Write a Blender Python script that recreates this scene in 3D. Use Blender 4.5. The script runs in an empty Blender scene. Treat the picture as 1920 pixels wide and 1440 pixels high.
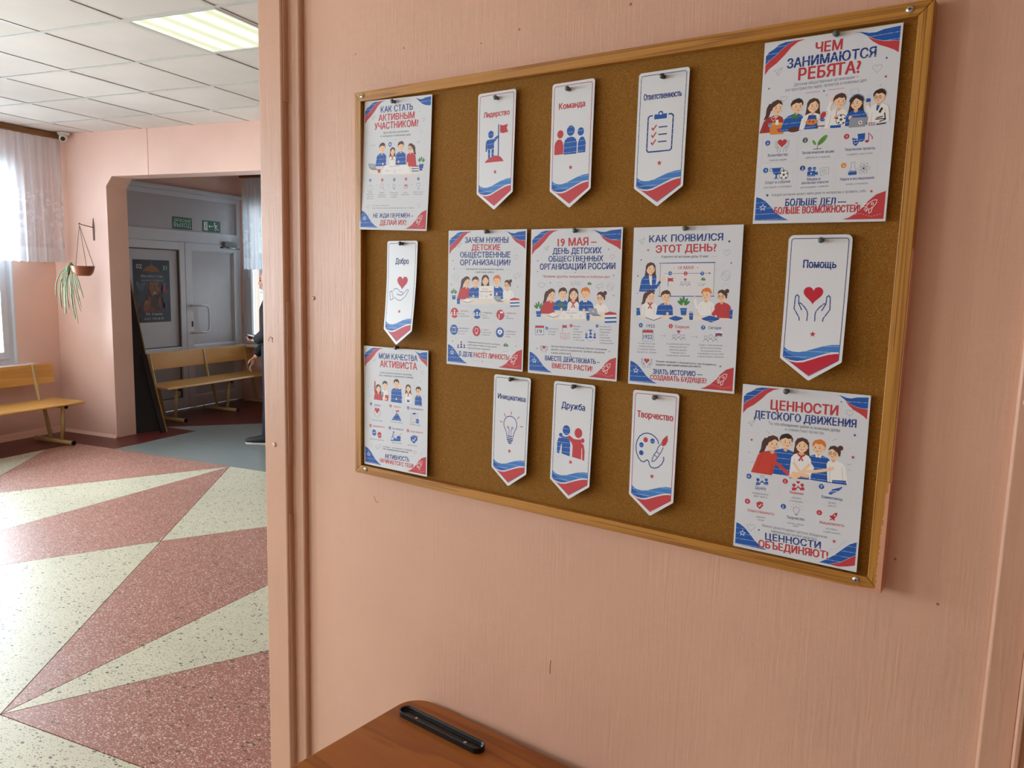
import bpy, bmesh, math, random
import numpy as np
from mathutils import Vector, Matrix
from mathutils.geometry import tessellate_polygon, delaunay_2d_cdt
random.seed(7)
PI = math.pi
SC = bpy.context.scene
COL = SC.collection
# ------------------------------------------------------------------ frames
# board frame: x along the wall with the cork board, y into the wall, z = 0 at the lower edge of the board
# hall frame: u, v along the hall walls (turned by TH), same z.  The floor lies at z = FL, lifted to world 0.
TH = 0.2052; OX, OY = -3.1225, 0.7218
FL = -1.10; LIFT = 1.10; CEIL = 1.72
CT, ST = math.cos(TH), math.sin(TH)
def HW(u, v, z=0.0): return Vector((OX + u*CT - v*ST, OY + u*ST + v*CT, z + LIFT))
def BW(x, y, z=0.0): return Vector((x, y, z + LIFT))
def b2h(x, y):
    dx, dy = x-OX, y-OY
    return (dx*CT+dy*ST, -dx*ST+dy*CT)
# ------------------------------------------------------------------ camera
cam = bpy.data.cameras.new('camera'); camo = bpy.data.objects.new('camera', cam); COL.objects.link(camo)
F_PX, YAW, PITCH, ROLL = 1453.80, -0.60863, -0.13457, 0.02567
cam.sensor_fit = 'HORIZONTAL'; cam.sensor_width = 36.0; cam.lens = F_PX*36.0/1920.0
cam.clip_start = 0.02; cam.clip_end = 200
_F = Vector((math.sin(YAW)*math.cos(PITCH), math.cos(YAW)*math.cos(PITCH), math.sin(PITCH)))
_R = Vector((math.cos(YAW), -math.sin(YAW), 0)); _U = _R.cross(_F)
_R2 = math.cos(ROLL)*_R + math.sin(ROLL)*_U; _U2 = -math.sin(ROLL)*_R + math.cos(ROLL)*_U
M = Matrix((( _R2.x, _U2.x, -_F.x, 0), (_R2.y, _U2.y, -_F.y, 0), (_R2.z, _U2.z, -_F.z, 0), (0,0,0,1)))
M.translation = BW(1.4187, -1.3519, 0.4952)
camo.matrix_world = M
SC.camera = camo
# ------------------------------------------------------------------ view, world, daylight
SC.view_settings.view_transform = 'Standard'; SC.view_settings.look = 'None'
SC.view_settings.exposure = 0.24; SC.view_settings.gamma = 1.0; SC.view_settings.use_curve_mapping = False
SC.cycles.max_bounces = 10; SC.cycles.diffuse_bounces = 6; SC.cycles.transparent_max_bounces = 24
SC.cycles.sample_clamp_indirect = 8.0
W = bpy.data.worlds.new('sky'); SC.world = W; W.use_nodes = True
_bg = W.node_tree.nodes['Background']; _bg.inputs[0].default_value = (0.80, 0.90, 1.0, 1); _bg.inputs[1].default_value = 3.4
def area(name, loc, direction, sx, sy, power, color, portal=False):
    l = bpy.data.lights.new(name, 'AREA'); l.shape = 'RECTANGLE'; l.size = sx; l.size_y = sy
    l.energy = power; l.color = color
    o = bpy.data.objects.new(name, l); COL.objects.link(o); o.location = loc
    o.rotation_euler = Vector(direction).to_track_quat('-Z', 'Y').to_euler()
    if portal: l.cycles.is_portal = True
    return o
EU = Vector((CT, ST, 0)); EV = Vector((-ST, CT, 0))
WIN_V = [(-0.25, 1.80), (-3.05, -1.0), (-5.8, -3.8)]     # windows of the hall's outer wall
P_WIN = [330, 320, 180]
for (_a, _b), _p in zip(WIN_V, P_WIN):
    area('window_daylight', HW(-3.22, (_a+_b)/2, 0.5), EU, 1.75, _b-_a-0.05, _p, (0.83, 0.92, 1.0))
area('vestibule_daylight', HW(-2.2, 5.0, 0.5), -EV, 1.4, 1.75, 10, (0.83, 0.92, 1.0))
P_BACK = 22
for _a, _b in [(-1.6, 0.6)]:
    area('rear_daylight', HW((_a+_b)/2, -6.22, 0.5), EV, _b-_a-0.05, 1.75, P_BACK, (1.0, 0.93, 0.84))
# ------------------------------------------------------------------ materials
def srgb(c):
    def f(v):
        v /= 255.0
        return v/12.92 if v <= 0.04045 else ((v+0.055)/1.055)**2.4
    return (f(c[0]), f(c[1]), f(c[2]), 1.0)
class N:
    def __init__(s, name):
        s.m = bpy.data.materials.new(name); s.m.use_nodes = True
        s.t = s.m.node_tree; s.b = s.t.nodes['Principled BSDF']; s.out = s.t.nodes['Material Output']
    def n(s, typ, **kw):
        x = s.t.nodes.new(typ)
        for k, v in kw.items(): setattr(x, k, v)
        return x
    def l(s, a, b): s.t.links.new(a, b)
    def coord(s, kind='Object', scale=(1,1,1), rot=(0,0,0)):
        tc = s.n('ShaderNodeTexCoord'); mp = s.n('ShaderNodeMapping')
        mp.inputs['Scale'].default_value = scale; mp.inputs['Rotation'].default_value = rot
        s.l(tc.outputs[kind], mp.inputs[0]); return mp.outputs[0]
    def noise(s, vec, scale, detail=2, rough=0.5, dist=0.0):
        x = s.n('ShaderNodeTexNoise'); x.inputs['Scale'].default_value = scale
        x.inputs['Detail'].default_value = detail; x.inputs['Roughness'].default_value = rough
        x.inputs['Distortion'].default_value = dist; s.l(vec, x.inputs['Vector']); return x.outputs['Fac']
    def voro(s, vec, scale, feature='F1', rnd=1.0):
        x = s.n('ShaderNodeTexVoronoi', feature=feature); x.inputs['Scale'].default_value = scale
        x.inputs['Randomness'].default_value = rnd; s.l(vec, x.inputs['Vector']); return x
    def ramp(s, fac, stops, interp='LINEAR'):
        x = s.n('ShaderNodeValToRGB'); x.color_ramp.interpolation = interp
        e = x.color_ramp.elements
        while len(e) > 1: e.remove(e[-1])
        e[0].position = stops[0][0]; e[0].color = stops[0][1]
        for p, c in stops[1:]:
            q = e.new(p); q.color = c
        s.l(fac, x.inputs[0]); return x.outputs[0]
    def mix(s, fac, a, b, mode='MIX'):
        x = s.n('ShaderNodeMix', data_type='RGBA', blend_type=mode)
        for sock, v in ((x.inputs[0], fac), (x.inputs[6], a), (x.inputs[7], b)):
            if isinstance(v, (float, int)): sock.default_value = v
            elif isinstance(v, tuple): sock.default_value = v
            else: s.l(v, sock)
        return x.outputs[2]
    def math(s, op, a, b=0.0):
        x = s.n('ShaderNodeMath', operation=op)
        for i, v in enumerate((a, b)):
            if isinstance(v, (float, int)): x.inputs[i].default_value = v
            else: s.l(v, x.inputs[i])
        return x.outputs[0]
    def bump(s, h, strength=0.2, dist=0.01, normal=None):
        x = s.n('ShaderNodeBump'); x.inputs['Strength'].default_value = strength; x.inputs['Distance'].default_value = dist
        s.l(h, x.inputs['Height'])
        if normal is not None: s.l(normal, x.inputs['Normal'])
        return x.outputs[0]
    def set(s, color=None, rough=None, metal=None, normal=None, spec=None):
        if color is not None:
            if isinstance(color, tuple): s.b.inputs['Base Color'].default_value = color
            else: s.l(color, s.b.inputs['Base Color'])
        if rough is not None:
            if isinstance(rough, (float, int)): s.b.inputs['Roughness'].default_value = rough
            else: s.l(rough, s.b.inputs['Roughness'])
        if metal is not None: s.b.inputs['Metallic'].default_value = metal
        if spec is not None: s.b.inputs['Specular IOR Level'].default_value = spec
        if normal is not None: s.l(normal, s.b.inputs['Normal'])
        return s.m
def plain(name, c, rough=0.5, metal=0.0, var=0.06, scale=8.0, spec=0.5):
    s = N(name); v = s.coord()
    f = s.noise(v, scale, 3)
    a = srgb(c); d = tuple(min(1, x*(1-var)) for x in a[:3])+(1,); e = tuple(min(1, x*(1+var)) for x in a[:3])+(1,)
    return s.set(s.ramp(f, [(0.3, d), (0.7, e)]), rough, metal, spec=spec)
def painted(name, c, strokes=0.35, spots=True, rough=0.42, scale_s=1.0):
    s = N(name); v = s.coord(); a = srgb(c)
    big = s.noise(v, 1.6, 3, 0.55)
    col = s.ramp(big, [(0.3, tuple(x*0.93 for x in a[:3])+(1,)), (0.7, tuple(min(1, x*1.05) for x in a[:3])+(1,))])
    if spots:
        m = s.noise(v, 9.0, 5, 0.7)
        col = s.mix(s.math('MULTIPLY', s.ramp(m, [(0.62, (0,0,0,1)), (0.78, (1,1,1,1))]), 0.16), col, tuple(x*0.62 for x in a[:3])+(1,))
    sv = s.coord(scale=(150*scale_s, 150*scale_s, 7*scale_s))
    st = s.noise(sv, 1.0, 3, 0.6)
    fine = s.noise(v, 260, 2, 0.6)
    lump = s.noise(v, 14, 3, 0.5)
    h = s.math('ADD', s.math('MULTIPLY', st, strokes), s.math('ADD', s.math('MULTIPLY', fine, 0.22), s.math('MULTIPLY', lump, 1.1)))
    return s.set(col, rough, normal=s.bump(h, 0.36, 0.0022), spec=0.35)
def wood(name, light, dark, axis=0, scale=1.0, rough=0.4, bands=9.0, freq=34, along=1.2):
    s = N(name)
    sc = [freq*scale]*3; sc[axis] = along*scale
    n1 = s.noise(s.coord(scale=tuple(sc)), 1.0, 2, 0.45, 0.15)
    w = s.math('FRACT', s.math('MULTIPLY', n1, bands))
    sc2 = [420*scale, 420*scale, 420*scale]; sc2[axis] = 9*scale
    fib = s.noise(s.coord(scale=tuple(sc2)), 1.0, 2, 0.6)
    a, b = srgb(light), srgb(dark)
    mid = tuple((a[i]*0.72+b[i]*0.28) for i in range(3))+(1,)
    col = s.ramp(w, [(0.0, a), (0.55, mid), (0.84, b), (0.92, mid), (1.0, a)])
    col = s.mix(s.math('MULTIPLY', fib, 0.4), col, b)
    big = s.noise(s.coord(), 5, 2)
    col = s.mix(s.math('MULTIPLY', big, 0.25), col, b)
    return s.set(col, rough, normal=s.bump(fib, 0.12, 0.001))
def terrazzo(name, base, chips, dens=0.55, scale=1.0, rough=0.40):
    s = N(name); v0 = s.coord()
    nz = s.n('ShaderNodeTexNoise'); nz.inputs['Scale'].default_value = 60*scale; s.l(v0, nz.inputs['Vector'])
    dv = s.n('ShaderNodeVectorMath', operation='SCALE'); s.l(nz.outputs['Color'], dv.inputs[0]); dv.inputs['Scale'].default_value = 0.012/scale
    av = s.n('ShaderNodeVectorMath', operation='ADD'); s.l(v0, av.inputs[0]); s.l(dv.outputs[0], av.inputs[1]); v = av.outputs[0]
    b = srgb(base)
    big = s.noise(v0, 2.2, 4, 0.6)
    col = s.ramp(big, [(0.3, tuple(x*0.94 for x in b[:3])+(1,)), (0.7, tuple(min(1, x*1.05) for x in b[:3])+(1,))])
    for k, (cc, sc, thr, rad) in enumerate(chips):
        mp = s.n('ShaderNodeMapping'); mp.inputs['Location'].default_value = (3.1*k, 1.7*k, 0); mp.inputs['Rotation'].default_value = (0, 0, 0.8*k)
        mp.inputs['Scale'].default_value = (1.0, 1.7, 1.0); s.l(v, mp.inputs[0])
        vo = s.voro(mp.outputs[0], sc*scale)
        sep = s.n('ShaderNodeSeparateColor'); s.l(vo.outputs['Color'], sep.inputs[0])
        on = s.math('GREATER_THAN', sep.outputs[0], thr)
        rr = s.math('MULTIPLY', sep.outputs[1], rad)
        near = s.math('LESS_THAN', vo.outputs['Distance'], rr)
        col = s.mix(s.math('MULTIPLY', s.math('MULTIPLY', on, near), 0.9), col, srgb(cc))
    return s.set(col, rough, spec=0.28)
def cork_mat():
    s = N('cork'); v = s.coord()
    base = s.ramp(s.noise(v, 1.4, 2), [(0.3, srgb((140, 92, 29))), (0.7, srgb((153, 103, 36)))])
    vo = s.voro(v, 900); sep = s.n('ShaderNodeSeparateColor'); s.l(vo.outputs['Color'], sep.inputs[0])
    g = s.ramp(sep.outputs[0], [(0.0, srgb((92, 55, 12))), (0.2, srgb((126, 81, 20))), (0.5, srgb((140, 93, 27))), (0.88, srgb((156, 109, 37))), (1.0, srgb((183, 142, 68)))])
    col = s.mix(0.55, base, g)
    gr = s.noise(v, 1300, 2, 0.7)
    col = s.mix(s.math('MULTIPLY', s.ramp(gr, [(0.55, (0,0,0,1)), (0.72, (1,1,1,1))]), 0.5), col, srgb((81, 48, 10)))
    cl = s.noise(v, 230, 3, 0.65)
    col = s.mix(s.math('MULTIPLY', s.ramp(cl, [(0.5, (0,0,0,1)), (0.75, (1,1,1,1))]), 0.4), col, srgb((112, 70, 17)))
    return s.set(col, 0.8, normal=s.bump(s.noise(v, 500, 3, 0.7), 0.5, 0.0012), spec=0.2)
def ink_mat(name, streak):
    s = N(name); at = s.n('ShaderNodeVertexColor', layer_name='Col'); col = at.outputs['Color']
    if streak:
        uv = s.n('ShaderNodeUVMap', uv_map='sheet'); sp = s.n('ShaderNodeSeparateXYZ'); s.l(uv.outputs[0], sp.inputs[0])
        # printer banding: thin unprinted lines about every 10 mm
        yy = s.math('ADD', sp.outputs[1], s.math('MULTIPLY', sp.outputs[0], 0.035))
        fr = s.math('FRACT', s.math('DIVIDE', yy, 9.7))
        ln = s.math('LESS_THAN', fr, 0.062)
        cmb = s.n('ShaderNodeCombineXYZ'); s.l(sp.outputs[0], cmb.inputs[0]); s.l(sp.outputs[1], cmb.inputs[1])
        nn = s.ramp(s.noise(cmb.outputs[0], 0.22, 2), [(0.36, (0.25,)*3+(1,)), (0.55, (1,1,1,1))])
        col = s.mix(s.math('MULTIPLY', ln, s.math('MULTIPLY', nn, 0.85)), col, srgb((225, 222, 225)))
    return s.set(col, 0.45, spec=0.35)
def curtain_mat(name, tint=(240, 245, 252), v0=0.6):
    s = N(name); v = s.coord(); s.t.nodes.remove(s.b)
    # embroidered band: swirly petals denser than the sheer ground; scallop hem denser
    sp = s.n('ShaderNodeSeparateXYZ'); s.l(v, sp.inputs[0]); z = sp.outputs[2]
    vo = s.voro(s.coord(scale=(1, 1, 1.0)), 16.0, 'SMOOTH_F1'); ns = s.noise(v, 22, 3, 0.6, 1.5)
    petals = s.math('MULTIPLY', s.ramp(vo.outputs['Distance'], [(0.30, (1,1,1,1)), (0.42, (0,0,0,1))]), s.ramp(ns, [(0.42, (0,0,0,1)), (0.5, (1,1,1,1))]))
    band = s.ramp(z, [(0.0, (0.9,)*3+(1,)), (0.105, (0.85,)*3+(1,)), (0.125, (0.12,)*3+(1,)), (0.26, (0.35,)*3+(1,)), (0.36, (1,1,1,1)), (0.56, (1,1,1,1)), (0.68, (0,0,0,1))])
    dens = s.math('MULTIPLY', petals, band)
    hem = s.ramp(z, [(0.0, (0.45,)*3+(1,)), (0.125, (0.42,)*3+(1,)), (0.15, (0,0,0,1))])
    fold = s.noise(s.coord(scale=(26, 26, 1.4)), 1.0, 2)
    alpha = s.math('ADD', s.math('MULTIPLY', dens, 0.36), s.math('ADD', s.math('MULTIPLY', hem, 0.5), s.ramp(fold, [(0.3, (0.66,)*3+(1,)), (0.7, (0.90,)*3+(1,))])))
    alpha = s.math('MINIMUM', alpha, 0.97)
    d = s.n('ShaderNodeBsdfDiffuse'); d.inputs[0].default_value = srgb(tint)
    t = s.n('ShaderNodeBsdfTranslucent'); t.inputs[0].default_value = srgb(tint)
    m1 = s.n('ShaderNodeMixShader'); m1.inputs[0].default_value = 0.5; s.l(d.outputs[0], m1.inputs[1]); s.l(t.outputs[0], m1.inputs[2])
    tr = s.n('ShaderNodeBsdfTransparent')
    m2 = s.n('ShaderNodeMixShader'); s.l(alpha, m2.inputs[0]); s.l(tr.outputs[0], m2.inputs[1]); s.l(m1.outputs[0], m2.inputs[2])
    s.l(m2.outputs[0], s.out.inputs[0]); return s.m
def glass_mat():
    s = N('window_glass'); s.t.nodes.remove(s.b)
    tr = s.n('ShaderNodeBsdfTransparent'); tr.inputs[0].default_value = (0.96, 0.98, 0.98, 1)
    gl = s.n('ShaderNodeBsdfGlossy'); gl.inputs['Roughness'].default_value = 0.02
    fr = s.n('ShaderNodeFresnel'); fr.inputs[0].default_value = 1.45
    m = s.n('ShaderNodeMixShader'); s.l(fr.outputs[0], m.inputs[0]); s.l(tr.outputs[0], m.inputs[1]); s.l(gl.outputs[0], m.inputs[2])
    s.l(m.outputs[0], s.out.inputs[0]); return s.m
def lamp_mat():
    s = N('lit_diffuser'); v = s.coord(); sp = s.n('ShaderNodeSeparateXYZ'); s.l(v, sp.inputs[0])
    wv = s.math('COSINE', s.math('MULTIPLY', s.math('ADD', sp.outputs[0], -0.0), 2*PI/0.142))
    ribs = s.math('SINE', s.math('MULTIPLY', sp.outputs[1], 2*PI/0.009))
    f = s.math('ADD', s.math('MULTIPLY', wv, 0.5), 0.5)
    col = s.ramp(f, [(0.0, srgb((222, 230, 176))), (0.55, srgb((240, 246, 208))), (1.0, srgb((255, 255, 244)))])
    st = s.math('ADD', s.math('MULTIPLY', f, 0.34), s.math('ADD', 0.48, s.math('MULTIPLY', ribs, 0.08)))
    s.b.inputs['Emission Strength'].default_value = 1
    s.l(col, s.b.inputs['Emission Color']); s.l(st, s.b.inputs['Emission Strength'])
    return s.set((0.6, 0.6, 0.55, 1), 0.4)
MT = dict(
    wall=painted('salmon_paint', (215, 169, 144), 0.9),
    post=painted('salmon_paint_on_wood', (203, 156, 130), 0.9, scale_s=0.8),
    hallwall=painted('salmon_paint_smooth', (238, 200, 183), 0.25, spots=False),
    lowbounce=painted('brown_to_cut_bounce', (140, 98, 76), 0.25, spots=False),  # invented dark colour, keeps bounced light off the trim side faces
    scuff=plain('dark_paint_scuff', (164, 112, 88), 0.6),
    cork=cork_mat(),
    pine_h=wood('pine_rail_across', (204, 142, 52), (142, 86, 22), 0, 1.0, bands=4, freq=130, along=1.3),
    pine_v=wood('pine_rail_upright', (206, 148, 60), (142, 86, 22), 2, 1.0, bands=4, freq=130, along=1.3),
    paint_drip=plain('dry_paint_smear', (214, 152, 122), 0.5),
    paper=plain('paper', (218, 219, 224), 0.5, var=0.015, scale=4, spec=0.3),
    card=plain('glossy_card', (222, 223, 227), 0.32, var=0.015, scale=4, spec=0.45),
    ink=ink_mat('printed_ink', False), blueink=ink_mat('printed_ink_with_banding', True),
    pin=plain('grey_pin_plastic', (82, 86, 84), 0.25), pin2=plain('dark_pin_plastic', (58, 58, 62), 0.25), pin3=plain('olive_pin_plastic', (96, 100, 78), 0.25),
    steel=plain('zinc_screw', (205, 203, 198), 0.25, 1.0), dark=plain('dark_slot', (20, 20, 22), 0.6),
    desk=wood('varnished_desk_wood', (170, 98, 32), (132, 70, 18), 0, 0.6, rough=0.34, bands=4, freq=22, along=2.4),
    blackplastic=plain('black_plastic', (14, 14, 16), 0.28),
    tubegrey=plain('grey_powder_coat', (120, 120, 122), 0.4),
    ceil=painted('ceiling_tile_board', (220, 210, 200), 0.0, spots=False, rough=0.8),
    grid=plain('white_grid_metal', (206, 203, 196), 0.45), gap=plain('dark_gap', (60, 56, 52), 0.9),
    plaster=plain('plaster_ceiling', (200, 196, 190), 0.8),
    lamp=lamp_mat(),
    pvc=plain('white_plastic_frame', (216, 218, 224), 0.35, var=0.02), pvcd=plain('white_door_panel', (192, 190, 194), 0.45, var=0.02),
    rubber=plain('grey_gasket', (92, 92, 96), 0.6), glass=glass_mat(),
    tr_red=terrazzo('red_terrazzo', (158, 104, 90), [((226, 200, 186), 95, 0.35, 0.5), ((220, 190, 174), 190, 0.35, 0.6), ((84, 78, 66), 42, 0.80, 0.42)]),
    tr_cream=terrazzo('cream_terrazzo', (208, 201, 176), [((104, 108, 98), 85, 0.5, 0.42), ((132, 134, 120), 170, 0.45, 0.55), ((78, 84, 74), 42, 0.68, 0.42)]),
    tr_grey=terrazzo('grey_terrazzo', (132, 140, 138), [((168, 174, 170), 95, 0.6, 0.4), ((96, 104, 102), 150, 0.6, 0.4)], rough=0.3),
    tr_dark=terrazzo('oxblood_terrazzo', (98, 42, 38), [((124, 70, 62), 110, 0.7, 0.35)], rough=0.3),
    strip=plain('dark_divider_strip', (92, 84, 78), 0.4),
    ply=wood('clear_lacquered_plywood', (222, 168, 92), (200, 144, 70), 1, 0.5, rough=0.35, bands=2.5, freq=16),
    tube=plain('ochre_tube_paint', (188, 160, 104), 0.35),
    fabricdark=plain('black_jacket_cloth', (22, 22, 26), 0.85), jeans=plain('dark_navy_trouser_cloth', (26, 34, 54), 0.85),
    shoe=plain('dark_shoe_upper', (26, 28, 36), 0.6), sole=plain('white_rubber_sole', (222, 218, 210), 0.5),
    skin=plain('skin', (214, 158, 132), 0.5, var=0.04), hair=plain('short_grey_hair', (92, 82, 76), 0.8), eye=plain('dark_eye', (36, 28, 26), 0.2), brow=plain('eyebrow', (60, 46, 40), 0.8),
    rodbrown=plain('brown_curtain_board', (124, 82, 40), 0.45), curtain=curtain_mat('sheer_lace_curtain'),
    terracotta=plain('brown_planter_plastic', (148, 84, 56), 0.4), soil=plain('soil', (50, 36, 28), 0.9),
    wire=plain('thin_brown_wire', (96, 74, 62), 0.5), leaf=plain('leaf_green', (92, 124, 76), 0.45, var=0.2), leafw=plain('leaf_cream_edge', (206, 212, 176), 0.5),
    hardboard=plain('dark_hardboard', (26, 18, 14), 0.6), moulding=plain('gilt_moulding', (150, 112, 52), 0.4),
    signgreen=plain('sign_green', (0, 104, 66), 0.4), signwhite=plain('sign_white', (236, 240, 236), 0.5),
    camwhite=plain('camera_white', (228, 226, 222), 0.35),
    facade=plain('pale_facade', (206, 204, 196), 0.8), teal=plain('teal_paint', (64, 190, 170), 0.5), ground=plain('pale_asphalt', (150, 150, 146), 0.9), pane=plain('dark_pane', (96, 106, 116), 0.2),
    phone=plain('phone_glass', (12, 12, 16), 0.12),
)
# ------------------------------------------------------------------ geometry kit
class MB:
    def __init__(s, mat=0): s.v = []; s.f = []; s.m = []; s.sm = []
    def add(s, vs, fs, mi=0, smooth=False):
        o = len(s.v); s.v += [tuple(x) for x in vs]; s.f += [tuple(i+o for i in f) for f in fs]
        s.m += [mi]*len(fs); s.sm += [smooth]*len(fs); return s
    def box(s, x0, x1, y0, y1, z0, z1, mi=0):
        vs = [(x, y, z) for x in (x0, x1) for y in (y0, y1) for z in (z0, z1)]
        return s.add(vs, [(0,1,3,2), (4,6,7,5), (0,4,5,1), (2,3,7,6), (0,2,6,4), (1,5,7,3)], mi)
    def prism(s, poly, axis, a, b, mi=0, smooth=False):
        n = len(poly)
        def P(p, t):
            return (t, p[0], p[1]) if axis == 0 else ((p[0], t, p[1]) if axis == 1 else (p[0], p[1], t))
        vs = [P(p, a) for p in poly]+[P(p, b) for p in poly]
        s.add(vs, [tuple(range(n))[::-1], tuple(range(n, 2*n))], mi)
        s.add(vs, [(i, (i+1) % n, n+(i+1) % n, n+i) for i in range(n)], mi, smooth); return s
    def tube(s, pts, r, seg=10, mi=0, cap=True, smooth=True):
        pts = [Vector(p) for p in pts]; n = len(pts); rs = r if isinstance(r, (list, tuple)) else [r]*n
        vs = []; up = None
        for i, p in enumerate(pts):
            d = (pts[min(i+1, n-1)]-pts[max(i-1, 0)]).normalized()
            if up is None:
                up = d.cross(Vector((0, 0, 1)))
                if up.length < 1e-3: up = d.cross(Vector((1, 0, 0)))
            up = (up - d*up.dot(d)).normalized(); w = d.cross(up)
            for k in range(seg):
                a = 2*PI*k/seg; vs.append(p + (up*math.cos(a)+w*math.sin(a))*rs[i])
        fs = [(i*seg+k, i*seg+(k+1) % seg, (i+1)*seg+(k+1) % seg, (i+1)*seg+k) for i in range(n-1) for k in range(seg)]
        s.add(vs, fs, mi, smooth)
        if cap: s.add([vs[k] for k in range(seg)], [tuple(range(seg))[::-1]], mi); s.add([vs[(n-1)*seg+k] for k in range(seg)], [tuple(range(seg))], mi)
        return s
    def lathe(s, prof, c, seg=24, axis='z', mi=0, smooth=True):
        c = Vector(c); vs = []
        for (r, h) in prof:
            for k in range(seg):
                a = 2*PI*k/seg; x, y = r*math.cos(a), r*math.sin(a)
                vs.append(c + (Vector((x, y, h)) if axis == 'z' else (Vector((x, h, y)) if axis == 'y' else Vector((h, x, y)))))
        n = len(prof)
        s.add(vs, [(i*seg+k, i*seg+(k+1) % seg, (i+1)*seg+(k+1) % seg, (i+1)*seg+k) for i in range(n-1) for k in range(seg)], mi, smooth)
        for j, rev in ((0, True), (n-1, False)):
            if prof[j][0] > 1e-6:
                q = tuple(range(seg)); s.add([vs[j*seg+k] for k in range(seg)], [q[::-1] if rev else q], mi)
        return s
    def ball(s, c, rx, ry=None, rz=None, seg=16, rings=10, mi=0):
        ry = ry or rx; rz = rz or rx; vs = []; c = Vector(c)
        for i in range(rings+1):
            t = PI*i/rings
            for k in range(seg):
                a = 2*PI*k/seg; vs.append(c+Vector((rx*math.sin(t)*math.cos(a), ry*math.sin(t)*math.sin(a), rz*math.cos(t))))
        fs = [(i*seg+k, (i+1)*seg+k, (i+1)*seg+(k+1) % seg, i*seg+(k+1) % seg) for i in range(rings) for k in range(seg)]
        return s.add(vs, fs, mi, True)
    def mesh(s, name, mats, bevel=0.0, base=(0, 0, 0), seg=2, weld=False):
        me = bpy.data.meshes.new(name); b = Vector(base)
        me.from_pydata([tuple(Vector(p)-b) for p in s.v], [], s.f)
        for m in (mats if isinstance(mats, (list, tuple)) else [mats]): me.materials.append(m)
        me.polygons.foreach_set('material_index', s.m); me.polygons.foreach_set('use_smooth', s.sm)
        bm = bmesh.new(); bm.from_mesh(me)
        bmesh.ops.remove_doubles(bm, verts=bm.verts, dist=1e-6)
        bmesh.ops.dissolve_degenerate(bm, edges=bm.edges, dist=1e-7)
        bmesh.ops.recalc_face_normals(bm, faces=bm.faces)
        if bevel > 0:
            es = [e for e in bm.edges if len(e.link_faces) == 2 and e.calc_face_angle(0) > 0.6]
            bmesh.ops.bevel(bm, geom=es, offset=bevel, segments=seg, profile=0.5, affect='EDGES', clamp_overlap=True)
        bm.to_mesh(me); bm.free(); me.update(); return me
def put(name, me, loc=(0, 0, 0), rot=0.0, parent=None):
    o = bpy.data.objects.new(name, me); COL.objects.link(o)
    if parent is not None: o.parent = parent; o.location = loc
    else: o.location = loc; o.rotation_euler = (0, 0, rot)
    return o
def tag(o, label, cat, group=None):
    o['label'] = label; o['category'] = cat
    if group: o['group'] = group
    return o
class Thing:
    """an Empty at the base of the thing; parts are built in hall ('H') or board ('B') coordinates"""
    def __init__(s, name, label, cat, base, fr='H', group=None, kind=None):
        s.base = Vector(base); s.fr = fr
        s.root = bpy.data.objects.new(name, None); COL.objects.link(s.root)
        s.root.location = HW(*base) if fr == 'H' else BW(*base)
        s.root.rotation_euler = (0, 0, TH if fr == 'H' else 0)
        s.root.empty_display_size = 0.1
        if kind: s.root['kind'] = kind
        else: tag(s.root, label, cat, group)
    def part(s, name, mb, mat, parent=None, bevel=0.0, label=None, seg=2):
        o = put(name, mb.mesh(name, mat, bevel, s.base, seg), parent=parent or s.root)
        if label: o['label'] = label
        return o
def solo(name, mb, mat, label, cat, base, fr='H', group=None, kind=None, bevel=0.0, seg=2):
    o = put(name, mb.mesh(name, mat, bevel, base, seg), HW(*base) if fr == 'H' else BW(*base), TH if fr == 'H' else 0)
    if kind: o['kind'] = kind
    else: tag(o, label, cat, group)
    return o
def struct(name, mb, mat, base=(0, 0, 0), fr='H', bevel=0.0):
    return solo(name, mb, mat, None, None, base, fr, kind='structure', bevel=bevel)
def box(*a): return MB().box(*a)
def copy_tree(o, parent=None):
    c = o.copy(); COL.objects.link(c)
    if parent is not None: c.parent = parent
    for ch in list(o.children): copy_tree(ch, c)
    return c
# ================================================================== SETTING
UW = -2.98; VA = 2.222; VA2 = 2.442; VF = 4.72; UR = 7.8; VB = -6.1
# ---- floor: slab + inlaid terrazzo panels
fl = struct('floor', box(UW-0.2, UR+0.2, VB-0.2, VF+0.2, FL-0.12, FL-0.012), MT['strip'])
def clip(poly, a, b, c):
    out = []
    for i in range(len(poly)):
        p, q = poly[i], poly[(i+1) % len(poly)]
        dp, dq = a*p[0]+b*p[1]-c, a*q[0]+b*q[1]-c
        if dp <= 0: out.append(p)
        if (dp < 0 < dq) or (dq < 0 < dp):
            t = dp/(dp-dq); out.append((p[0]+t*(q[0]-p[0]), p[1]+t*(q[1]-p[1])))
    return out
def left_of(poly, p, q, sign, gap=0.0022):
    # keep the side of line p->q given by sign (+1 = left)
    nx, ny = -(q[1]-p[1]), q[0]-p[0]; L = math.hypot(nx, ny); nx, ny = nx/L, ny/L
    if sign > 0: nx, ny = -nx, -ny
    return clip(poly, nx, ny, nx*p[0]+ny*p[1]-gap)
def area2(p): return abs(sum(p[i][0]*p[(i+1) % len(p)][1]-p[(i+1) % len(p)][0]*p[i][1] for i in range(len(p))))/2
def slab(poly, mat):
    if len(poly) < 3 or area2(poly) < 0.004: return
    cx = sum(p[0] for p in poly)/len(poly); cy = sum(p[1] for p in poly)/len(poly)
    o = put('terrazzo_panel', MB().prism(poly, 2, FL-0.02, FL).mesh('terrazzo_panel', mat, 0, (0, 0, 0)), parent=fl)
    return o
A = (-0.559, 1.884); S = (1.345, -1.281); X = (0.389, 0.315)
ROOM = [(UW, VB), (UR, VB), (UR, VF), (UW, VF)]
V1 = 1.89; BU = -2.372; BU2 = -1.89
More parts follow.
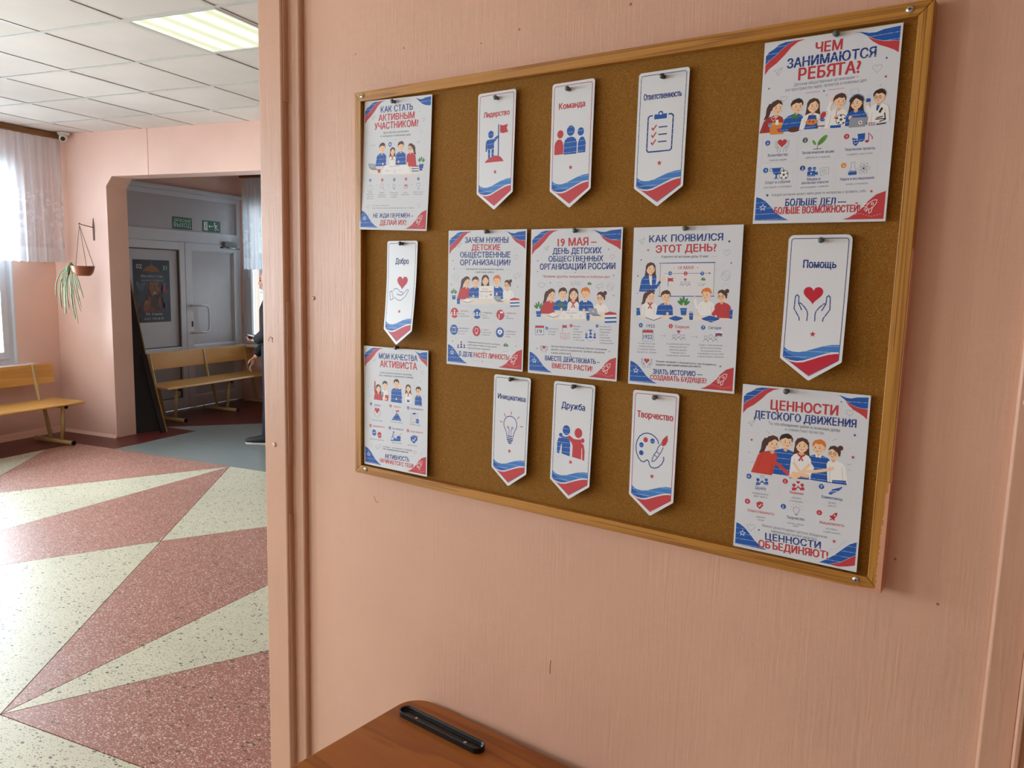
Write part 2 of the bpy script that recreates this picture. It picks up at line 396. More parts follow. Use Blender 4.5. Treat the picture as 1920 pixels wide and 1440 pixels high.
hall = [(BU, VB), (UR, VB), (UR, V1), (BU, V1)]
slab([(UW, VB), (BU-.003, VB), (BU-.003, V1), (UW, V1)], MT['tr_dark'])
slab([(UW, V1+.003), (BU2-.003, V1+.003), (BU2-.003, 2.84), (UW, 2.84)], MT['tr_dark'])
slab([(UW, 2.843), (-2.31, 2.843), (-1.2, 3.89), (-0.4, VF), (UW, VF)], MT['tr_dark'])
slab([(BU2, V1+.003), (UR, V1+.003), (UR, 2.43), (BU2, 2.43)], MT['tr_grey'])
slab([(BU2, 2.434), (UR, 2.434), (UR, VF), (-0.395, VF), (-1.195, 3.887), (-2.30, 2.84), (BU2, 2.84)], MT['tr_grey'])
# star pattern west of the line A-S
L1 = (A, (-1.397, 0.536)); L2 = (A, (-0.601, 0.009)); L3 = (X, (-0.051, -0.356)); LM = ((-2.33, 1.533), (-1.843, 0.832))
west = left_of(hall, S, A, +1)
p = left_of(west, *L1, -1)                                   # between border and wedge
slab(left_of(p, *LM, +1), MT['tr_red']); slab(left_of(p, *LM, -1), MT['tr_cream'])
p = left_of(left_of(west, *L1, +1), *L2, -1); slab(p, MT['tr_cream'])
p = left_of(left_of(west, *L2, +1), *L3, -1); slab(p, MT['tr_red'])
p = left_of(left_of(west, *L2, +1), *L3, +1); slab(p, MT['tr_cream'])
L4 = (X, (0.771, 0.835)); L5 = (S, (1.392, 0.104)); L6 = (S, (1.879, -0.470)); L7 = (S, (2.052, -1.283))
east = left_of(hall, S, A, -1)
def ang(q): return math.atan2(q[1]-S[1], q[0]-S[0])
slab(left_of(left_of(east, *L4, +1), S, A, -1), MT['tr_cream'])
p = left_of(left_of(east, *L4, -1), *L5, +1); slab(p, MT['tr_red'])
p = left_of(left_of(east, *L5, -1), *L6, +1); slab(p, MT['tr_cream'])
p = left_of(left_of(east, *L6, -1), *L7, +1); slab(p, MT['tr_red'])
p = left_of(east, *L7, -1); slab(p, MT['tr_cream'])
# ---- outer wall with windows and emergency door
def wall_u(name, u0, u1, v0, v1, holes, mat, z0=FL, z1=CEIL+0.1):
    """wall slab between u0..u1 running along v with rectangular holes (va,vb,za,zb)"""
    mb = MB(); vs = sorted(set([v0, v1]+[h[0] for h in holes]+[h[1] for h in holes]))
    for a, b in zip(vs, vs[1:]):
        hs = [h for h in holes if h[0] <= a+1e-6 and h[1] >= b-1e-6]
        if not hs: mb.box(u0, u1, a, b, z0, z1)
        else:
            h = hs[0]
            if h[2] > z0: mb.box(u0, u1, a, b, z0, h[2])
            if h[3] < z1: mb.box(u0, u1, a, b, h[3], z1)
    return struct(name, mb, mat)
def wall_v(name, v0, v1, u0, u1, holes, mat, z0=FL, z1=CEIL+0.1):
    mb = MB(); us = sorted(set([u0, u1]+[h[0] for h in holes]+[h[1] for h in holes]))
    for a, b in zip(us, us[1:]):
        hs = [h for h in holes if h[0] <= a+1e-6 and h[1] >= b-1e-6]
        if not hs: mb.box(a, b, v0, v1, z0, z1)
        else:
            h = hs[0]
            if h[2] > z0: mb.box(a, b, v0, v1, z0, h[2])
            if h[3] < z1: mb.box(a, b, v0, v1, h[3], z1)
    return struct(name, mb, mat)
ZS, ZT = -0.40, 1.425
wall_u('wall_left', UW-0.35, UW, VB, VF+0.3, [(a, b, ZS, ZT) for a, b in WIN_V]+[(2.84, 4.69, FL, 1.37)], MT['hallwall'])
wall_v('wall_far', VF, VF+0.3, UW, UR, [(-2.96, -1.42, ZS, ZT)], MT['hallwall'])
wall_v('wall_rear', VB-0.25, VB, UW, UR, [(-1.6, 0.6, ZS, ZT)], MT['hallwall'])
wall_u('wall_right', UR, UR+0.2, VB, VF+0.3, [], MT['lowbounce'])  # out of view; set far back and dark brown to reduce bounce light
# arch wall: pier, lintel with a chamfered corner, joint in the lintel
ua = -2.255
def arch():
    mb = MB()
    mb.prism([(UW, FL), (ua, FL), (ua, 1.24), (ua+0.075, 1.325), (-1.7275, 1.325), (-1.7275, CEIL+0.1), (UW, CEIL+0.1)], 1, VA, VA2)
    mb.prism([(-1.7225, 1.325), (2.6, 1.325), (2.68, 1.24), (2.68, FL), (UR, FL), (UR, CEIL+0.1), (-1.7225, CEIL+0.1)], 1, VA, VA2)
    mb.box(-1.7276, -1.7224, VA+0.006, VA2-0.006, 1.331, CEIL+0.1)
    return struct('wall_arch', mb, MT['hallwall'], bevel=0.004)
arch()
# skirting fillets along the base of the walls
struct('baseboard_left', MB().prism([(UW, FL), (UW+0.03, FL), (UW+0.012, FL+0.05), (UW, FL+0.06)], 1, VB, 2.2), MT['hallwall'])
struct('baseboard_arch', MB().prism([(VA-0.02, FL), (VA, FL), (VA, FL+0.03)], 0, UW+0.03, ua+0.004), MT['hallwall'])
# ---- ceiling: plaster slab, suspended grid, tiles
struct_c = struct('ceiling', box(UW-0.2, UR+0.2, VB-0.2, VF+0.2, CEIL+0.10, CEIL+0.2), MT['plaster'])
k0, k1, j0, j1 = -5, 13, -10, 4
rail = MB()
for k in range(k0, k1+1):
    if UW < 0.6*k < UR: rail.box(0.6*k-0.012, 0.6*k+0.012, VB, VA, CEIL, CEIL+0.03)
for k, (x0, x1) in enumerate([(-5, 9)]):
    for j in range(j0, j1+1):
        if VB < 0.6*j < VA: rail.box(UW, UR, 0.6*j-0.012, 0.6*j+0.012, CEIL-0.0006, CEIL+0.03)
g = put('grid_rail', rail.mesh('grid_rail', MT['grid'], 0, (0, 0, 0)), parent=struct_c)
g.location = (0, 0, 0)
LAMPS = [(1, 0), (-2, -3), (1, -3), (4, -3), (1, -6)]
tcache = {}
for k in range(k0, k1):
    for j in range(j0, j1):
        if (k, j) in LAMPS: continue
        x0, x1 = max(0.6*k+0.0135, UW), min(0.6*(k+1)-0.0135, UR); y0, y1 = max(0.6*j+0.0135, VB), min(0.6*(j+1)-0.0135, VA)
        if x1-x0 < 0.03 or y1-y0 < 0.03: continue
        key = (round(x1-x0, 3), round(y1-y0, 3)); cx, cy = (x0+x1)/2, (y0+y1)/2
        if key not in tcache:
            w2, d2 = (x1-x0)/2, (y1-y0)/2
            tcache[key] = MB().box(-w2, w2, -d2, d2, 0, 0.012).mesh('ceiling_tile', MT['ceil'], 0.0015, (0, 0, 0), 1)
        o = put('ceiling_tile', tcache[key], (cx, cy, CEIL+0.003+random.uniform(0, 0.002)), parent=struct_c)
# ceiling of the vestibule
struct('ceiling_vestibule', box(UW, UR, VA2, VF, CEIL+0.02, CEIL+0.06), MT['plaster'])
for n, (k, j) in enumerate(LAMPS):
    cx, cy = 0.6*k+0.3, 0.6*j+0.3
    t = Thing('ceiling_light', ['lit square tube light set into the tiled ceiling at the upper left', 'ceiling light out of the picture, nearest to the window wall', 'ceiling light out of the picture, between two others of its row',
               'ceiling light out of the picture, farthest from the windows', 'ceiling light out of the picture, nearest to the rear wall'][n], 'ceiling light', (cx, cy, CEIL), group=None if n == 0 else 'ceiling lights behind the camera')
    fr = MB(); a, b = 0.2965, 0.278
    for s1 in (-1, 1):
        fr.box(cx+min(s1*a, s1*b), cx+max(s1*a, s1*b), cy-a, cy+a, CEIL-0.002, CEIL+0.02)
        fr.box(cx-b, cx+b, cy+min(s1*a, s1*b), cy+max(s1*a, s1*b), CEIL-0.002, CEIL+0.02)
    t.part('frame', fr, MT['grid'], bevel=0.001)
    t.part('diffuser', box(cx-b, cx+b, cy-b, cy+b, CEIL+0.004, CEIL+0.014), MT['lamp'])
# ---- windows
def pane_window(name, org, horiz, a, b, mull, sill=True, deep=0.35):
    """horiz='v': window in the left wall, a..b along v; 'u': in the far/rear wall.  org = inner wall plane, side=+1/-1 towards the room"""
    side, pl = org
    t = Thing(name, None, None, (pl, (a+b)/2, ZS) if horiz == 'v' else ((a+b)/2, pl, ZS), kind='structure')
    def bx(mb, p0, p1, d0, d1, z0, z1):
        d0, d1 = sorted((pl-side*d0, pl-side*d1))
        return mb.box(d0, d1, p0, p1, z0, z1) if horiz == 'v' else mb.box(p0, p1, d0, d1, z0, z1)
    o = MB(); w = 0.055
    bx(o, a, a+w, 0.03, 0.11, ZS, ZT); bx(o, b-w, b, 0.03, 0.11, ZS, ZT)
    bx(o, a+w, b-w, 0.03, 0.11, ZS, ZS+w); bx(o, a+w, b-w, 0.03, 0.11, ZT-w, ZT)
    for m in mull: bx(o, m-0.03, m+0.03, 0.03, 0.11, ZS+w, ZT-w)
    t.part('window_frame', o, MT['pvc'], bevel=0.003)
    xs = [a+w]+[x for m in mull for x in (m-0.03, m+0.03)]+[b-w]
    for i in range(0, len(xs), 2):
        p, q = xs[i]+0.001, xs[i+1]-0.001; s_ = MB(); e = 0.06
        z0, z1 = ZS+w+0.001, ZT-w-0.001
        bx(s_, p, p+e, 0.015, 0.09, z0, z1); bx(s_, q-e, q, 0.015, 0.09, z0, z1)
        bx(s_, p+e, q-e, 0.015, 0.09, z0, z0+e); bx(s_, p+e, q-e, 0.015, 0.09, z1-e, z1)
        so = t.part('sash', s_, MT['pvc'], bevel=0.004)
        gl = MB(); bx(gl, p+e-0.005, q-e+0.005, 0.045, 0.051, z0+e-0.005, z1-e+0.005)
        t.part('pane', gl, MT['glass'], parent=so)
        hd = MB(); bx(hd, p+e*0.5-0.012, p+e*0.5+0.012, -0.002, 0.018, 0.42, 0.55)
        t.part('window_handle', hd, MT['pvc'], parent=so, bevel=0.004)
    rv = MB()
    bx(rv, a-0.0, a+0.012, -0.001, 0.03, ZS, ZT); bx(rv, b-0.012, b+0.0, -0.001, 0.03, ZS, ZT)
    t.part('reveal_strip', rv, MT['pvc'])
    if sill:
        sm = MB(); bx(sm, a-0.14 if horiz == 'v' else max(a-0.02, UW+0.002), b+0.14, -0.16, 0.03, ZS-0.028, ZS)
        t.part('window_sill', sm, MT['pvc'], bevel=0.006)
    return t
pane_window('window_1', (1, UW), 'v', *WIN_V[0], [0.775])
pane_window('window_2', (1, UW), 'v', *WIN_V[1], [-2.0])
pane_window('window_3', (1, UW), 'v', *WIN_V[2], [-4.8])
pane_window('window_4', (-1, VF), 'u', -2.96, -1.42, [-2.2])
pane_window('window_5', (1, VB), 'u', -1.6, 0.6, [-0.5])
# ---- emergency door unit in the outer wall
d = Thing('door_1', None, None, (UW, 3.76, FL), kind='structure')
U0, U1 = UW-0.05, UW+0.012
fm = MB()
fm.box(U0, U1, 2.84, 2.93, FL, 1.37); fm.box(U0, U1, 4.64, 4.69, FL, 1.37)
fm.box(U0, U1, 2.93, 4.64, 1.315, 1.37); fm.box(U0, U1, 2.93, 4.64, 0.815, 0.945)
d.part('door_frame', fm, MT['pvc'], bevel=0.004)
d.part('top_ledge', box(UW+0.001, UW+0.05, 2.82, 4.70, 1.371, 1.418), MT['pvc'], bevel=0.006)
tp = box(U0+0.01, U1-0.022, 2.93, 4.64, 0.945, 1.315)
d.part('transom_panel', tp, MT['pvcd'])
for (a, b, right) in ((2.932, 3.792, False), (3.798, 4.638, True)):
    lf = MB(); x0, x1 = U0, U1+0.014; w = 0.098; zt = 0.812; zb = FL+0.008
    lf.box(x0, x1, a, a+w, zb, zt); lf.box(x0, x1, b-w*0.75, b, zb, zt)
    lf.box(x0, x1, a+w, b-w*0.75, zt-0.085, zt); lf.box(x0, x1, a+w, b-w*0.75, -0.49, -0.372); lf.box(x0, x1, a+w, b-w*0.75, zb, -0.965)
    leaf = d.part('door_leaf', lf, MT['pvc'], bevel=0.004)
    for z0, z1 in ((-0.372, zt-0.085), (-0.965, -0.49)):
        pn = box(x0+0.01, x1-0.03, a+w, b-w*0.75, z0, z1)
        d.part('leaf_panel', pn, MT['pvcd'], parent=leaf)
        bd = MB(); e = 0.012
        bd.box(x1-0.03, x1-0.018, a+w, a+w+e, z0, z1); bd.box(x1-0.03, x1-0.018, b-w*0.75-e, b-w*0.75, z0, z1)
        bd.box(x1-0.03, x1-0.018, a+w+e, b-w*0.75-e, z0, z0+e); bd.box(x1-0.03, x1-0.018, a+w+e, b-w*0.75-e, z1-e, z1)
        d.part('glazing_bead', bd, MT['rubber'] if not right else MT['pvc'], parent=leaf, bevel=0.002)
    if right:
        h = MB(); uu = x1+0.05; pts = [(x1-0.002, 3.865, 0.095), (uu, 3.867, 0.095), (uu, 4.03, 0.095), (uu, 4.062, 0.088), (uu, 4.082, 0.062), (uu, 4.087, 0.03),
                               (uu, 4.087, -0.15), (uu, 4.080, -0.19), (uu, 4.058, -0.212), (uu, 4.02, -0.218), (uu, 3.867, -0.218), (x1-0.002, 3.865, -0.218)]
        h.tube(pts, 0.012, 10); d.part('pull_handle', h, MT['pvc'], parent=leaf, label='white D-shaped pull handle')
        d.part('lock', box(x1, x1+0.006, 3.866, 3.886, -0.15, -0.085), MT['dark'], parent=leaf, bevel=0.003)
cl = box(U1, U1+0.05, 4.385, 4.60, 0.79, 0.855)
c1 = d.part('door_closer', cl, MT['tubegrey'], bevel=0.008, label='grey overhead door closer')
d.part('closer_arm', MB().tube([(U1+0.035, 4.40, 0.785), (U1+0.055, 4.62, 0.77)], 0.007, 8), MT['steel'], parent=c1)
d.part('keyway', box(U1+0.0, U1+0.03, 4.35, 4.385, 0.775, 0.79), MT['dark'], parent=c1)
# ================================================================== BOARD WALL
YW = 0.02
xl, xr = -0.205, 1.382          # bay between the two door-frame posts
bw = MB(); bw.box(-0.33, 2.9, YW, YW+0.13, FL, CEIL+0.001)
wb = struct('wall_board', bw, MT['wall'], fr='B')
# bay continues to the right as a narrow return
jl = MB()
jl.prism([(-0.252, YW), (xl, YW), (xl, 0.008), (xl-0.004, 0.005), (-0.252, 0.005)], 2, FL, CEIL)
struct('trim_1', jl, MT['post'], fr='B', bevel=0.0015)
jp = MB(); jp.prism([(-0.345, YW+0.135), (-0.345, -0.010), (-0.342, -0.013), (-0.257, -0.013), (-0.253, -0.010), (-0.252, -0.004), (-0.252, YW), (-0.33, YW), (-0.33, YW+0.135)], 2, FL, CEIL)
struct('trim_2', jp, MT['post'], fr='B', bevel=0.0015)
bead = MB(); bead.prism([(-0.2512, -0.004), (-0.2505, -0.0085), (-0.2492, -0.0085), (-0.2485, -0.004), (-0.2485, 0.005), (-0.2512, 0.005)], 2, FL, -0.16)
bead.prism([(-0.2512, -0.004), (-0.2505, -0.0085), (-0.2492, -0.0085), (-0.2485, -0.004), (-0.2485, 0.005), (-0.2512, 0.005)], 2, -0.02, 0.42)
bead.prism([(-0.2512, -0.004), (-0.2505, -0.0085), (-0.2492, -0.0085), (-0.2485, -0.004), (-0.2485, 0.005), (-0.2512, 0.005)], 2, 0.93, CEIL)
struct('trim_3', bead, MT['post'], fr='B')
jr = MB(); jr.prism([(xr, YW), (xr, 0.009), (xr+0.004, 0.005), (1.428, 0.005), (1.428, YW)], 2, FL, CEIL)
struct('trim_4', jr, MT['post'], fr='B', bevel=0.0015)
jq = MB(); jq.prism([(1.428, YW), (1.428, -0.006), (1.431, -0.012), (1.437, -0.012), (1.439, -0.004), (1.443, -0.004), (1.445, -0.013), (1.52, -0.013), (1.52, YW)], 2, FL, CEIL)
struct('trim_5', jq, MT['post'], fr='B', bevel=0.001)
for (x, z, r) in ((-0.176, 0.432, 0.0055), (1.397, 0.335, 0.007), (0.35, -0.72, 0.004), (-0.302, -0.001+0.03, 0.007)):
    y = YW if -0.2 < x < 1.38 else (0.005 if x > 1 else -0.013)
    pl = MB().lathe([(r, 0.0), (r*0.95, -0.0016), (r*0.6, -0.0028), (0.0, -0.003)], (x, y, z+0.0), 18, 'y')
    o = put('painted_screw_head', pl.mesh('painted_screw_head', MT['wall']), parent=wb)
for (x, z, r) in ((0.137, 1.012, .0016), (0.458, 1.003, .0022), (0.71, 1.009, .0026), (1.307, -0.005, .002), (1.24, 0.055, .0018), (-0.02, 1.02, .0016), (-0.205+.012, 0.30, .0014), (0.36, 0.99, .0014)):
    m_ = MB().lathe([(r*1.1, -0.0001), (r*0.85, -0.0006), (r*.6, -0.0003), (0, -0.0002)], (x, YW, z), 12, 'y'); put('nail_hole', m_.mesh('nail_hole', MT['scuff']), parent=wb)
def scuff(pts, w, y):
    m_ = MB(); m_.tube([(x, y, z) for x, z in pts], w, 5); put('scratch', m_.mesh('scratch', MT['scuff']), parent=wb)
scuff([(-0.322, 0.312), (-0.317, 0.322), (-0.311, 0.325), (-0.306, 0.318), (-0.303, 0.323)], 0.0008, -0.0131)
scuff([(-0.306, 0.322), (-0.304, 0.309)], 0.0007, -0.0131)
scuff([(0.585, -0.33), (0.583, -0.345), (0.584, -0.362)], 0.0007, YW)
scuff([(0.045, -0.06), (0.052, -0.075), (0.060, -0.072)], 0.0007, YW)
# ================================================================== CORK BOARD
cb = Thing('cork_notice_board', 'large cork notice board in a varnished pine frame on the salmon wall', 'notice board', (0.618, YW, 0.0), 'B')
x0, x1, z0, z1 = 0.0062, 1.2262, 0.002, 0.922; rw = 0.0212; yf = -0.008
cb.part('cork_panel', box(x0+0.01, x1-0.01, 0.0075, YW-0.002, z0+0.01, z1-0.01), MT['cork'])
def rail_h(za, zb, inner_up):
    # mitred rail lying across
    if inner_up: poly = [(x0, za), (x1, za), (x1-rw, zb), (x0+rw, zb)]
    else: poly = [(x0+rw, za), (x1-rw, za), (x1, zb), (x0, zb)]
    return MB().prism(poly, 1, yf, YW)
cb.part('frame_rail', rail_h(z0, z0+rw, True), MT['pine_h'], bevel=0.0012)
cb.part('frame_rail', rail_h(z1-rw, z1, False), MT['pine_h'], bevel=0.0012)
cb.part('frame_rail', MB().prism([(x0, z0+0.0004), (x0+rw, z0+rw+0.0004), (x0+rw, z1-rw-0.0004), (x0, z1-0.0004)], 1, yf, YW), MT['pine_v'], bevel=0.0012)
rr = cb.part('frame_rail', MB().prism([(x1, z0+0.0004), (x1, z1-0.0004), (x1-rw, z1-rw-0.0004), (x1-rw, z0+rw+0.0004)], 1, yf, YW), MT['pine_v'], bevel=0.0012)
# ragged smear of wall paint over the lower right corner of the frame
def smear():
    rs = random.Random(3); mb = MB(); pts = []
    n = 60
    for i in range(n+1):
        z = z0+0.001+i*(0.185-0.001)/n
        w = 0.0065*(1-i/n)**0.6+0.002+rs.uniform(-0.0016, 0.0016)
        if i > 54: w *= 0.5
        pts.append((x1-w, z))
    poly = [(x1+0.0006, z0)]+[(x1+0.0006, 0.186)]+pts[::-1]
    mb.prism(poly, 1, yf-0.0011, yf+0.001)
    mb.prism([(x1-0.0002, z0), (x1+0.0012, z0), (x1+0.0012, 0.55), (x1-0.0002, 0.56)], 1, yf+0.001, YW)
    pts = []
    for i in range(25):
        x = x1-0.045+i*0.045/24
        pts.append((x, z0+0.001+0.0045*(i/24)+rs.uniform(0, 0.0012)))
    mb.prism([(x1, z0-0.0006), (x1-0.046, z0-0.0006)]+pts, 1, yf-0.0010, yf+0.001)
    return mb
cb.part('paint_smear', smear(), MT['paint_drip'], label='salmon wall paint smeared over the lower right corner')
for (x, z) in ((0.032, 0.9125), (0.044, 0.0150), (1.193, 0.9115), (1.188, 0.0150)):
    sc = MB().lathe([(0.0058, 0.0005), (0.0056, -0.0012), (0.0040, -0.0026), (0.0, -0.0031)], (x, yf, z), 20, 'y')
    so = cb.part('screw', sc, MT['steel'])
    cr = MB().box(x-0.0024, x+0.0024, yf-0.0034, yf-0.0024, z-0.0006, z+0.0006); cr.box(x-0.0006, x+0.0006, yf-0.0034, yf-0.0024, z-0.0024, z+0.0024)
    cb.part('screw_recess', cr, MT['dark'], parent=so)
# ================================================================== PRINTED SHEETS
BLUE = (24, 88, 172); NAVY = (30, 62, 134); RED = (194, 58, 64); TXT = (74, 80, 104); SKY = (62, 124, 196); CRIM = (190, 22, 48)
SKIN = (246, 206, 168); BROWN = (84, 52, 44); DARKH = (56, 38, 36); GINGER = (222, 122, 46); WHT = (240, 236, 234); GREY = (150, 152, 162); LG = (186, 188, 198); GREEN = (70, 130, 66); TABLE = (232, 222, 210)
_txt = {}
def fillpoly(pts):
    n = len(pts); r = delaunay_2d_cdt([Vector((p[0], p[1])) for p in pts], [(i, (i+1) % n) for i in range(n)], [], 0, 1e-6); v2 = r[0]; t = []
    for f in r[2]:
        x = sum(v2[i].x for i in f)/3; y = sum(v2[i].y for i in f)/3; wn = False
        for i in range(n):
            A_, B_ = pts[i], pts[(i+1) % n]
            if (A_[1] > y) != (B_[1] > y) and x < (B_[0]-A_[0])*(y-A_[1])/(B_[1]-A_[1])+A_[0]: wn = not wn
        if wn: t.append(tuple(f))
    return [(p.x, p.y) for p in v2], t
_gl = {}
def glyph(ch, res):
    if (ch, res) not in _gl:
        cu = bpy.data.curves.new('t', 'FONT'); cu.body = ch; cu.size = 1; cu.resolution_u = res; cu.fill_mode = 'NONE'
        o = bpy.data.objects.new('t', cu); me = o.to_mesh()
        V = [p.co.xy.copy() for p in me.vertices]; E = [tuple(e.vertices) for e in me.edges]
        o.to_mesh_clear(); bpy.data.objects.remove(o); bpy.data.curves.remove(cu)
        r = delaunay_2d_cdt(V, E, [], 0, 1e-6); v2 = r[0]; t = []
        for f in r[2]:
            x = sum(v2[i].x for i in f)/3; y = sum(v2[i].y for i in f)/3; ins = False
            for a, b in E:
                A_, B_ = V[a], V[b]
                if (A_.y > y) != (B_.y > y) and x < (B_.x-A_.x)*(y-A_.y)/(B_.y-A_.y)+A_.x: ins = not ins
            if ins: t.append(tuple(f))
        vs = [(p.x, p.y) for p in v2]; x0 = min(p[0] for p in vs); x1 = max(p[0] for p in vs)
        _gl[(ch, res)] = (vs, t, x1+x0*0.9)
    return _gl[(ch, res)]
def text2d(s, bold, res=2):
    key = (s, bold, res)
    if key not in _txt:
        v = []; t = []; adv = 0.0
        for ch in s:
            if ch == ' ': adv += 0.30; continue
            gv, gt, w_ = glyph(ch, res); o_ = len(v); v += [(x+adv, y) for x, y in gv]; t += [tuple(i+o_ for i in q) for q in gt]; adv += w_
        _txt[key] = (v, t)
    return _txt[key]
def homog(src, dst):
    Am = []; b = []
    for (x, y), (u, v) in zip(src, dst):
        Am.append([x, y, 1, 0, 0, 0, -u*x, -u*y]); b.append(u)
        Am.append([0, 0, 0, x, y, 1, -v*x, -v*y]); b.append(v)
    h = np.linalg.solve(np.array(Am, float), np.array(b, float))
    return np.append(h, 1).reshape(3, 3)
STEP = 0.000012
class Sheet:
    def __init__(s, w, h, quad=None):
        s.w, s.h = w, h; s.H = homog(quad, [(0, 0), (w, 0), (w, h), (0, h)]) if quad else None
        s.pr = []     # (verts, tris, color, mat, layer, section)
        s.sec = 'picture'; s.bx = []; s.cnt = 0; s.depth = 0
    def P(s, x, y):
        if s.H is None: return (x, y)
        q = s.H @ np.array([x, y, 1.0]); return (q[0]/q[2], q[1]/q[2])
    def k(s, x, y):       # mm per design unit (vertical)
        if s.H is None: return 1.0
        a = s.P(x, y-8); b = s.P(x, y+8); return math.hypot(a[0]-b[0], a[1]-b[1])/16
    def raw(s, vs, ts, col, streak=None):
        x0 = min(v[0] for v in vs); x1 = max(v[0] for v in vs); y0 = min(v[1] for v in vs); y1 = max(v[1] for v in vs)
        L = 0
        for (a, b, c, d, l) in s.bx:
            if a < x1 and b > x0 and c < y1 and d > y0 and l >= L: L = l+1
        s.bx.append((x0, x1, y0, y1, L))
        if streak is None: streak = col[2] > col[0]+45 and col[2] > 110
        s.pr.append((vs, ts, col, 1 if streak else 0, L, s.sec))
    def mpoly(s, pts, col, streak=None):          # polygon in mm
        vs, ts = fillpoly(pts); s.raw(vs, ts, col, streak)
    def poly(s, pts, col, streak=None): s.mpoly([s.P(*p) for p in pts], col, streak)
    def ell(s, x, y, rx, ry=None, col=RED, rot=0.0, n=18, streak=None):
        c = s.P(x, y); k = s.k(x, y); s.mell(c, rx*k, (ry or rx)*k, col, rot, n, streak)
    def mell(s, c, rx, ry, col, rot=0.0, n=18, streak=None, a0=0, a1=2*PI):
        pts = []
        for i in range(n):
            a = a0+(a1-a0)*i/(n if a1-a0 > 6.2 else n-1); X, Y = rx*math.cos(a), ry*math.sin(a)
            pts.append((c[0]+X*math.cos(rot)-Y*math.sin(rot), c[1]+X*math.sin(rot)+Y*math.cos(rot)))
        s.mpoly(pts, col, streak)
    def mline(s, pts, w, col, closed=False, streak=None):
        P = [Vector(p) for p in pts]
        if closed: P = P+[P[0]]
        n = len(P); vs = []
        for i in range(n):
            if closed and i in (0, n-1): d0 = (P[0]-P[n-2]); d1 = (P[1]-P[0])
            else: d0 = P[i]-P[max(i-1, 0)]; d1 = P[min(i+1, n-1)]-P[i]
            if d0.length < 1e-9: d0 = d1
            if d1.length < 1e-9: d1 = d0
            d = (d0.normalized()+d1.normalized())
            d = d.normalized() if d.length > 1e-6 else d1.normalized()
            nn = Vector((-d.y, d.x)); c = max(0.45, abs(nn.dot(Vector((-d1.y, d1.x)).normalized())))
            vs += [tuple(P[i]+nn*(w/2/c)), tuple(P[i]-nn*(w/2/c))]
        ts = []
        for i in range(n-1): a = 2*i; ts += [(a, a+1, a+3), (a, a+3, a+2)]
        s.raw(vs, ts, col, streak)
    def line(s, pts, w, col, closed=False, streak=None):
        k = s.k(*pts[0]); s.mline([s.P(*p) for p in pts], w*k, col, closed, streak)
    def arc(s, x, y, r, a0, a1, w, col, n=12, ry=None):
        c = s.P(x, y); k = s.k(x, y); ry = ry or r
        s.mline([(c[0]+r*k*math.cos(a0+(a1-a0)*i/n), c[1]+ry*k*math.sin(a0+(a1-a0)*i/n)) for i in range(n+1)], w*k, col)
    def rrect(s, p0, p1, r, w, col, fill=None, streak=None):       # mm
        (a, b), (c, d) = p0, p1; pts = []
        for cx, cy, st in ((c-r, b+r, -PI/2), (c-r, d-r, 0), (a+r, d-r, PI/2), (a+r, b+r, PI)):
            for i in range(5): t = st+PI/2*i/4; pts.append((cx+r*math.cos(t), cy+r*math.sin(t)))
        if fill: s.mpoly(pts, fill, streak)
        if w: s.mline(pts, w, col, True, streak)
    def box4(s, a, b, c, d, w, col):       # outline quad, design units
        s.line([a, b, c, d], w, col, True)
    def text(s, t, p0, p1, cap, col=NAVY, bold=0.045, streak=None, res=2, maxw=None):
        a, b = s.P(*p0), s.P(*p1); k = s.k(*p0); vs, ts = text2d(t, 0.0, res)
        if not vs: return
        if s.sec == 'heading': s.cnt += 1; s.sec = 'heading|%03d' % s.cnt; s.text(t, p0, p1, cap, col, bold, streak, res); s.sec = 'heading'; return
        x0 = min(v[0] for v in vs); x1 = max(v[0] for v in vs)
        dx, dy = b[0]-a[0], b[1]-a[1]; L = math.hypot(dx, dy); ux, uy = dx/L, dy/L; sx = L/(x1-x0); sy = cap*k/0.70
        if streak is None: streak = cap*k > 4.2 and col[2] > col[0]+40
        q = cap*k*(0.048 if bold > 0.03 else (0.020 if bold > 0.007 else 0.0))
        q = min(q, 0.060*sx)
        for ox, oy in (((-q, -q*.4), (q, q*.4), (-q*.4, q*.5), (q*.4, -q*.5)) if q > 0.05 else ((0, 0),)):
            s.raw([(a[0]+(x-x0)*sx*ux+y*sy*uy+ox, a[1]+(x-x0)*sx*uy-y*sy*ux+oy) for x, y in vs], ts, col, streak)
    def para(s, lines, cap, col=TXT):       # [(text,(x0,y0),(x1,y1))]
        for t, a, b in lines: s.text(t, a, b, cap, col, 0.012, False, 1)
    # ---- symbols; x,y,r in design units
    def star(s, x, y, r, col=RED, outline=False, rot=0):
        c = s.P(x, y); R = r*s.k(x, y)
        pts = [(c[0]+(R if i % 2 == 0 else R*0.42)*math.sin(i*PI/5+rot), c[1]-(R if i % 2 == 0 else R*0.42)*math.cos(i*PI/5+rot)) for i in range(10)]
        if outline: s.mline(pts, R*0.16, col, True)
        else: s.mpoly(pts, col)
    def heart(s, x, y, r, col=RED, outline=None, h=1.0):
        c = s.P(x, y); R = r*s.k(x, y); pts = []
        for i in range(28):
            t = 2*PI*i/28; pts.append((c[0]+R*math.sin(t)**3, c[1]-R*h*(13*math.cos(t)-5*math.cos(2*t)-2*math.cos(3*t)-math.cos(4*t))/16-R*0.05))
        if outline: s.mline(pts, outline*s.k(x, y), col, True)
        else: s.mpoly(pts, col)
    def num(s, x, y, r, n, col=BLUE, lw=None):
        s.ell(x, y, r, r, col)
        e = 0.10 if n == '1' else 0.27; s.text(n, (x-r*e, y+r*0.48), (x+r*e, y+r*0.48), r*0.95, WHT, 0.02, False, 1)
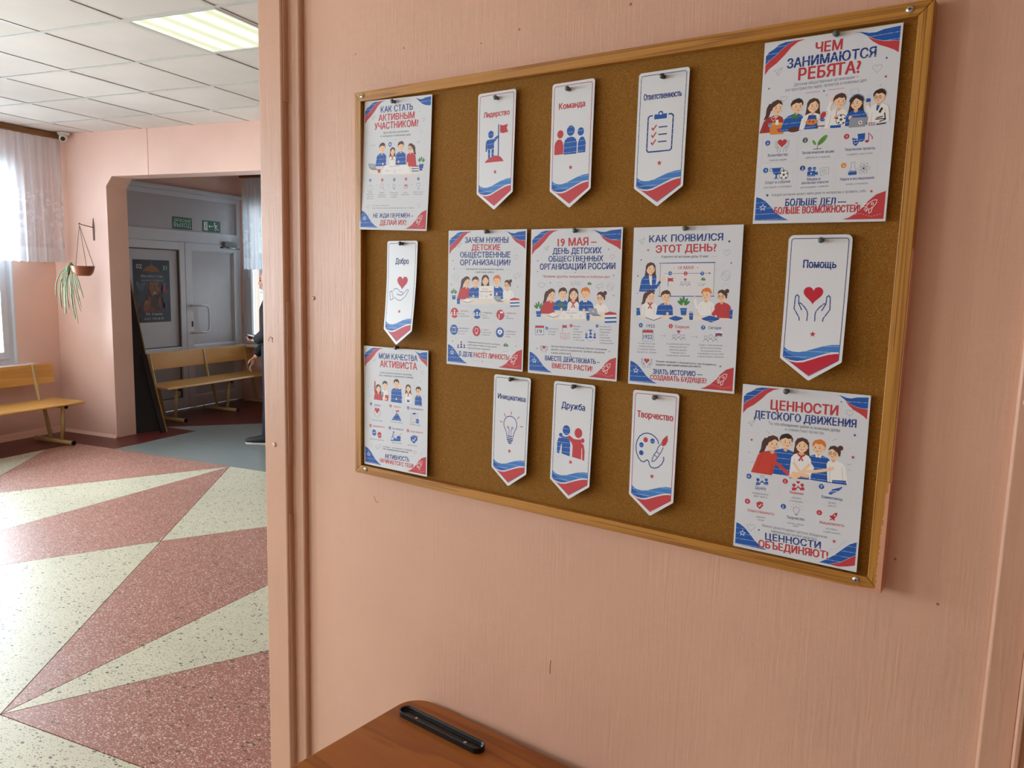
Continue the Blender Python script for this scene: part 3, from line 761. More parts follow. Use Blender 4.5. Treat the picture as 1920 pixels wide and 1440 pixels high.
    def hands(s, x, y, r, col=NAVY, w=2.4, heartcol=RED):
        if heartcol: s.heart(x, y-r*0.25, r*0.5, heartcol)
        for g in (-1, 1):
            q = [(0.22, 1.0), (0.24, 0.62), (0.52, 0.25), (0.74, 0.02), (0.78, -0.5), (0.9, -0.62), (0.98, -0.45), (0.96, 0.15), (0.62, 0.62), (0.6, 1.0)]
            c = s.P(x, y); k = s.k(x, y)*r; s.mline([(c[0]+g*a*k, c[1]+b*k) for a, b in q], w*s.k(x, y), col)
            s.mline([(c[0]+g*0.74*k, c[1]+0.02*k), (c[0]+g*0.5*k, c[1]+0.42*k)], w*s.k(x, y), col)
    def trio(s, x, y, r, col=BLUE, fill=True, heart=None, side=None, w=1.8):
        for g, sc in ((-1, 0.85), (1, 0.85), (0, 1.0)):
            X = x+g*r*0.95; Y = y+(0 if g == 0 else r*0.12); q = r*0.36*sc; c = s.P(X, Y); k = s.k(X, Y)
            cc = side if (side and g) else col
            if fill:
                s.mell((c[0], c[1]-q*1.2*k), q*k, q*k, cc); s.mell((c[0], c[1]+q*1.5*k), q*1.35*k, q*1.45*k, cc, 0, 12, None, PI, 2*PI)
            else:
                s.mline([(c[0]+q*k*math.cos(a*PI/6), c[1]-q*1.2*k+q*k*math.sin(a*PI/6)) for a in range(12)], w*k, cc, True)
                s.mline([(c[0]+q*1.45*k*math.cos(PI+a*PI/8), c[1]+q*1.5*k+q*1.5*k*math.sin(PI+a*PI/8)) for a in range(9)], w*k, cc)
        if heart: s.heart(x, y-r*1.15, r*0.38, heart)
    def plane(s, x, y, r, col=GREY, w=1.6):
        q = [(-1, -.1), (1, -.9), (.2, .9), (-.15, .2), (-1, -.1)]; s.line([(x+a*r, y+b*r) for a, b in q], w, col)
        s.line([(x+1*r, y-.9*r), (x-.15*r, y+.2*r), (x-.3*r, y+.8*r), (x+0.1*r, y+.45*r)], w, col)
    def dash(s, pts, w, col, n=14):
        # dotted curve through pts
        P = [Vector(p) for p in pts]; L = [0]
        for i in range(1, len(P)): L.append(L[-1]+(P[i]-P[i-1]).length)
        def at(t):
            for i in range(1, len(P)):
                if t <= L[i]+1e-9: f = (t-L[i-1])/max(1e-9, L[i]-L[i-1]); return P[i-1].lerp(P[i], f)
            return P[-1]
        for i in range(n):
            a = at(L[-1]*i/n); b = at(L[-1]*(i+0.55)/n); s.line([tuple(a), tuple(b)], w, col)
    def megaphone(s, x, y, r, col=GREY, w=1.8):
        s.line([(x-r, y), (x+.5*r, y-.8*r), (x+.75*r, y+.5*r), (x-.8*r, y+.45*r)], w, col, True)
        s.line([(x-.5*r, y+.45*r), (x-.35*r, y+r), (x-.05*r, y+.95*r), (x-.2*r, y+.45*r)], w, col)
        for a in (-.5, -.1, .3): s.line([(x+.95*r, y+a*r-.2*r), (x+1.3*r, y+a*r*1.4-.3*r)], w, col)
    def rocket(s, x, y, r, col=WHT, w=2.2, fill=None):
        a = PI/4
        def R(p): X, Y = p; return (x+r*(X*math.cos(a)-Y*math.sin(a)), y+r*(X*math.sin(a)+Y*math.cos(a)))
        body = [(0, -1.15), (.32, -.75), (.4, -.2), (.28, .5), (-.28, .5), (-.4, -.2), (-.32, -.75)]
        if fill:
            s.poly([R(p) for p in body], fill); s.poly([R(p) for p in [(.36, -.05), (.75, .5), (.28, .5)]], fill); s.poly([R(p) for p in [(-.36, -.05), (-.75, .5), (-.28, .5)]], fill)
            s.ell(*R((0, -.35)), r*.15, None, WHT); s.poly([R(p) for p in [(-.2, .58), (.2, .58), (0, 1.1)]], fill)
        else:
            s.line([R(p) for p in body], w, col, True)
            for g in (-1, 1): s.line([R(p) for p in [(g*.38, -.05), (g*.75, .5), (g*.7, .85), (g*.28, .5)]], w, col)
            c = R((0, -.35)); s.arc(c[0], c[1], r*.16, 0, 2*PI, w, col)
            for q in (-.18, 0.05, .2): s.line([R((q, .62)), R((q, 1.0))], w, col)
    def bulb(s, x, y, r, col=NAVY, w=2.4, ray=None):
        s.arc(x, y, r*.62, PI*0.72, PI*2.28, w, col, 16)
        for g in (-1, 1): s.line([(x+g*r*.4, y+r*.48), (x+g*r*.26, y+r*.72), (x+g*r*.26, y+r*.9)], w, col)
        for q in (.92, 1.1): s.line([(x-r*.28, y+r*q), (x+r*.28, y+r*q)], w*1.3, col)
        if ray:
            for i in range(5): a = PI+PI*i/4; s.line([(x+r*.85*math.cos(a), y+r*.85*math.sin(a)), (x+r*1.1*math.cos(a), y+r*1.1*math.sin(a))], w, ray)
    def plant(s, x, y, r, pot=BLUE):
        for a, l in ((-.9, 1.0), (-.45, 1.15), (0, 1.35), (.5, 1.1), (.95, .95)):
            c = s.P(x+math.sin(a)*r*l*.55, y-r*.15-math.cos(a)*r*l*.6); s.mell(c, r*.16*s.k(x, y), r*.42*s.k(x, y), GREEN, a)
        if pot: s.poly([(x-.42*r, y+.1*r), (x+.42*r, y+.1*r), (x+.3*r, y+.95*r), (x-.3*r, y+.95*r)], pot)
    def laptop(s, x, y, r):
        s.poly([(x-r, y-.75*r), (x+.55*r, y-.6*r), (x+.75*r, y+.4*r), (x-.8*r, y+.25*r)], (160, 164, 174)); s.poly([(x-.8*r, y+.25*r), (x+.75*r, y+.4*r), (x+1.5*r, y+.75*r), (x-.1*r, y+.75*r)], (132, 136, 148)); s.heart(x-.1*r, y-.1*r, r*.14, WHT)
    def books(s, x, y, r, cols=(RED, WHT, BLUE, WHT, BLUE)):
        for i, c in enumerate(cols): s.poly([(x-r+(i % 2)*.1*r, y-.7*r+i*.32*r), (x+r*.9, y-.75*r+i*.32*r), (x+r, y-.5*r+i*.32*r), (x-r*.9, y-.42*r+i*.32*r)], c)
        s.poly([(x-.9*r, y-.7*r), (x-.1*r, y-1.0*r), (x+.95*r, y-.75*r), (x+.1*r, y-.5*r)], cols[0])
    def notebook(s, x, y, r, col=WHT, edge=NAVY):
        q = [(x-r, y), (x-.1*r, y-.32*r), (x+r, y-.02*r), (x+.05*r, y+.36*r)]; s.poly([(a, b+.08*r) for a, b in q], edge); s.poly(q, col)
    def clipb(s, x, y, r, col=NAVY, w=2.4):
        s.box4((x-.7*r, y-.85*r), (x+.7*r, y-.85*r), (x+.7*r, y+r), (x-.7*r, y+r), w, col); s.poly([(x-.3*r, y-1.05*r), (x+.3*r, y-1.05*r), (x+.3*r, y-.7*r), (x-.3*r, y-.7*r)], col)
        for i in range(3):
            yy = y-.35*r+i*.48*r; s.line([(x-.45*r, yy), (x-.33*r, yy+.12*r), (x-.12*r, yy-.16*r)], w*.8, RED); s.line([(x+.02*r, yy), (x+.48*r, yy)], w*.8, col)
    def shield(s, x, y, r, col=BLUE, mark='check'):
        s.poly([(x, y-r), (x+.85*r, y-.7*r), (x+.8*r, y+.2*r), (x, y+r), (x-.8*r, y+.2*r), (x-.85*r, y-.7*r)], col)
        if mark == 'check': s.line([(x-.4*r, y-.02*r), (x-.1*r, y+.3*r), (x+.42*r, y-.35*r)], r*.18, WHT)
        else: s.star(x, y, r*.5, WHT)
    def calendar(s, x, y, r, t):
        s.box4((x-r*.9, y-.9*r), (x+r*.9, y-.9*r), (x+r*.9, y+r), (x-r*.9, y+r), r*.07, NAVY); s.poly([(x-r*.88, y-.9*r), (x+r*.88, y-.9*r), (x+r*.88, y-.45*r), (x-r*.88, y-.45*r)], RED)
        for g in (-.5, 0, .5): s.line([(x+g*r, y-1.1*r), (x+g*r, y-.7*r)], r*.08, NAVY)
        wd = .5 if len(t) == 2 else .75; s.text(t, (x-wd*r, y+.62*r), (x+wd*r, y+.62*r), r*.72, NAVY, .015, False)
    def flag(s, x, y, r, col=RED):
        s.line([(x-.5*r, y-r), (x-.5*r, y+r)], r*.12, NAVY); s.poly([(x-.45*r, y-.95*r), (x+.2*r, y-.85*r), (x+.8*r, y-1.0*r), (x+.6*r, y-.55*r), (x+.85*r, y-.1*r), (x+.2*r, y-.2*r), (x-.45*r, y-.1*r)], col)
    def globe(s, x, y, r, col=GREY, w=1.8):
        s.arc(x, y, r, 0, 2*PI, w, col, 20)
        for q in ([(-.6, -.5), (-.1, -.6), (-.2, -.1), (-.5, .1), (-.75, -.15)], [(.1, .1), (.6, -.2), (.7, .3), (.3, .7), (.05, .45)]): s.line([(x+a*r, y+b*r) for a, b in q], w, col, True)
    def ball(s, x, y, r):
        s.ell(x, y, r, None, WHT); s.arc(x, y, r, 0, 2*PI, r*.1, DARKH, 18); s.star(x, y, r*.42, DARKH)
        for i in range(5): a = 2*PI*i/5-PI/2; s.ell(x+.78*r*math.cos(a), y+.78*r*math.sin(a), r*.17, None, DARKH)
    def dots(s, x, y, n=3, m=3, d=9, col=LG):
        for i in range(n):
            for j in range(m): s.ell(x+i*d, y+j*d, 1.6, None, col, 0, 6)
    # ---- a drawn child
    def kid(s, x, y, r, by, hair='short', hc=BROWN, shirt=BLUE, look=1, lean=0.0, glasses=False, scarf=False, bw=1.65, arms=None, smile=True, collar=None):
        c = s.P(x, y); k = s.k(x, y); R = r*k; B = s.P(x+lean*r, by)[1]-c[1]
        def Q(a, b): return (c[0]+a*R, c[1]+b*R)
        def E(a, b, rx, ry, col, rot=0.0, n=16): s.mell(Q(a, b), rx*R, ry*R, col, rot, n)
        hb = B/R; L = lean
        if hair == 'long': s.mpoly([Q(-1.0, -.3), Q(-.7, -1.0), Q(0, -1.28), Q(.7, -1.0), Q(1.0, -.3), Q(1.12, .9), Q(1.3, 1.75), Q(.6, 1.6), Q(-.6, 1.6), Q(-1.3, 1.75), Q(-1.12, .9)], hc, False)
        if hair == 'pony':
            s.mpoly([Q(-look*.7, -.8), Q(-look*1.25, -.75), Q(-look*1.6, -.1), Q(-look*1.7, 1.0), Q(-look*2.0, 1.7), Q(-look*1.2, 1.45), Q(-look*.95, .6), Q(-look*.8, .0)], hc, False)
        if hair == 'bun': E(-look*.95, -1.0, .42, .42, hc)
        # torso with shoulders
        w = bw; y0 = 1.15
        s.mpoly([Q(-.35+L*.1, y0-.05), Q(.35+L*.1, y0-.05), Q(w*.72+L*.3, y0+.28), Q(w*.95+L*.45, y0+.75), Q(w*1.05+L, hb), Q(-w*1.05+L, hb), Q(-w*.95+L*.45, y0+.75), Q(-w*.72+L*.3, y0+.28)], shirt)
        for g in (-1, 1): s.mline([Q(g*w*.62+L*.5, y0+.95), Q(g*w*.7+L*.8, hb-.05)], R*.07, tuple(int(q*.8) for q in shirt), False, False)
        s.mpoly([Q(-.26, .7), Q(.26, .7), Q(.32, y0+.18), Q(0, y0+.42), Q(-.32, y0+.18)], (226, 180, 142), False)
        if collar: s.mpoly([Q(-.5, y0-.08), Q(-.2, y0-.1), Q(0, y0+.35), Q(.2, y0-.1), Q(.5, y0-.08), Q(.35, y0+.45), Q(0, y0+.3), Q(-.35, y0+.45)], collar, False)
        if scarf:
            s.mpoly([Q(-.55, y0-.05), Q(0, y0+.35), Q(.55, y0-.05), Q(.6, y0+.22), Q(.12, y0+.6), Q(.5, y0+1.35), Q(.1, y0+1.2), Q(0, y0+.7), Q(-.15, y0+1.25), Q(-.5, y0+1.3), Q(-.12, y0+.6), Q(-.6, y0+.22)], RED, False)
        for a in (arms or []):
            (pts, ac, hand) = a
            s.mline([Q(*p) for p in pts], R*.5, ac, False)
            if hand: E(pts[-1][0], pts[-1][1], .27, .3, SKIN)
        E(0, 0, .86, 1.0, SKIN, 0, 20)
        if look: E(-look*.78, .12, .17, .22, (236, 190, 152))
        else: E(-.86, .1, .15, .2, (236, 190, 152)); E(.86, .1, .15, .2, (236, 190, 152))
        d = look*.22
        if hair == 'short': s.mpoly([Q(-.98, .02), Q(-1.02, -.55), Q(-.75, -1.05), Q(-.2, -1.28), Q(.25, -1.36), Q(.75, -1.1), Q(1.03, -.6), Q(.96, .0), Q(.8, -.3), Q(.55+d, -.62), Q(.1+d, -.5), Q(-.3+d, -.66), Q(-.72, -.35)], hc, False)
        elif hair == 'long': s.mpoly([Q(-.98, .45), Q(-1.02, -.5), Q(-.7, -1.05), Q(0, -1.28), Q(.7, -1.05), Q(1.02, -.5), Q(.98, .45), Q(.8, -.2), Q(.1+d, -.78), Q(-.45, -.45), Q(-.82, .2)], hc, False)
        else: s.mpoly([Q(-look*.98, .45), Q(-look*1.06, -.4), Q(-look*.75, -1.0), Q(0, -1.3), Q(look*.65, -1.08), Q(look*.95, -.4), Q(look*.7, -.5), Q(look*.25, -.72), Q(-look*.25, -.35), Q(-look*.6, -.1), Q(-look*.72, .3)], hc, False)
        for g in (-1, 1):
            ex = g*.34+d; E(ex, .06, .075, .11, DARKH, 0, 8); s.mline([Q(ex-.15, -.2), Q(ex+.13, -.22)], R*.06, hc, False, False)
            if glasses: s.mline([Q(ex+.25*math.cos(i*PI/5), .06+.25*math.sin(i*PI/5)) for i in range(10)], R*.06, (90, 60, 50), True, False)
            E(g*.52+d, .42, .15, .09, (240, 170, 148), 0, 8)
        s.mline([Q(d-.02, .12), Q(d+look*.1+.02, .32), Q(d-.04, .35)], R*.05, (206, 140, 110), False, False)
        if smile: s.mline([Q(-.2+d, .52), Q(-.06+d, .62), Q(.1+d, .62), Q(.24+d, .5)], R*.075, (186, 70, 66), False, False)
    # ---- common corners: all in mm of an A4 sheet
    def corners(s, top=True, trred=True, br='rocket', tf=1.0):
        m = 3.2; x1 = s.w-m
        if top: s.top_ribbons(m, x1, trred, tf)
        s.bottom_ribbons(m, x1, br)
    def top_ribbons(s, m, x1, trred, tf):
        s.sec = 'corner_ribbon'
        s.mpoly([(m, 22), (8, 16), (16, 12), (24, 6), (34, 3.4), (50, 3), (38, 7), (29, 14), (20, 22), (11, 28), (m, 35)], BLUE)
        s.mpoly([(m, 36), (11, 28.6), (20, 22.6), (29, 14.6), (38, 7.5), (50, 3), (66, 3), (54, 6), (44, 13), (34, 24), (22, 35), (10, 43), (m, 52)], RED)
        s.sec = 'corner_ribbon|2'
        D_ = lambda pts: [(x1-(x1-a)*tf, b*(.7+.3*tf)) for a, b in pts]
        s.mpoly(D_([(x1, 4), (x1, 25), (186, 23), (172, 19), (160, 12), (150, 6), (140, 4), (150, 4.8), (162, 8), (172, 8.5), (184, 5.5)]), BLUE)
        if trred: s.mpoly(D_([(x1, 25.4), (x1, 43), (200, 38), (190, 33), (178, 28), (168, 21), (160, 13), (172, 19.4), (186, 23.6)]), RED)
    def bottom_ribbons(s, m, x1, br):
        s.sec = 'corner_ribbon|3'
        s.mpoly([(m, 252), (11, 254.5), (20, 260), (29, 269), (38, 279), (48, 286), (60, 291.8), (m, 291.8)], BLUE)
        s.star_mm(15.5, 270, 5.5)
        s.sec = 'corner_ribbon|4'
        if br == 'rocket':
            s.mpoly([(x1, 250), (x1, 293), (146, 293), (156, 289.5), (166, 283), (175, 274), (183, 264), (193, 255)], RED)
            q = s.H; s.H = None; s.rocket(186, 272, 11.0, WHT, 0.9); s.dash([(140, 292.3), (160, 286), (172, 284), (188, 289), (204, 285)], 0.6, (236, 190, 186), 16); s.H = q
        else:
            s.mpoly([(x1, 246), (x1, 268), (196, 276), (184, 285), (166, 293), (150, 293), (162, 285), (174, 275), (186, 262), (196, 252)], BLUE)
            s.mpoly([(x1, 268.6), (x1, 286), (196, 290), (182, 293.5), (166, 293.5), (184, 285.6), (196, 276.6)], RED)
    def star_mm(s, x, y, r):
        q = s.H; s.H = None; s.star(x, y, r, (232, 236, 246), True); s.H = q
def _own(cls, meth, nm):
    f = getattr(cls, meth)
    def g(s, *a, **k):
        if s.depth or s.sec not in ('illustration', 'pictogram'): return f(s, *a, **k)
        old = s.sec; s.cnt += 1; s.sec = '%s|%03d' % (nm, s.cnt); s.depth += 1
        try: f(s, *a, **k)
        finally: s.sec = old; s.depth -= 1
    setattr(cls, meth, g)
for _m, _n in dict(kid='drawn_child', hands='drawn_hands', trio='people_symbol', laptop='drawn_laptop', books='drawn_books', plant='drawn_plant', clipb='clipboard_symbol', shield='shield_symbol', calendar='calendar_symbol',
                   flag='flag_symbol', globe='globe_symbol', ball='drawn_football', bulb='bulb_symbol', rocket='rocket_symbol', megaphone='megaphone_symbol', plane='paper_plane_symbol', num='number_badge', notebook='drawn_notebook').items(): _own(Sheet, _m, _n)
# ---- turn a Sheet into objects
def build_sheet(sh, name, label, cat, x, z, ang, curl, outline=None, group=None, stock='paper', lift=0.0, rows=14, cols=5):
    """x,z = top-left corner (m, board frame); curl(xm,ym) = distance off the board plane, mm; outline in mm"""
    ca, sa = math.cos(ang), math.sin(ang); Hh = sh.h; Wd = sh.w; dy = Hh/rows
    def off(xm, ym):
        ym = min(max(ym, 0), Hh); i = min(int(ym/dy), rows-1); f = ym/dy-i
        return curl(xm, i*dy)*(1-f)+curl(xm, (i+1)*dy)*f
    def place(xm, ym, lay):
        o = off(xm, ym)*0.001
        return (xm*.001*ca+ym*.001*sa, -(lift+o+lay), xm*.001*sa-ym*.001*ca)
    root = bpy.data.objects.new(name, None); COL.objects.link(root); root.location = BW(x, 0.0, z); tag(root, label, cat, group)
    def cut(vs, fs, cols_=True, data=None):
        bm = bmesh.new(); cl = bm.loops.layers.float_color.new('Col') if data else None; lay = bm.verts.layers.float.new('lay') if data else None
        V = [bm.verts.new((v[0], v[1], 0)) for v in vs]
        if data:
            for v, l in zip(V, data['lay']): v[lay] = l
        for i, f in enumerate(fs):
            try: fc = bm.faces.new([V[j] for j in f])
            except ValueError: continue
            if data:
                fc.material_index = data['mat'][i]
                for lp in fc.loops: lp[cl] = data['col'][i]
        for r in range(1, rows):
            bmesh.ops.bisect_plane(bm, geom=bm.verts[:]+bm.edges[:]+bm.faces[:], plane_co=(0, r*dy, 0), plane_no=(0, 1, 0), dist=1e-5)
        for c_ in range(1, cols):
            bmesh.ops.bisect_plane(bm, geom=bm.verts[:]+bm.edges[:]+bm.faces[:], plane_co=(c_*Wd/cols, 0, 0), plane_no=(1, 0, 0), dist=1e-5)
        return bm, lay
    # paper
    out = outline or [(0, 0), (Wd, 0), (Wd, Hh), (0, Hh)]
    bm, _ = cut(out, [tuple(range(len(out)))])
    bmesh.ops.triangulate(bm, faces=bm.faces[:])
    bmesh.ops.recalc_face_normals(bm, faces=bm.faces)
    ext = bmesh.ops.extrude_face_region(bm, geom=bm.faces[:]); back = [g_ for g_ in ext['geom'] if isinstance(g_, bmesh.types.BMVert)]; bs = set(back)
    for v in bm.verts: v.co = place(v.co.x, v.co.y, -0.00025 if v in bs else 0.0)
    bmesh.ops.recalc_face_normals(bm, faces=bm.faces)
    me = bpy.data.meshes.new('sheet'); bm.to_mesh(me); bm.free(); me.materials.append(MT[stock])
    put('paper_sheet', me, parent=root)
    for sec in sorted(set(p[5] for p in sh.pr)):
        V = []; Fc = []; mats = []; cols_ = []; uvs = []; dx = Wd/cols
        for (v, t, c, m, L, sc) in sh.pr:
            if sc != sec: continue
            lz = 0.00003+L*STEP; col = srgb(c); idx = {}
            def vid(p):
                key = (round(p[0], 5), round(p[1], 5))
                if key not in idx: idx[key] = len(V); V.append(place(p[0], p[1], lz)); uvs.append(p)
                return idx[key]
            for q in t:
                P = [v[q[0]], v[q[1]], v[q[2]]]; a, b, d_ = P; cr_ = (b[0]-a[0])*(d_[1]-a[1])-(b[1]-a[1])*(d_[0]-a[0])
                if abs(cr_) < 1e-6: continue
                if cr_ < 0: P.reverse()
                r0 = int(min(p[1] for p in P)/dy); r1 = int(max(p[1] for p in P)/dy); c0_ = int(min(p[0] for p in P)/dx); c1_ = int(max(p[0] for p in P)/dx)
                for r in range(r0, r1+1):
                    Q = P if r0 == r1 else clip(clip(P, 0, -1, -r*dy), 0, 1, (r+1)*dy)
                    if len(Q) < 3: continue
                    for k in range(c0_, c1_+1):
                        S_ = Q if c0_ == c1_ else clip(clip(Q, -1, 0, -k*dx), 1, 0, (k+1)*dx)
                        if len(S_) < 3 or area2(S_) < 1e-6: continue
                        f = []
                        for p in S_:
                            n_ = vid(p)
                            if n_ not in f: f.append(n_)
                        if len(f) > 2: Fc.append(f); mats.append(m); cols_.append(col)
        me = bpy.data.meshes.new(sec.split('|')[0]); me.from_pydata(V, [], Fc)
        cat_ = me.color_attributes.new('Col', 'FLOAT_COLOR', 'CORNER'); ul = me.uv_layers.new(name='sheet')
        cc = np.empty((len(me.loops), 4), dtype=np.float32); uu = np.empty((len(me.loops), 2), dtype=np.float32); k = 0
        for f, c in zip(Fc, cols_):
            for n_ in f: cc[k] = c; uu[k] = uvs[n_]; k += 1
        cat_.data.foreach_set('color', cc.ravel()); ul.data.foreach_set('uv', uu.ravel()); me.polygons.foreach_set('material_index', mats)
        me.materials.append(MT['ink']); me.materials.append(MT['blueink']); ob_ = put(me.name, me, parent=root)
        if sec in ('small_print', 'pictogram', 'illustration'): ob_['kind'] = 'stuff'
    return root
# ------------------------------------------------------------------ the seven posters
def mkp(quad): return Sheet(210, 297, quad)
def rule(s, a, b, c, d, y0, y1, x, yx):
    s.line([a, b], 1.6, LG); s.line([c, d], 1.6, (206, 150, 150)); s.star(x, yx, 6, NAVY)
# 1: how to become an active participant
s = mkp([(107, 155), (735, 93), (678, 1370), (80, 1350)]); s.corners(trred=False, tf=.75)
s.sec = 'heading'
s.text('КАК СТАТЬ', (256, 263), (552, 235), 56, NAVY)
s.text('АКТИВНЫМ', (236, 342), (566, 316), 58, RED)
s.text('УЧАСТНИКОМ?', (198, 423), (600, 392), 60, RED)
s.text('НЕ ЖДИ ПЕРЕМЕН –', (200, 1243), (556, 1246), 38, NAVY)
s.text('ДЕЛАЙ ИХ!', (262, 1312), (494, 1312), 44, RED)
s.sec = 'small_print'
s.para([('Простой путь школьника', (278, 462), (512, 446)), ('от интереса к полезному делу', (252, 494), (530, 479))], 18)
s.line([(292, 520), (375, 516)], 1.6, LG); s.line([(415, 512), (490, 508)], 1.6, (206, 150, 150)); s.star(393, 516, 6, NAVY)
for i, (x, y, ls) in enumerate([(165, 1010, ['Узнай', 'информацию', 'о детских', 'движениях']), (272, 1016, ['Выбери', 'интересное', 'направление']), (380, 1018, ['Познакомься', 'с командой', 'и делами']), (485, 1016, ['Начни', 'действовать']), (598, 1014, ['Делись опытом', 'и вдохновляй'])]):
    for j, t in enumerate(ls): w = 3.4*len(t); s.text(t, (x-w, y+j*20), (x+w, y+j*20+1), 10, TXT, 0.0, False, 1)
s.text('Начни с малого – сделай шаг сегодня.', (190, 1135), (342, 1137), 10, TXT, 0.0, False, 1)
s.text('Даже небольшое доброе дело меняет мир вокруг нас к лучшему!', (190, 1160), (566, 1161), 11, TXT, 0.0, False, 1)
s.line([(190, 1180), (590, 1184)], 1.2, LG); s.line([(500, 1104), (640, 1106)], 1.2, LG)
s.sec = 'illustration'
s.plane(186, 312, 20); s.heart(652, 332, 20, GREY, 2.2)
for x, y, c in ((617, 254, NAVY), (138, 450, NAVY), (628, 442, NAVY)): s.star(x, y, 6, c)
s.star(160, 1222, 16, LG, True)
s.kid(270, 598, 40, 765, 'short', BROWN, BLUE, 1, -.3, arms=[([(-.9, 2.1), (-.6, 3.6), (.4, 3.7)], BLUE, True)])
s.kid(440, 585, 40, 765, 'short', BROWN, BLUE, 1, .2, arms=[([(.9, 2.2), (.2, 3.2), (-.6, 3.5)], BLUE, True)])
s.kid(365, 630, 33, 770, 'long', BROWN, WHT, 0, 0, scarf=True, bw=1.3)
s.kid(530, 600, 37, 770, 'pony', BROWN, RED, -1, .5, glasses=True, arms=[([(-.7, 2.2), (-.9, 3.8)], RED, True)])
s.ell(342, 562, 22, None, BLUE); s.heart(342, 562, 11, WHT)
s.poly([(150, 800), (640, 780), (650, 838), (520, 850), (280, 840), (160, 835)], TABLE)
s.poly([(290, 760), (505, 752), (530, 838), (270, 842)], WHT)
s.laptop(185, 770, 42); s.books(572, 790, 34); s.plant(628, 742, 48); s.poly([(606, 758), (640, 756), (636, 810), (610, 810)], BLUE); s.poly([(228, 795), (258, 793), (254, 826), (234, 828)], RED)
s.trio(315, 812, 14, GREY, False, w=1.5); s.bulb(385, 805, 20, GREY, 1.6); s.line([(335, 815), (365, 800)], 1.5, GREY); s.line([(410, 812), (455, 798)], 1.5, GREY)
s.text('Наш проект', (338, 775), (430, 768), 9, TXT, 0, False, 1)
s.megaphone(600, 540, 16, GREY, 1.6); s.trio(188, 572, 16, GREY, False, w=1.4)
s.sec = 'pictogram'
for i, (x, y) in enumerate([(165, 898), (273, 895), (382, 893), (488, 888), (600, 886)]): s.num(x, y, 15, str(i+1), NAVY if i % 2 == 0 else RED)
for x in (222, 328, 430, 540): s.line([(x-12, 943), (x+10, 942)], 1.6, GREY)
s.box4((140, 952), (190, 950), (190, 992), (140, 993), 2, GREY); s.line([(150, 950), (165, 930), (182, 950)], 2, GREY)
for q in (150, 165, 180): s.line([(q, 965), (q, 990)], 2, GREY)
s.arc(268, 950, 20, 0, 2*PI, 2.4, RED); s.line([(280, 966), (296, 990)], 4, GREY); s.bulb(381, 950, 26, NAVY, 2.2); s.hands(488, 955, 26, RED, 2, RED); s.heart(602, 945, 24, NAVY, 2.2)
s.line([(588, 985), (618, 983)], 3, GREY); s.line([(594, 976), (612, 975)], 3, GREY)
s.megaphone(150, 1142, 16, GREY, 1.8); s.heart(606, 1138, 17, GREY, 1.8)
P1 = s
# 2: my qualities as an activist
s = mkp([(115, 82), (737, 148), (727, 1343), (122, 1212)]); s.corners(tf=.62)
s.sec = 'heading'
s.text('МОИ КАЧЕСТВА', (262, 212), (632, 246), 52, NAVY)
s.text('АКТИВИСТА', (274, 290), (628, 328), 60, RED)
s.text('АКТИВНОСТЬ', (322, 1163), (556, 1200), 40, NAVY)
s.text('НАЧИНАЕТСЯ С ТЕБЯ!', (274, 1198), (596, 1262), 36, RED)
s.sec = 'small_print'
s.line([(330, 320), (425, 330)], 1.8, LG); s.line([(462, 333), (548, 342)], 1.8, (206, 150, 150)); s.star(441, 330, 6, NAVY)
s.para([('Какие качества помогают школьнику', (274, 352), (580, 383)), ('быть полезным и уверенным в команде', (265, 378), (592, 410))], 17)
s.para([('Активист – не отличник по каждому', (304, 1058), (584, 1100)), ('быть неравнодушным и надёжным', (304, 1078), (545, 1118))], 14)
for x, y, t, c, sub in ((218, 662, 'Доброта', NAVY, 'помогаю людям'), (404, 680, 'Смелость', RED, 'не боюсь начать'), (566, 702, 'Организованность', NAVY, 'планирую дела'), (206, 862, 'Общительность', RED, 'умею договориться'), (390, 890, 'Настойчивость', NAVY, 'иду до конца'), (566, 920, 'Ответственность', RED, 'держу слово')):
    w = min(122, len(t)*8.6); s.text(t, (x, y), (x+w, y+w*.13), 17, c, 0.008, False, 1)
for x, y, t in ((192, 800, 'помогаю людям'), (372, 820, 'не боюсь начать'), (558, 848, 'планирую дела'), (176, 980, 'умею договориться'), (386, 1018, 'иду до конца'), (542, 1044, 'держу слово')):
    w = len(t)*8; s.text(t, (x, y), (x+w, y+w*.15), 12, TXT, 0.0, False, 1)
s.line([(262, 1094), (420, 1122)], 1.6, LG); s.line([(452, 1130), (600, 1156)], 1.6, LG); s.star(434, 1124, 6, NAVY)
s.sec = 'illustration'
s.plane(218, 228, 17); s.heart(677, 355, 18, GREY, 2)
for x, y, c in ((165, 340, LG), (664, 298, NAVY), (158, 480, RED), (666, 438, NAVY), (172, 568, NAVY), (694, 582, NAVY), (190, 1043, NAVY), (670, 1126, NAVY)): s.star(x, y, 6, c)
s.kid(320, 470, 33, 612, 'short', BROWN, WHT, 1, 0, arms=[([(-.9, 2), (-.9, 3.4)], (70, 130, 150), False)], bw=1.2)
s.kid(256, 500, 34, 608, 'long', BROWN, RED, 1, 0, arms=[([(-1, 2.2), (-1.4, .2), (-1.3, -2.0)], RED, False), ([(-1.3, -2.2), (-1.25, -3.0)], SKIN, True)])
s.poly([(322, 560), (355, 566), (350, 620), (318, 616)], RED); s.ell(330, 600, 12, None, SKIN)
s.kid(430, 458, 36, 636, 'short', BROWN, BLUE, 0, 0, bw=1.9, arms=[([(1.3, 2.2), (1.9, 3.4), (1.5, 1.2)], BLUE, False), ([(1.5, 1.0), (1.4, .1)], SKIN, True), ([(-1.4, 2.4), (-1.2, 4.0), (0, 4.0)], BLUE, True)])
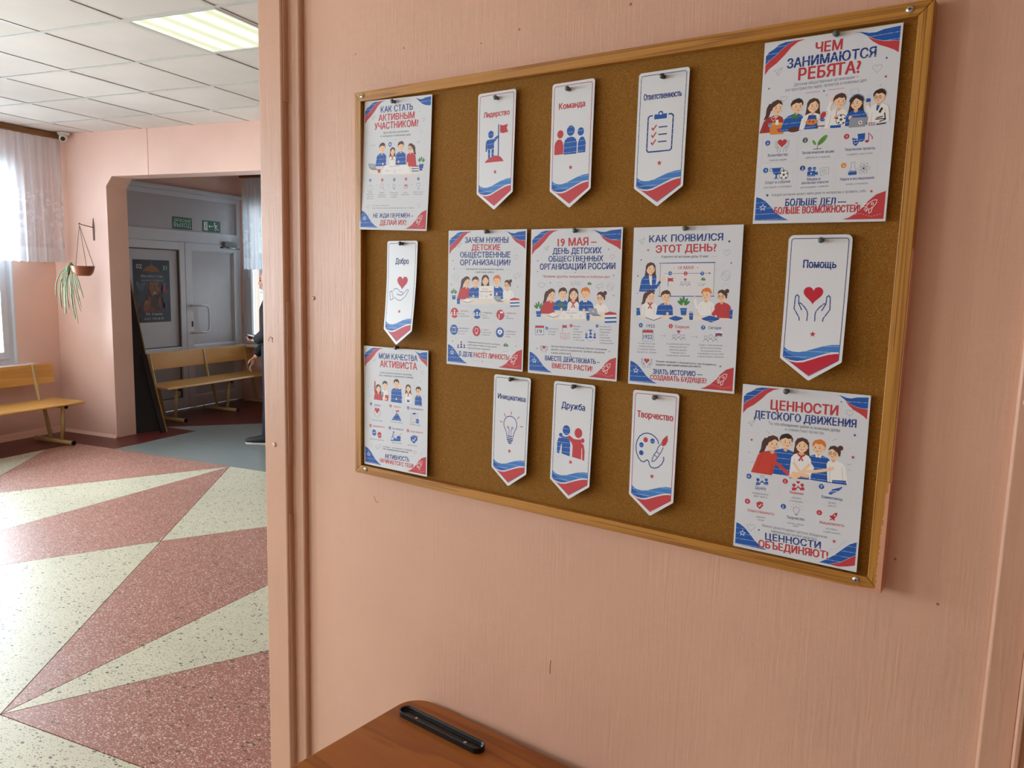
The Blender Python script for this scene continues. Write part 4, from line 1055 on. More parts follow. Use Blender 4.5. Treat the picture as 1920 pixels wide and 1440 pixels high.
s.kid(545, 505, 32, 648, 'long', BROWN, WHT, -1, 0, scarf=True, bw=1.2, arms=[([(-.8, 2.4), (-1.0, 3.8), (-.3, 4.0)], WHT, True)])
s.poly([(530, 610), (560, 612), (556, 636), (534, 632)], BLUE)
s.kid(642, 532, 34, 670, 'short', BROWN, BLUE, -1, 0, glasses=True, bw=1.3, arms=[([(-.8, 2.2), (-1.4, 2.0)], BLUE, True)])
s.arc(598, 462, 20, 0, 2*PI, 1.8, LG); s.line([(584, 478), (580, 492)], 1.8, LG)
s.sec = 'pictogram'
for i, (x, y) in enumerate([(185, 644), (374, 667), (544, 690), (181, 851), (368, 876), (543, 906)]): s.num(x, y, 15, str(i+1), NAVY if i in (0, 2, 4) else RED)
s.hands(245, 735, 48, GREY, 2.6, None); s.heart(244, 708, 32, RED)
s.poly([(384, 800), (432, 735), (452, 752), (480, 812)], BLUE); s.flag(440, 730, 22); s.arc(398, 725, 14, 0, 2*PI, 1.6, LG); s.arc(478, 755, 14, 0, 2*PI, 1.6, LG)
s.clipb(603, 785, 46, NAVY, 2.6); s.ell(634, 818, 22, None, BLUE); s.line([(624, 818), (644, 820)], 3, WHT)
s.ell(216, 918, 28, 30, BLUE); s.line([(200, 914), (214, 924), (230, 912)], 3, WHT); s.ell(268, 942, 26, 30, RED); s.line([(256, 942), (268, 952), (282, 940)], 3, WHT)
s.poly([(376, 988), (376, 998), (472, 1005), (472, 958), (436, 955), (436, 975), (405, 972), (405, 990)], BLUE); s.ell(404, 918, 9, None, BLUE); s.line([(402, 930), (396, 955), (408, 968), (404, 985)], 7, BLUE); s.line([(396, 955), (384, 975)], 7, BLUE); s.line([(388, 942), (402, 935), (418, 948)], 5, BLUE); s.line([(450, 955), (482, 932)], 4, RED)
s.shield(602, 990, 40, BLUE)
s.megaphone(255, 1052, 26, GREY, 2); s.heart(612, 1112, 19, GREY, 2)
P2 = s
# 3: why children's associations are needed
s = mkp([(60, 68), (787, 50), (746, 1370), (47, 1296)]); s.corners(tf=.8)
s.sec = 'heading'
s.text('ЗАЧЕМ НУЖНЫ', (212, 181), (612, 178), 50, NAVY)
s.text('ДЕТСКИЕ', (274, 250), (538, 248), 52, RED)
s.text('ОБЩЕСТВЕННЫЕ', (168, 318), (630, 316), 50, NAVY)
s.text('ОРГАНИЗАЦИИ?', (168, 390), (632, 388), 50, NAVY)
s.text('В ДЕЛЕ', (162, 1222), (284, 1236), 40, NAVY)
s.text('РАСТЁТ ЛИЧНОСТЬ!', (296, 1237), (622, 1262), 42, RED)
s.sec = 'small_print'
s.line([(160, 424), (208, 425)], 2, LG); s.line([(586, 428), (640, 429)], 2, (206, 150, 150))
s.para([('Они помогают школьникам расти, дружить', (222, 432), (570, 434)), ('и действовать вместе.', (308, 460), (482, 461))], 16)
cells = [((162, 818), '1. ДРУЖБА –', ['всегда', 'поддерживает'], RED), ((372, 834), '2. КОМАНДА –', ['решаем', 'трудности'], NAVY), ((588, 838), '3. ЛИДЕРСТВО –', ['беру', 'инициативу'], RED),
         ((150, 978), '4. ОТВЕТСТВЕННОСТЬ –', ['держим слово', 'до конца'], NAVY), ((368, 990), '5. ОПЫТ –', ['учимся всему', 'в практике'], RED), ((586, 1006), '6. ПОЛЕЗНОСТЬ –', ['служим людям', 'и миру'], NAVY)]
for (x, y), t, ls, c in cells:
    s.text(t, (x, y), (x+min(108, 8.6*len(t)), y+5), 12, c, 0.008, False, 1)
    for j, q in enumerate(ls): s.text(q, (x, y+24+j*22), (x+7.6*len(q), y+27+j*22), 11, TXT, 0, False, 1)
s.para([('• Объединения помогают не просто участвовать,', (232, 1102), (542, 1128)), ('а найти верных и близких по духу друзей', (236, 1128), (505, 1150)), ('и дружеский дело поддержать.', (236, 1156), (452, 1174))], 13)
s.line([(278, 1264), (348, 1272)], 1.8, LG); s.line([(404, 1276), (484, 1284)], 1.8, LG); s.star(375, 1274, 8, NAVY)
s.sec = 'illustration'
s.plane(155, 205, 25, GREY, 2); s.dash([(120, 300), (108, 270), (125, 240)], 1.6, LG, 6); s.star(674, 234, 10, LG, True); s.heart(688, 312, 25, GREY, 2.2); s.dots(690, 382, 3, 3, 14); s.megaphone(690, 485, 32, GREY, 2.4)
for x, y, c in ((100, 348, NAVY), (112, 424, NAVY), (88, 568, NAVY), (698, 590, NAVY), (101, 1090, NAVY), (682, 1137, RED)): s.star(x, y, 8, c)
s.hands(127, 502, 36, LG, 2, None); s.heart(127, 480, 18, LG, 2)
s.kid(400, 530, 42, 600, 'long', BROWN, WHT, 0, 0, bw=1.3)
s.kid(228, 545, 42, 705, 'pony', BROWN, RED, 1, -1.0, arms=[([(-.2, 2.2), (-.6, 3.4), (.4, 3.8)], RED, True)])
s.kid(308, 545, 40, 690, 'short', BROWN, BLUE, 1, -.3, arms=[([(.5, 2.4), (.2, 3.3), (-.5, 3.3)], BLUE, True)])
s.kid(508, 535, 42, 700, 'short', GINGER, BLUE, -1, .3, collar=WHT, arms=[([(1, 2.4), (.7, 3.2), (0, 2.9)], BLUE, True)])
s.kid(604, 572, 38, 720, 'bun', BROWN, WHT, -1, .6, glasses=True, arms=[([(-.6, 2.4), (-.9, 3.4), (-.2, 3.7)], WHT, True)])
s.poly([(110, 720), (340, 705), (690, 712), (720, 748), (560, 745), (300, 752), (130, 742)], TABLE)
s.poly([(342, 582), (478, 580), (482, 706), (340, 704)], WHT); s.line([(342, 582), (478, 580), (482, 706), (340, 704)], 1.2, LG, True)
s.text('Наш проект –', (372, 615), (432, 615), 11, TXT, 0, False, 1); s.text('«Наше доброе дело»', (352, 638), (468, 638), 13, RED, .01, False, 1); s.heart(366, 672, 16, GREY, 1.6); s.hands(410, 674, 17, GREY, 1.6, None); s.plant(452, 676, 18, None)
s.notebook(235, 715, 55); s.laptop(520, 700, 38); s.books(672, 735, 46); s.plant(110, 665, 44); s.poly([(138, 700), (168, 700), (166, 748), (140, 748)], BLUE)
s.sec = 'pictogram'
for (x, y) in ((70, 762), (284, 772), (496, 782), (70, 918), (274, 934), (488, 948)):
    s.line([(x, y), (x+205, y+9), (x+202, y+144), (x-1, y+134)], 1.6, (206, 200, 204), True)
for i, (x, y) in enumerate([(117, 830), (325, 840), (540, 848), (113, 985), (320, 998), (536, 1010)]):
    s.ell(x, y, 46, 48, RED if i in (0, 2, 4) else BLUE)
s.trio(117, 838, 26, WHT, True, WHT); s.trio(325, 842, 28, WHT, True); s.flag(548, 838, 24, WHT); s.ell(528, 850, 7, None, WHT); s.line([(528, 858), (526, 882)], 9, WHT); s.clipb(113, 985, 24, WHT, 2.6); s.bulb(320, 990, 28, WHT, 4); s.shield(536, 1008, 26, WHT, ''); s.star(536, 1006, 13, BLUE)
s.trio(180, 1135, 30, NAVY, True, RED); s.plant(590, 1150, 34, None); s.line([(565, 1184), (612, 1186)], 2, GREY)
P3 = s
# 4: 19 May
s = mkp([(73, 90), (855, 65), (788, 1370), (45, 1300)]); s.corners()
s.sec = 'heading'
s.text('19 МАЯ –', (298, 234), (626, 220), 64, RED, .055)
s.text('ДЕНЬ ДЕТСКИХ', (256, 300), (668, 292), 48, NAVY)
s.text('ОБЩЕСТВЕННЫХ', (220, 366), (682, 360), 46, NAVY)
s.text('ОРГАНИЗАЦИЙ РОССИИ', (146, 434), (784, 426), 48, NAVY)
s.text('Праздник дружбы, инициативы и полезных дел', (170, 500), (736, 502), 19, RED, .01, False)
s.text('ВМЕСТЕ ДЕЙСТВОВАТЬ –', (190, 1196), (646, 1228), 38, NAVY)
s.text('ВМЕСТЕ РАСТИ!', (248, 1260), (584, 1286), 40, RED)
s.sec = 'small_print'
s.line([(332, 456), (420, 456)], 1.8, LG); s.line([(468, 457), (556, 457)], 1.8, LG); s.star(444, 458, 7, NAVY)
for x, y, ls in ((218, 938, ['Отмечается', 'ежегодно', '19 мая.']), (424, 916, ['Праздник', 'связан', 'с историей', 'детского', 'движения', 'с 1922 года.']), (648, 918, ['Сегодня этот', 'день посвящён', 'объединению', 'ребят, их', 'инициативам', 'и общественно', 'полезным делам.'])):
    for j, t in enumerate(ls): s.text(t, (x, y+j*23), (x+8*len(t), y+j*23+3), 12, TXT, 0.002, False, 1)
s.para([('Детские общественные организации помогают школьникам', (240, 1086), (708, 1112)), ('дружить, учиться сотрудничеству, проявлять инициативу', (240, 1112), (690, 1138)), ('и делать добрые дела.', (240, 1140), (408, 1149))], 15)
s.sec = 'illustration'
s.plane(202, 252, 21, GREY, 2); s.dash([(180, 330), (168, 305), (185, 275)], 1.6, LG, 6); s.heart(762, 322, 24, GREY, 2.2)
for x, y, c in ((730, 258, NAVY), (127, 360, NAVY), (125, 450, RED), (770, 481, NAVY), (234, 545, NAVY), (768, 652, NAVY), (122, 1098, NAVY), (730, 1121, RED)): s.star(x, y, 8, c)
s.heart(317, 560, 25, GREY, 2); s.trio(445, 552, 32, GREY, False, w=2); s.megaphone(650, 572, 30, GREY, 2.2); s.globe(742, 578, 32); s.plant(566, 570, 26, None)
s.line([(130, 560), (150, 540), (175, 548), (195, 560), (170, 585), (145, 578)], 2.2, GREY, True); s.arc(160, 560, 30, -.6, PI+.6, 1.8, LG)
s.kid(430, 645, 46, 790, 'long', BROWN, WHT, 0, 0, scarf=True, bw=1.4, arms=[([(-1, 2.2), (-.9, 3.0)], WHT, True)])
s.kid(242, 650, 44, 808, 'pony', BROWN, RED, 1, -1.0, arms=[([(-.3, 2.2), (-.7, 3.4), (.4, 3.6)], RED, True)])
s.kid(338, 640, 42, 780, 'short', BROWN, BLUE, 1, -.6, collar=WHT, arms=[([(.3, 2.4), (-.2, 3.1)], BLUE, True)])
s.kid(530, 640, 44, 785, 'short', GINGER, BLUE, -1, .4, collar=WHT, arms=[([(-.8, 2.4), (-.2, 3.1)], BLUE, True)])
s.kid(660, 672, 42, 790, 'bun', BROWN, WHT, -1, .2, glasses=True, arms=[([(.6, 2.4), (.2, 3.2), (-.6, 3.0)], WHT, True)])
s.poly([(160, 822), (330, 782), (700, 790), (735, 862), (500, 866), (230, 858)], TABLE)
s.poly([(335, 790), (508, 784), (532, 848), (305, 852)], WHT); s.text('Наш проект', (368, 805), (462, 803), 10, NAVY, 0, False, 1); s.globe(412, 828, 14, GREY, 1.4); s.heart(345, 828, 10, GREY, 1.4); s.heart(490, 826, 10, GREY, 1.4)
s.notebook(255, 818, 52); s.laptop(600, 790, 46); s.books(742, 838, 52); s.plant(135, 780, 56); s.plant(325, 760, 42, None); s.poly([(536, 800), (568, 800), (564, 864), (540, 864)], BLUE)
s.sec = 'pictogram'
s.calendar(143, 945, 40, '19'); s.num(203, 930, 14, '1', BLUE); s.num(408, 907, 14, '2', RED); s.num(628, 908, 14, '3', BLUE)
s.flag(352, 930, 30); s.line([(318, 968), (355, 976), (395, 970), (395, 1012), (355, 1020), (318, 1010)], 2.6, RED, True); s.line([(355, 976), (355, 1020)], 2.6, RED)
for q in (984, 994, 1004): s.line([(326, q), (348, q+3)], 1.6, RED); s.line([(362, q+3), (386, q)], 1.6, RED)
s.trio(572, 990, 36, BLUE, True, BLUE); s.arc(572, 985, 50, 0, 2*PI, 1.8, BLUE, 20)
s.hands(180, 1098, 36, NAVY, 2.4, RED)
P4 = s
# 5: how this day came to be
s = mkp([(78, 72), (953, 42), (880, 1388), (28, 1308)]); s.corners(top=False)
s.sec = 'heading'
s.text('КАК ПОЯВИЛСЯ', (200, 188), (786, 168), 52, NAVY, .055)
s.text('ЭТОТ ДЕНЬ?', (252, 270), (732, 254), 56, RED, .055)
s.text('ЗНАТЬ ИСТОРИЮ —', (228, 1230), (624, 1252), 38, NAVY)
s.text('СОЗДАВАТЬ БУДУЩЕЕ!', (206, 1274), (656, 1304), 36, RED)
s.sec = 'small_print'
s.text('Коротко об истории даты 19 мая', (298, 310), (668, 304), 18, TXT, .008, False, 2)
s.line([(240, 306), (280, 305)], 2, LG); s.line([(694, 296), (740, 295)], 2, (206, 150, 150))
s.text('1922', (178, 860), (244, 862), 24, NAVY, .01, False); s.text('Традиция', (402, 864), (518, 868), 22, RED, .01, False); s.text('Сегодня', (674, 872), (774, 874), 22, NAVY, .01, False)
for x, y, ls in ((178, 994, ['19 мая 1922 года', 'приняли решение', 'о создании первых', 'пионерских отрядов.']), (430, 998, ['Со временем дата стала', 'символом детского', 'движения, дружбы,', 'полезных дел и', 'коллективных инициатив.']), (692, 1006, ['Теперь 19 мая посвящено', 'детским общественным', 'организациям России', 'и активному участию ребят', 'в жизни школы и общества.'])):
    for j, t in enumerate(ls): w = 4.2*len(t); s.text(t, (x-w, y+j*23-2), (x+w, y+j*23+3), 12, TXT, 0.002, False, 1)
s.para([('Праздник напоминает: у школьников есть сила объединяться,', (250, 1136), (736, 1164)), ('предлагать идеи и делать добрые дела вместе.', (250, 1162), (614, 1178))], 15)
s.sec = 'illustration'
s.plane(140, 178, 27, GREY, 2); s.dash([(150, 270), (118, 258), (105, 230), (118, 205)], 1.6, LG, 9); s.heart(818, 268, 28, GREY, 2.2); s.globe(810, 448, 38, GREY, 2.2); s.dash([(745, 470), (742, 420), (770, 385), (812, 352)], 1.8, LG, 12); s.arc(810, 540, 30, PI, 2*PI, 1.8, LG)
for x, y, r, c in ((838, 177, 14, NAVY), (190, 249, 12, RED), (135, 327, 9, NAVY), (854, 347, 9, NAVY), (108, 454, 10, RED), (103, 590, 6, NAVY), (769, 1169, 11, RED)): s.star(x, y, r, c)
s.poly([(290, 352), (722, 345), (710, 612), (278, 614)], (226, 222, 224)); s.line([(278, 352), (726, 344)], 7, BLUE); s.line([(270, 614), (718, 612)], 6, BLUE); s.line([(290, 352), (280, 612)], 3, NAVY); s.line([(722, 346), (710, 612)], 3, NAVY)
s.text('19 МАЯ', (432, 400), (550, 397), 24, RED, .02, False); s.star(397, 388, 6, NAVY); s.star(586, 386, 6, NAVY)
s.line([(315, 434), (680, 429)], 2.6, NAVY); s.poly([(676, 421), (692, 429), (676, 437)], NAVY)
for n_, x, c in (('1', 366, BLUE), ('2', 489, RED), ('3', 622, BLUE)): s.num(x, 432, 16, n_, c)
s.flag(366, 500, 34); s.trio(486, 515, 30, NAVY, False, RED, w=2.2); s.plant(630, 495, 26, None); s.line([(588, 515), (610, 508), (630, 520), (650, 505), (630, 528), (590, 528)], 2.2, NAVY)
s.poly([(100, 765), (860, 770), (868, 795), (700, 806), (150, 795)], TABLE)
s.kid(210, 398, 42, 578, 'long', BROWN, BLUE, 1, -.6, bw=1.6, arms=[([(.3, 2.2), (1.3, 3.4), (2.1, 2.3)], BLUE, False), ([(2.2, 2.2), (2.8, 1.7)], SKIN, True)])
s.poly([(196, 455), (222, 455), (218, 530), (204, 520)], WHT)
s.kid(208, 615, 40, 765, 'pony', BROWN, WHT, 1, -.2, scarf=True, arms=[([(-.6, 2.4), (-.9, 3.6), (.6, 3.8)], WHT, True)])
s.kid(330, 620, 42, 762, 'short', BROWN, BLUE, 1, -.1, arms=[([(.9, 2.2), (1.3, 3.0), (.6, 1.2)], BLUE, True), ([(-1, 2.6), (-.3, 3.2), (.5, 3.1)], BLUE, True)])
s.kid(655, 600, 42, 765, 'short', GINGER, WHT, -1, .2, arms=[([(-.8, 2.6), (-1.8, 2.4), (-2.3, .6)], WHT, True), ([(-.6, 3.0), (-1.4, 3.7)], WHT, True)])
s.kid(780, 612, 42, 785, 'bun', BROWN, RED, -1, .5, glasses=True, arms=[([(-.8, 2.2), (-1.6, 3.4), (-1.0, 3.9)], RED, True)])
s.poly([(840, 714), (868, 716), (862, 790), (842, 790)], BLUE); s.poly([(96, 706), (122, 708), (128, 762), (96, 770)], BLUE)
s.notebook(232, 778, 68); s.notebook(412, 786, 58, BLUE, NAVY); s.notebook(690, 788, 74, BLUE, NAVY); s.plant(473, 700, 66); s.poly([(516, 748), (551, 748), (547, 800), (520, 800)], BLUE)
for q in (522, 532, 542): s.line([(q, 732), (q+1, 748)], 4, NAVY)
s.sec = 'pictogram'
s.num(131, 844, 18, '1', BLUE); s.num(370, 850, 18, '2', RED); s.num(630, 860, 18, '3', BLUE)
s.calendar(187, 924, 46, '1922'); s.line([(284, 926), (330, 926), (318, 916)], 2.4, GREY); s.line([(330, 926), (318, 938)], 2.4, GREY); s.line([(536, 934), (584, 935), (572, 924)], 2.4, GREY); s.line([(584, 935), (572, 947)], 2.4, GREY)
s.trio(434, 940, 40, NAVY, False, RED, w=2.4); s.trio(690, 950, 42, NAVY, False, w=2.4)
s.poly([(730, 898), (758, 892), (786, 898), (784, 908), (756, 903), (730, 908)], WHT); s.poly([(730, 908), (756, 903), (784, 908), (782, 920), (756, 914), (730, 920)], BLUE, False); s.poly([(730, 920), (756, 914), (782, 920), (780, 932), (756, 926), (730, 931)], RED); s.line([(730, 897), (728, 945)], 2, NAVY)
s.hands(178, 1138, 46, NAVY, 2.8, RED)
for a in (-.5, 0, .5): s.line([(178+70*math.cos(PI+a), 1130+45*math.sin(PI+a)), (178+78*math.cos(PI+a), 1130+50*math.sin(PI+a))], 2, LG)
P5 = s
# 6: what the children do
s = mkp([(117, 182), (1062, 47), (943, 1385), (38, 1410)]); s.corners()
s.sec = 'heading'
s.text('ЧЕМ', (464, 250), (644, 226), 66, RED, .055)
s.text('ЗАНИМАЮТСЯ', (270, 356), (874, 276), 62, NAVY, .055)
s.text('РЕБЯТА?', (348, 436), (768, 384), 78, RED, .055)
s.text('БОЛЬШЕ ДЕЛ —', (262, 1288), (674, 1274), 46, NAVY, .05)
s.text('БОЛЬШЕ ВОЗМОЖНОСТЕЙ!', (186, 1343), (768, 1322), 44, RED, .05)
s.sec = 'small_print'
s.text('Детские общественные организации —', (318, 476), (762, 420), 20, TXT, .006, False, 2)
s.text('это пространство идей, проектов и полезных дел.', (256, 514), (814, 444), 20, TXT, .006, False, 2)
s.line([(396, 522), (496, 510)], 3, (206, 90, 100)); s.line([(552, 503), (662, 488)], 3, (206, 90, 100)); s.star(523, 508, 9, NAVY)
for (x, y, t, q) in ((140, 955, 'Волонтёрство', 'помогать людям'), (374, 937, 'Экологические акции', 'заботиться о природе'), (664, 914, 'Творческие проекты', 'создавать и выступать'), (122, 1140, 'Спорт и события', 'участвовать и побеждать'), (636, 1114, 'Наука и исследования', 'искать и открывать')):
    w = 11.4*len(t); s.text(t, (x, y), (x+w, y-w*.06), 18, NAVY, .01, False, 2); w2 = 8.4*len(q); x2 = x+w/2-w2/2; s.text(q, (x2, y+30-0), (x2+w2, y+30-w2*.06), 13, TXT, .002, False, 1)
s.text('Медиа и', (410, 1115), (500, 1110), 18, NAVY, .01, False); s.text('школьные новости', (372, 1140), (554, 1130), 18, NAVY, .01, False); s.text('рассказывать о важном', (366, 1168), (554, 1156), 13, TXT, .002, False, 1)
s.text('Каждый школьник может найти дело по интересам и проявить себя.', (168, 1222), (812, 1190), 17, TXT, .006, False, 2)
s.star(138, 1216, 13, NAVY); s.star(848, 1184, 13, RED)
s.sec = 'illustration'
s.plane(207, 377, 30, GREY, 2); s.dash([(215, 470), (165, 450), (168, 415), (190, 395)], 1.6, LG, 10); s.heart(885, 356, 30, GREY, 2.2); s.heart(248, 560, 21, GREY, 2)
for x, y, r, c in ((948, 286, 10, NAVY), (943, 412, 12, RED), (146, 492, 9, NAVY), (542, 538, 9, LG), (906, 470, 9, LG)): s.star(x, y, r, c)
s.kid(200, 625, 44, 790, 'pony', BROWN, (172, 48, 44), 1, -.8, arms=[([(-.6, 2.2), (-.6, 3.3), (.4, 3.4)], (172, 48, 44), True)]); s.heart(178, 698, 16, WHT, 2.6)
s.poly([(150, 740), (252, 735), (246, 800), (155, 806)], (218, 136, 56)); s.poly([(150, 740), (170, 722), (262, 722), (252, 738)], (232, 160, 84)); s.heart(220, 775, 17, RED); s.poly([(192, 705), (212, 703), (212, 738), (192, 738)], WHT); s.poly([(140, 730), (166, 726), (166, 752), (142, 752)], (100, 150, 190))
s.kid(338, 615, 42, 780, 'short', DARKH, BLUE, 1, -.8, arms=[([(-1.6, 2.3), (-1.4, 3.5), (-.6, 3.7)], BLUE, True), ([(.4, 2.5), (.3, 3.4), (-.1, 3.6)], BLUE, True)]); s.plant(325, 705, 36, None); s.ell(318, 770, 42, 18, (96, 50, 34))
s.kid(450, 610, 42, 765, 'long', BROWN, WHT, 1, -.3, arms=[([(-.9, 2.3), (-1.1, 3.2), (-.2, 3.1)], WHT, True)]); s.poly([(420, 672), (470, 672), (482, 762), (385, 770), (400, 730)], BLUE); s.ell(440, 718, 42, 20, (222, 132, 50)); s.ell(425, 715, 7, None, RED); s.ell(450, 718, 7, None, BLUE)
s.poly([(500, 650), (555, 645), (548, 745), (480, 748)], (226, 222, 224)); s.line([(500, 650), (555, 645), (548, 745), (480, 748)], 2, GREY, True); s.ell(518, 672, 18, 24, RED, .5); s.ell(512, 702, 18, 12, BLUE, .3); s.line([(470, 748), (572, 742)], 7, (110, 60, 44)); s.line([(485, 748), (478, 764)], 4, (110, 60, 44)); s.line([(560, 744), (566, 758)], 4, (110, 60, 44))
s.kid(630, 580, 42, 755, 'short', BROWN, WHT, 1, -.4, arms=[([(-1.2, 2.0), (-1.7, 1.0), (-1.2, -.3)], WHT, True), ([(1, 2.3), (1.1, 3.0)], WHT, True)]); s.line([(610, 635), (606, 685)], 4, RED); s.ell(602, 690, 9, None, (222, 150, 60)); s.ball(640, 702, 34); s.poly([(566, 742), (640, 738), (638, 756), (566, 760)], BLUE, False)
s.kid(745, 590, 42, 740, 'long', DARKH, BLUE, -1, .2, arms=[([(-.9, 2.2), (-1.2, 3.0), (-.8, 2.3)], BLUE, True)]); s.arc(745, 580, 46, PI, 2*PI, 7, (60, 90, 140)); s.poly([(700, 690), (830, 685), (802, 748), (692, 758)], (150, 152, 160)); s.ell(771, 722, 13, None, WHT); s.poly([(767, 714), (781, 722), (767, 730)], NAVY)
s.line([(706, 500), (756, 494), (756, 524), (718, 530), (708, 536), (706, 500)], 2, LG)
s.kid(900, 548, 40, 715, 'short', DARKH, WHT, -1, .2, glasses=True, arms=[([(-.9, 2.4), (-1.6, 2.2), (-1.8, 1.0)], WHT, True)]); s.poly([(882, 605), (905, 605), (888, 642), (878, 640)], BLUE)
s.poly([(815, 535), (838, 532), (842, 580), (808, 585)], (206, 214, 226)); s.poly([(812, 560), (840, 558), (842, 580), (808, 585)], BLUE, False)
s.line([(920, 622), (900, 655)], 15, DARKH); s.line([(925, 680), (880, 690)], 7, DARKH); s.line([(935, 655), (940, 700), (900, 715)], 7, DARKH); s.line([(872, 700), (945, 694)], 7, DARKH); s.line([(880, 735), (945, 724)], 9, DARKH)
for q in (832, 848, 864): s.line([(q, 718), (q, 742)], 5, (200, 120, 120))
s.line([(824, 742), (872, 738)], 4, GREY)
s.sec = 'pictogram'
for (x, y, w_) in ((105, 810, 240), (355, 795, 260), (636, 775, 280), (90, 990, 230), (345, 1000, 250), (610, 985, 280)): s.line([(x, y+8), (x+w_, y-6), (x+w_-12, y+172), (x-10, y+186)], 1.5, (212, 206, 210), True)
for n_, x, y, c in (('1', 139, 862, BLUE), ('2', 396, 842, (70, 96, 80)), ('3', 678, 816, (190, 52, 70)), ('4', 126, 1047, BLUE), ('5', 379, 1032, NAVY), ('6', 659, 1012, (226, 152, 50))): s.num(x, y, 18, n_, c)
s.hands(238, 875, 48, GREY, 2.8, None); s.heart(238, 862, 32, RED)
c_ = s.P(514, 840); k_ = s.k(514, 840); s.mell(c_, 17*k_, 42*k_, (92, 150, 62), .75); c_ = s.P(458, 858); s.mell(c_, 9*k_, 20*k_, (110, 160, 80), -.6); s.line([(478, 905), (480, 880), (520, 830)], 4, (60, 110, 60)); s.line([(450, 903), (508, 898)], 4, (60, 90, 60))
s.poly([(716, 826), (750, 832), (762, 822), (760, 858), (742, 882), (722, 868)], BLUE); s.poly([(752, 800), (804, 790), (802, 838), (782, 852), (760, 850)], BLUE); s.arc(740, 852, 10, .2, PI-.2, 3, WHT); s.ell(730, 842, 4, None, WHT); s.ell(750, 840, 4, None, WHT)
s.ell(816, 848, 12, 9, (170, 50, 90)); s.line([(826, 848), (828, 792), (854, 820), (850, 835)], 5, (170, 50, 90))
s.poly([(168, 1032), (232, 1028), (222, 1068), (204, 1078), (204, 1094), (216, 1104), (176, 1106), (192, 1094), (194, 1078), (176, 1068)], BLUE); s.arc(166, 1044, 12, PI*.5, PI*1.6, 3, BLUE); s.arc(236, 1040, 12, -PI*.6, PI*.5, 3, BLUE); s.ball(250, 1076, 31)
s.ell(428, 1036, 14, None, BLUE); s.ell(460, 1034, 12, None, BLUE); s.rrect(s.P(412, 1052), s.P(466, 1084), 1.0, 0, BLUE, BLUE); s.poly([(466, 1062), (482, 1052), (484, 1080), (466, 1074)], BLUE); s.poly([(434, 1060), (446, 1067), (434, 1074)], WHT)
s.line([(500, 1030), (558, 1024), (556, 1068), (520, 1074), (508, 1084), (500, 1074)], 2.4, GREY, True)
for q in (1042, 1052, 1061): s.line([(510, q), (546, q-4)], 2, GREY)
s.line([(710, 992), (736, 990), (734, 1020), (748, 1060), (742, 1074), (694, 1078), (688, 1066), (710, 1024)], 2.6, GREY, True); s.poly([(700, 1048), (743, 1046), (747, 1062), (742, 1072), (694, 1076), (690, 1066)], BLUE)
for a in (0, PI/3, -PI/3):
    c_ = s.P(795, 1030); k_ = s.k(795, 1030); s.mline([(c_[0]+40*k_*math.cos(t*PI/10)*math.cos(a)-14*k_*math.sin(t*PI/10)*math.sin(a), c_[1]+40*k_*math.cos(t*PI/10)*math.sin(a)+14*k_*math.sin(t*PI/10)*math.cos(a)) for t in range(20)], 2.2*k_, GREY, True)
s.ell(795, 1030, 7, None, NAVY)
P6 = s
# 7: values of the children's movement
s = mkp([(83, 67), (972, 152), (868, 1375), (15, 1180)]); s.corners(br='ribbon', tf=.76)
s.sec = 'heading'
s.text('ЦЕННОСТИ', (274, 244), (738, 290), 64, RED, .055)
s.text('ДЕТСКОГО ДВИЖЕНИЯ', (160, 302), (866, 374), 50, NAVY, .055)
s.text('ЦЕННОСТИ', (236, 1140), (618, 1208), 44, NAVY, .055)
s.text('ОБЪЕДИНЯЮТ!', (190, 1190), (668, 1280), 48, RED, .055)
s.sec = 'small_print'
s.text('То, что объединяет ребят в полезных делах', (258, 348), (756, 404), 20, TXT, .006, False, 2)
s.text('и совместных проектах.', (374, 390), (646, 422), 20, TXT, .006, False, 2)
for (x, y, t, c, qs) in ((166, 790, 'Дружба', NAVY, ['поддерживать', 'друг друга']), (402, 824, 'Уважение', RED, ['слышать', 'и понимать']), (626, 858, 'Взаимопомощь', NAVY, ['делать', 'вместе']), (114, 946, 'Ответственность', RED, ['держать', 'слово']), (384, 996, 'Творчество', NAVY, ['искать новые', 'идеи']), (612, 1034, 'Инициативность', RED, ['не ждать,', 'а действовать'])):
    w = 12.2*len(t); s.text(t, (x, y), (x+w, y+w*.16), 19, c, .012, False, 2); cx = x+w/2
    for j, q in enumerate(qs): w2 = 4.6*len(q); s.text(q, (cx-w2, y+w*.08+26+j*21), (cx+w2, y+w*.08+26+j*21+w2*.32), 12, TXT, .002, False, 1)
s.text('Именно ценности делают детское объединение', (214, 1050), (664, 1138), 17, TXT, .006, False, 2)
s.text('неформальной школой характера.', (276, 1090), (594, 1152), 17, TXT, .006, False, 2)
s.sec = 'illustration'
s.plane(140, 340, 25, GREY, 2.2); s.dash([(196, 408), (110, 398), (95, 365), (115, 345)], 1.8, LG, 12); s.heart(823, 272, 24, GREY, 2.2); s.heart(138, 1056, 26, GREY, 2.2); s.dash([(65, 1046), (100, 1036), (160, 1080), (200, 1110)], 1.8, LG, 12)
s.dash([(680, 1216), (730, 1208), (780, 1165), (812, 1158)], 1.8, GREY, 12); s.dash([(806, 518), (850, 512), (880, 534)], 1.8, LG, 8)
for x, y, r, c in ((764, 194, 8, NAVY), (858, 427, 12, NAVY), (142, 453, 12, RED), (845, 580, 15, RED), (192, 1074, 9, NAVY), (713, 1159, 15, RED)): s.star(x, y, r, c)
for a, b in (((245, 388), (266, 412)), ((296, 400), (302, 406)), ((672, 446), (680, 452)), ((700, 466), (732, 448)), ((116, 536), (140, 546)), ((128, 612), (158, 602)), ((804, 634), (834, 628)), ((806, 664), (832, 672))): s.line([a, b], 2.4, GREY)
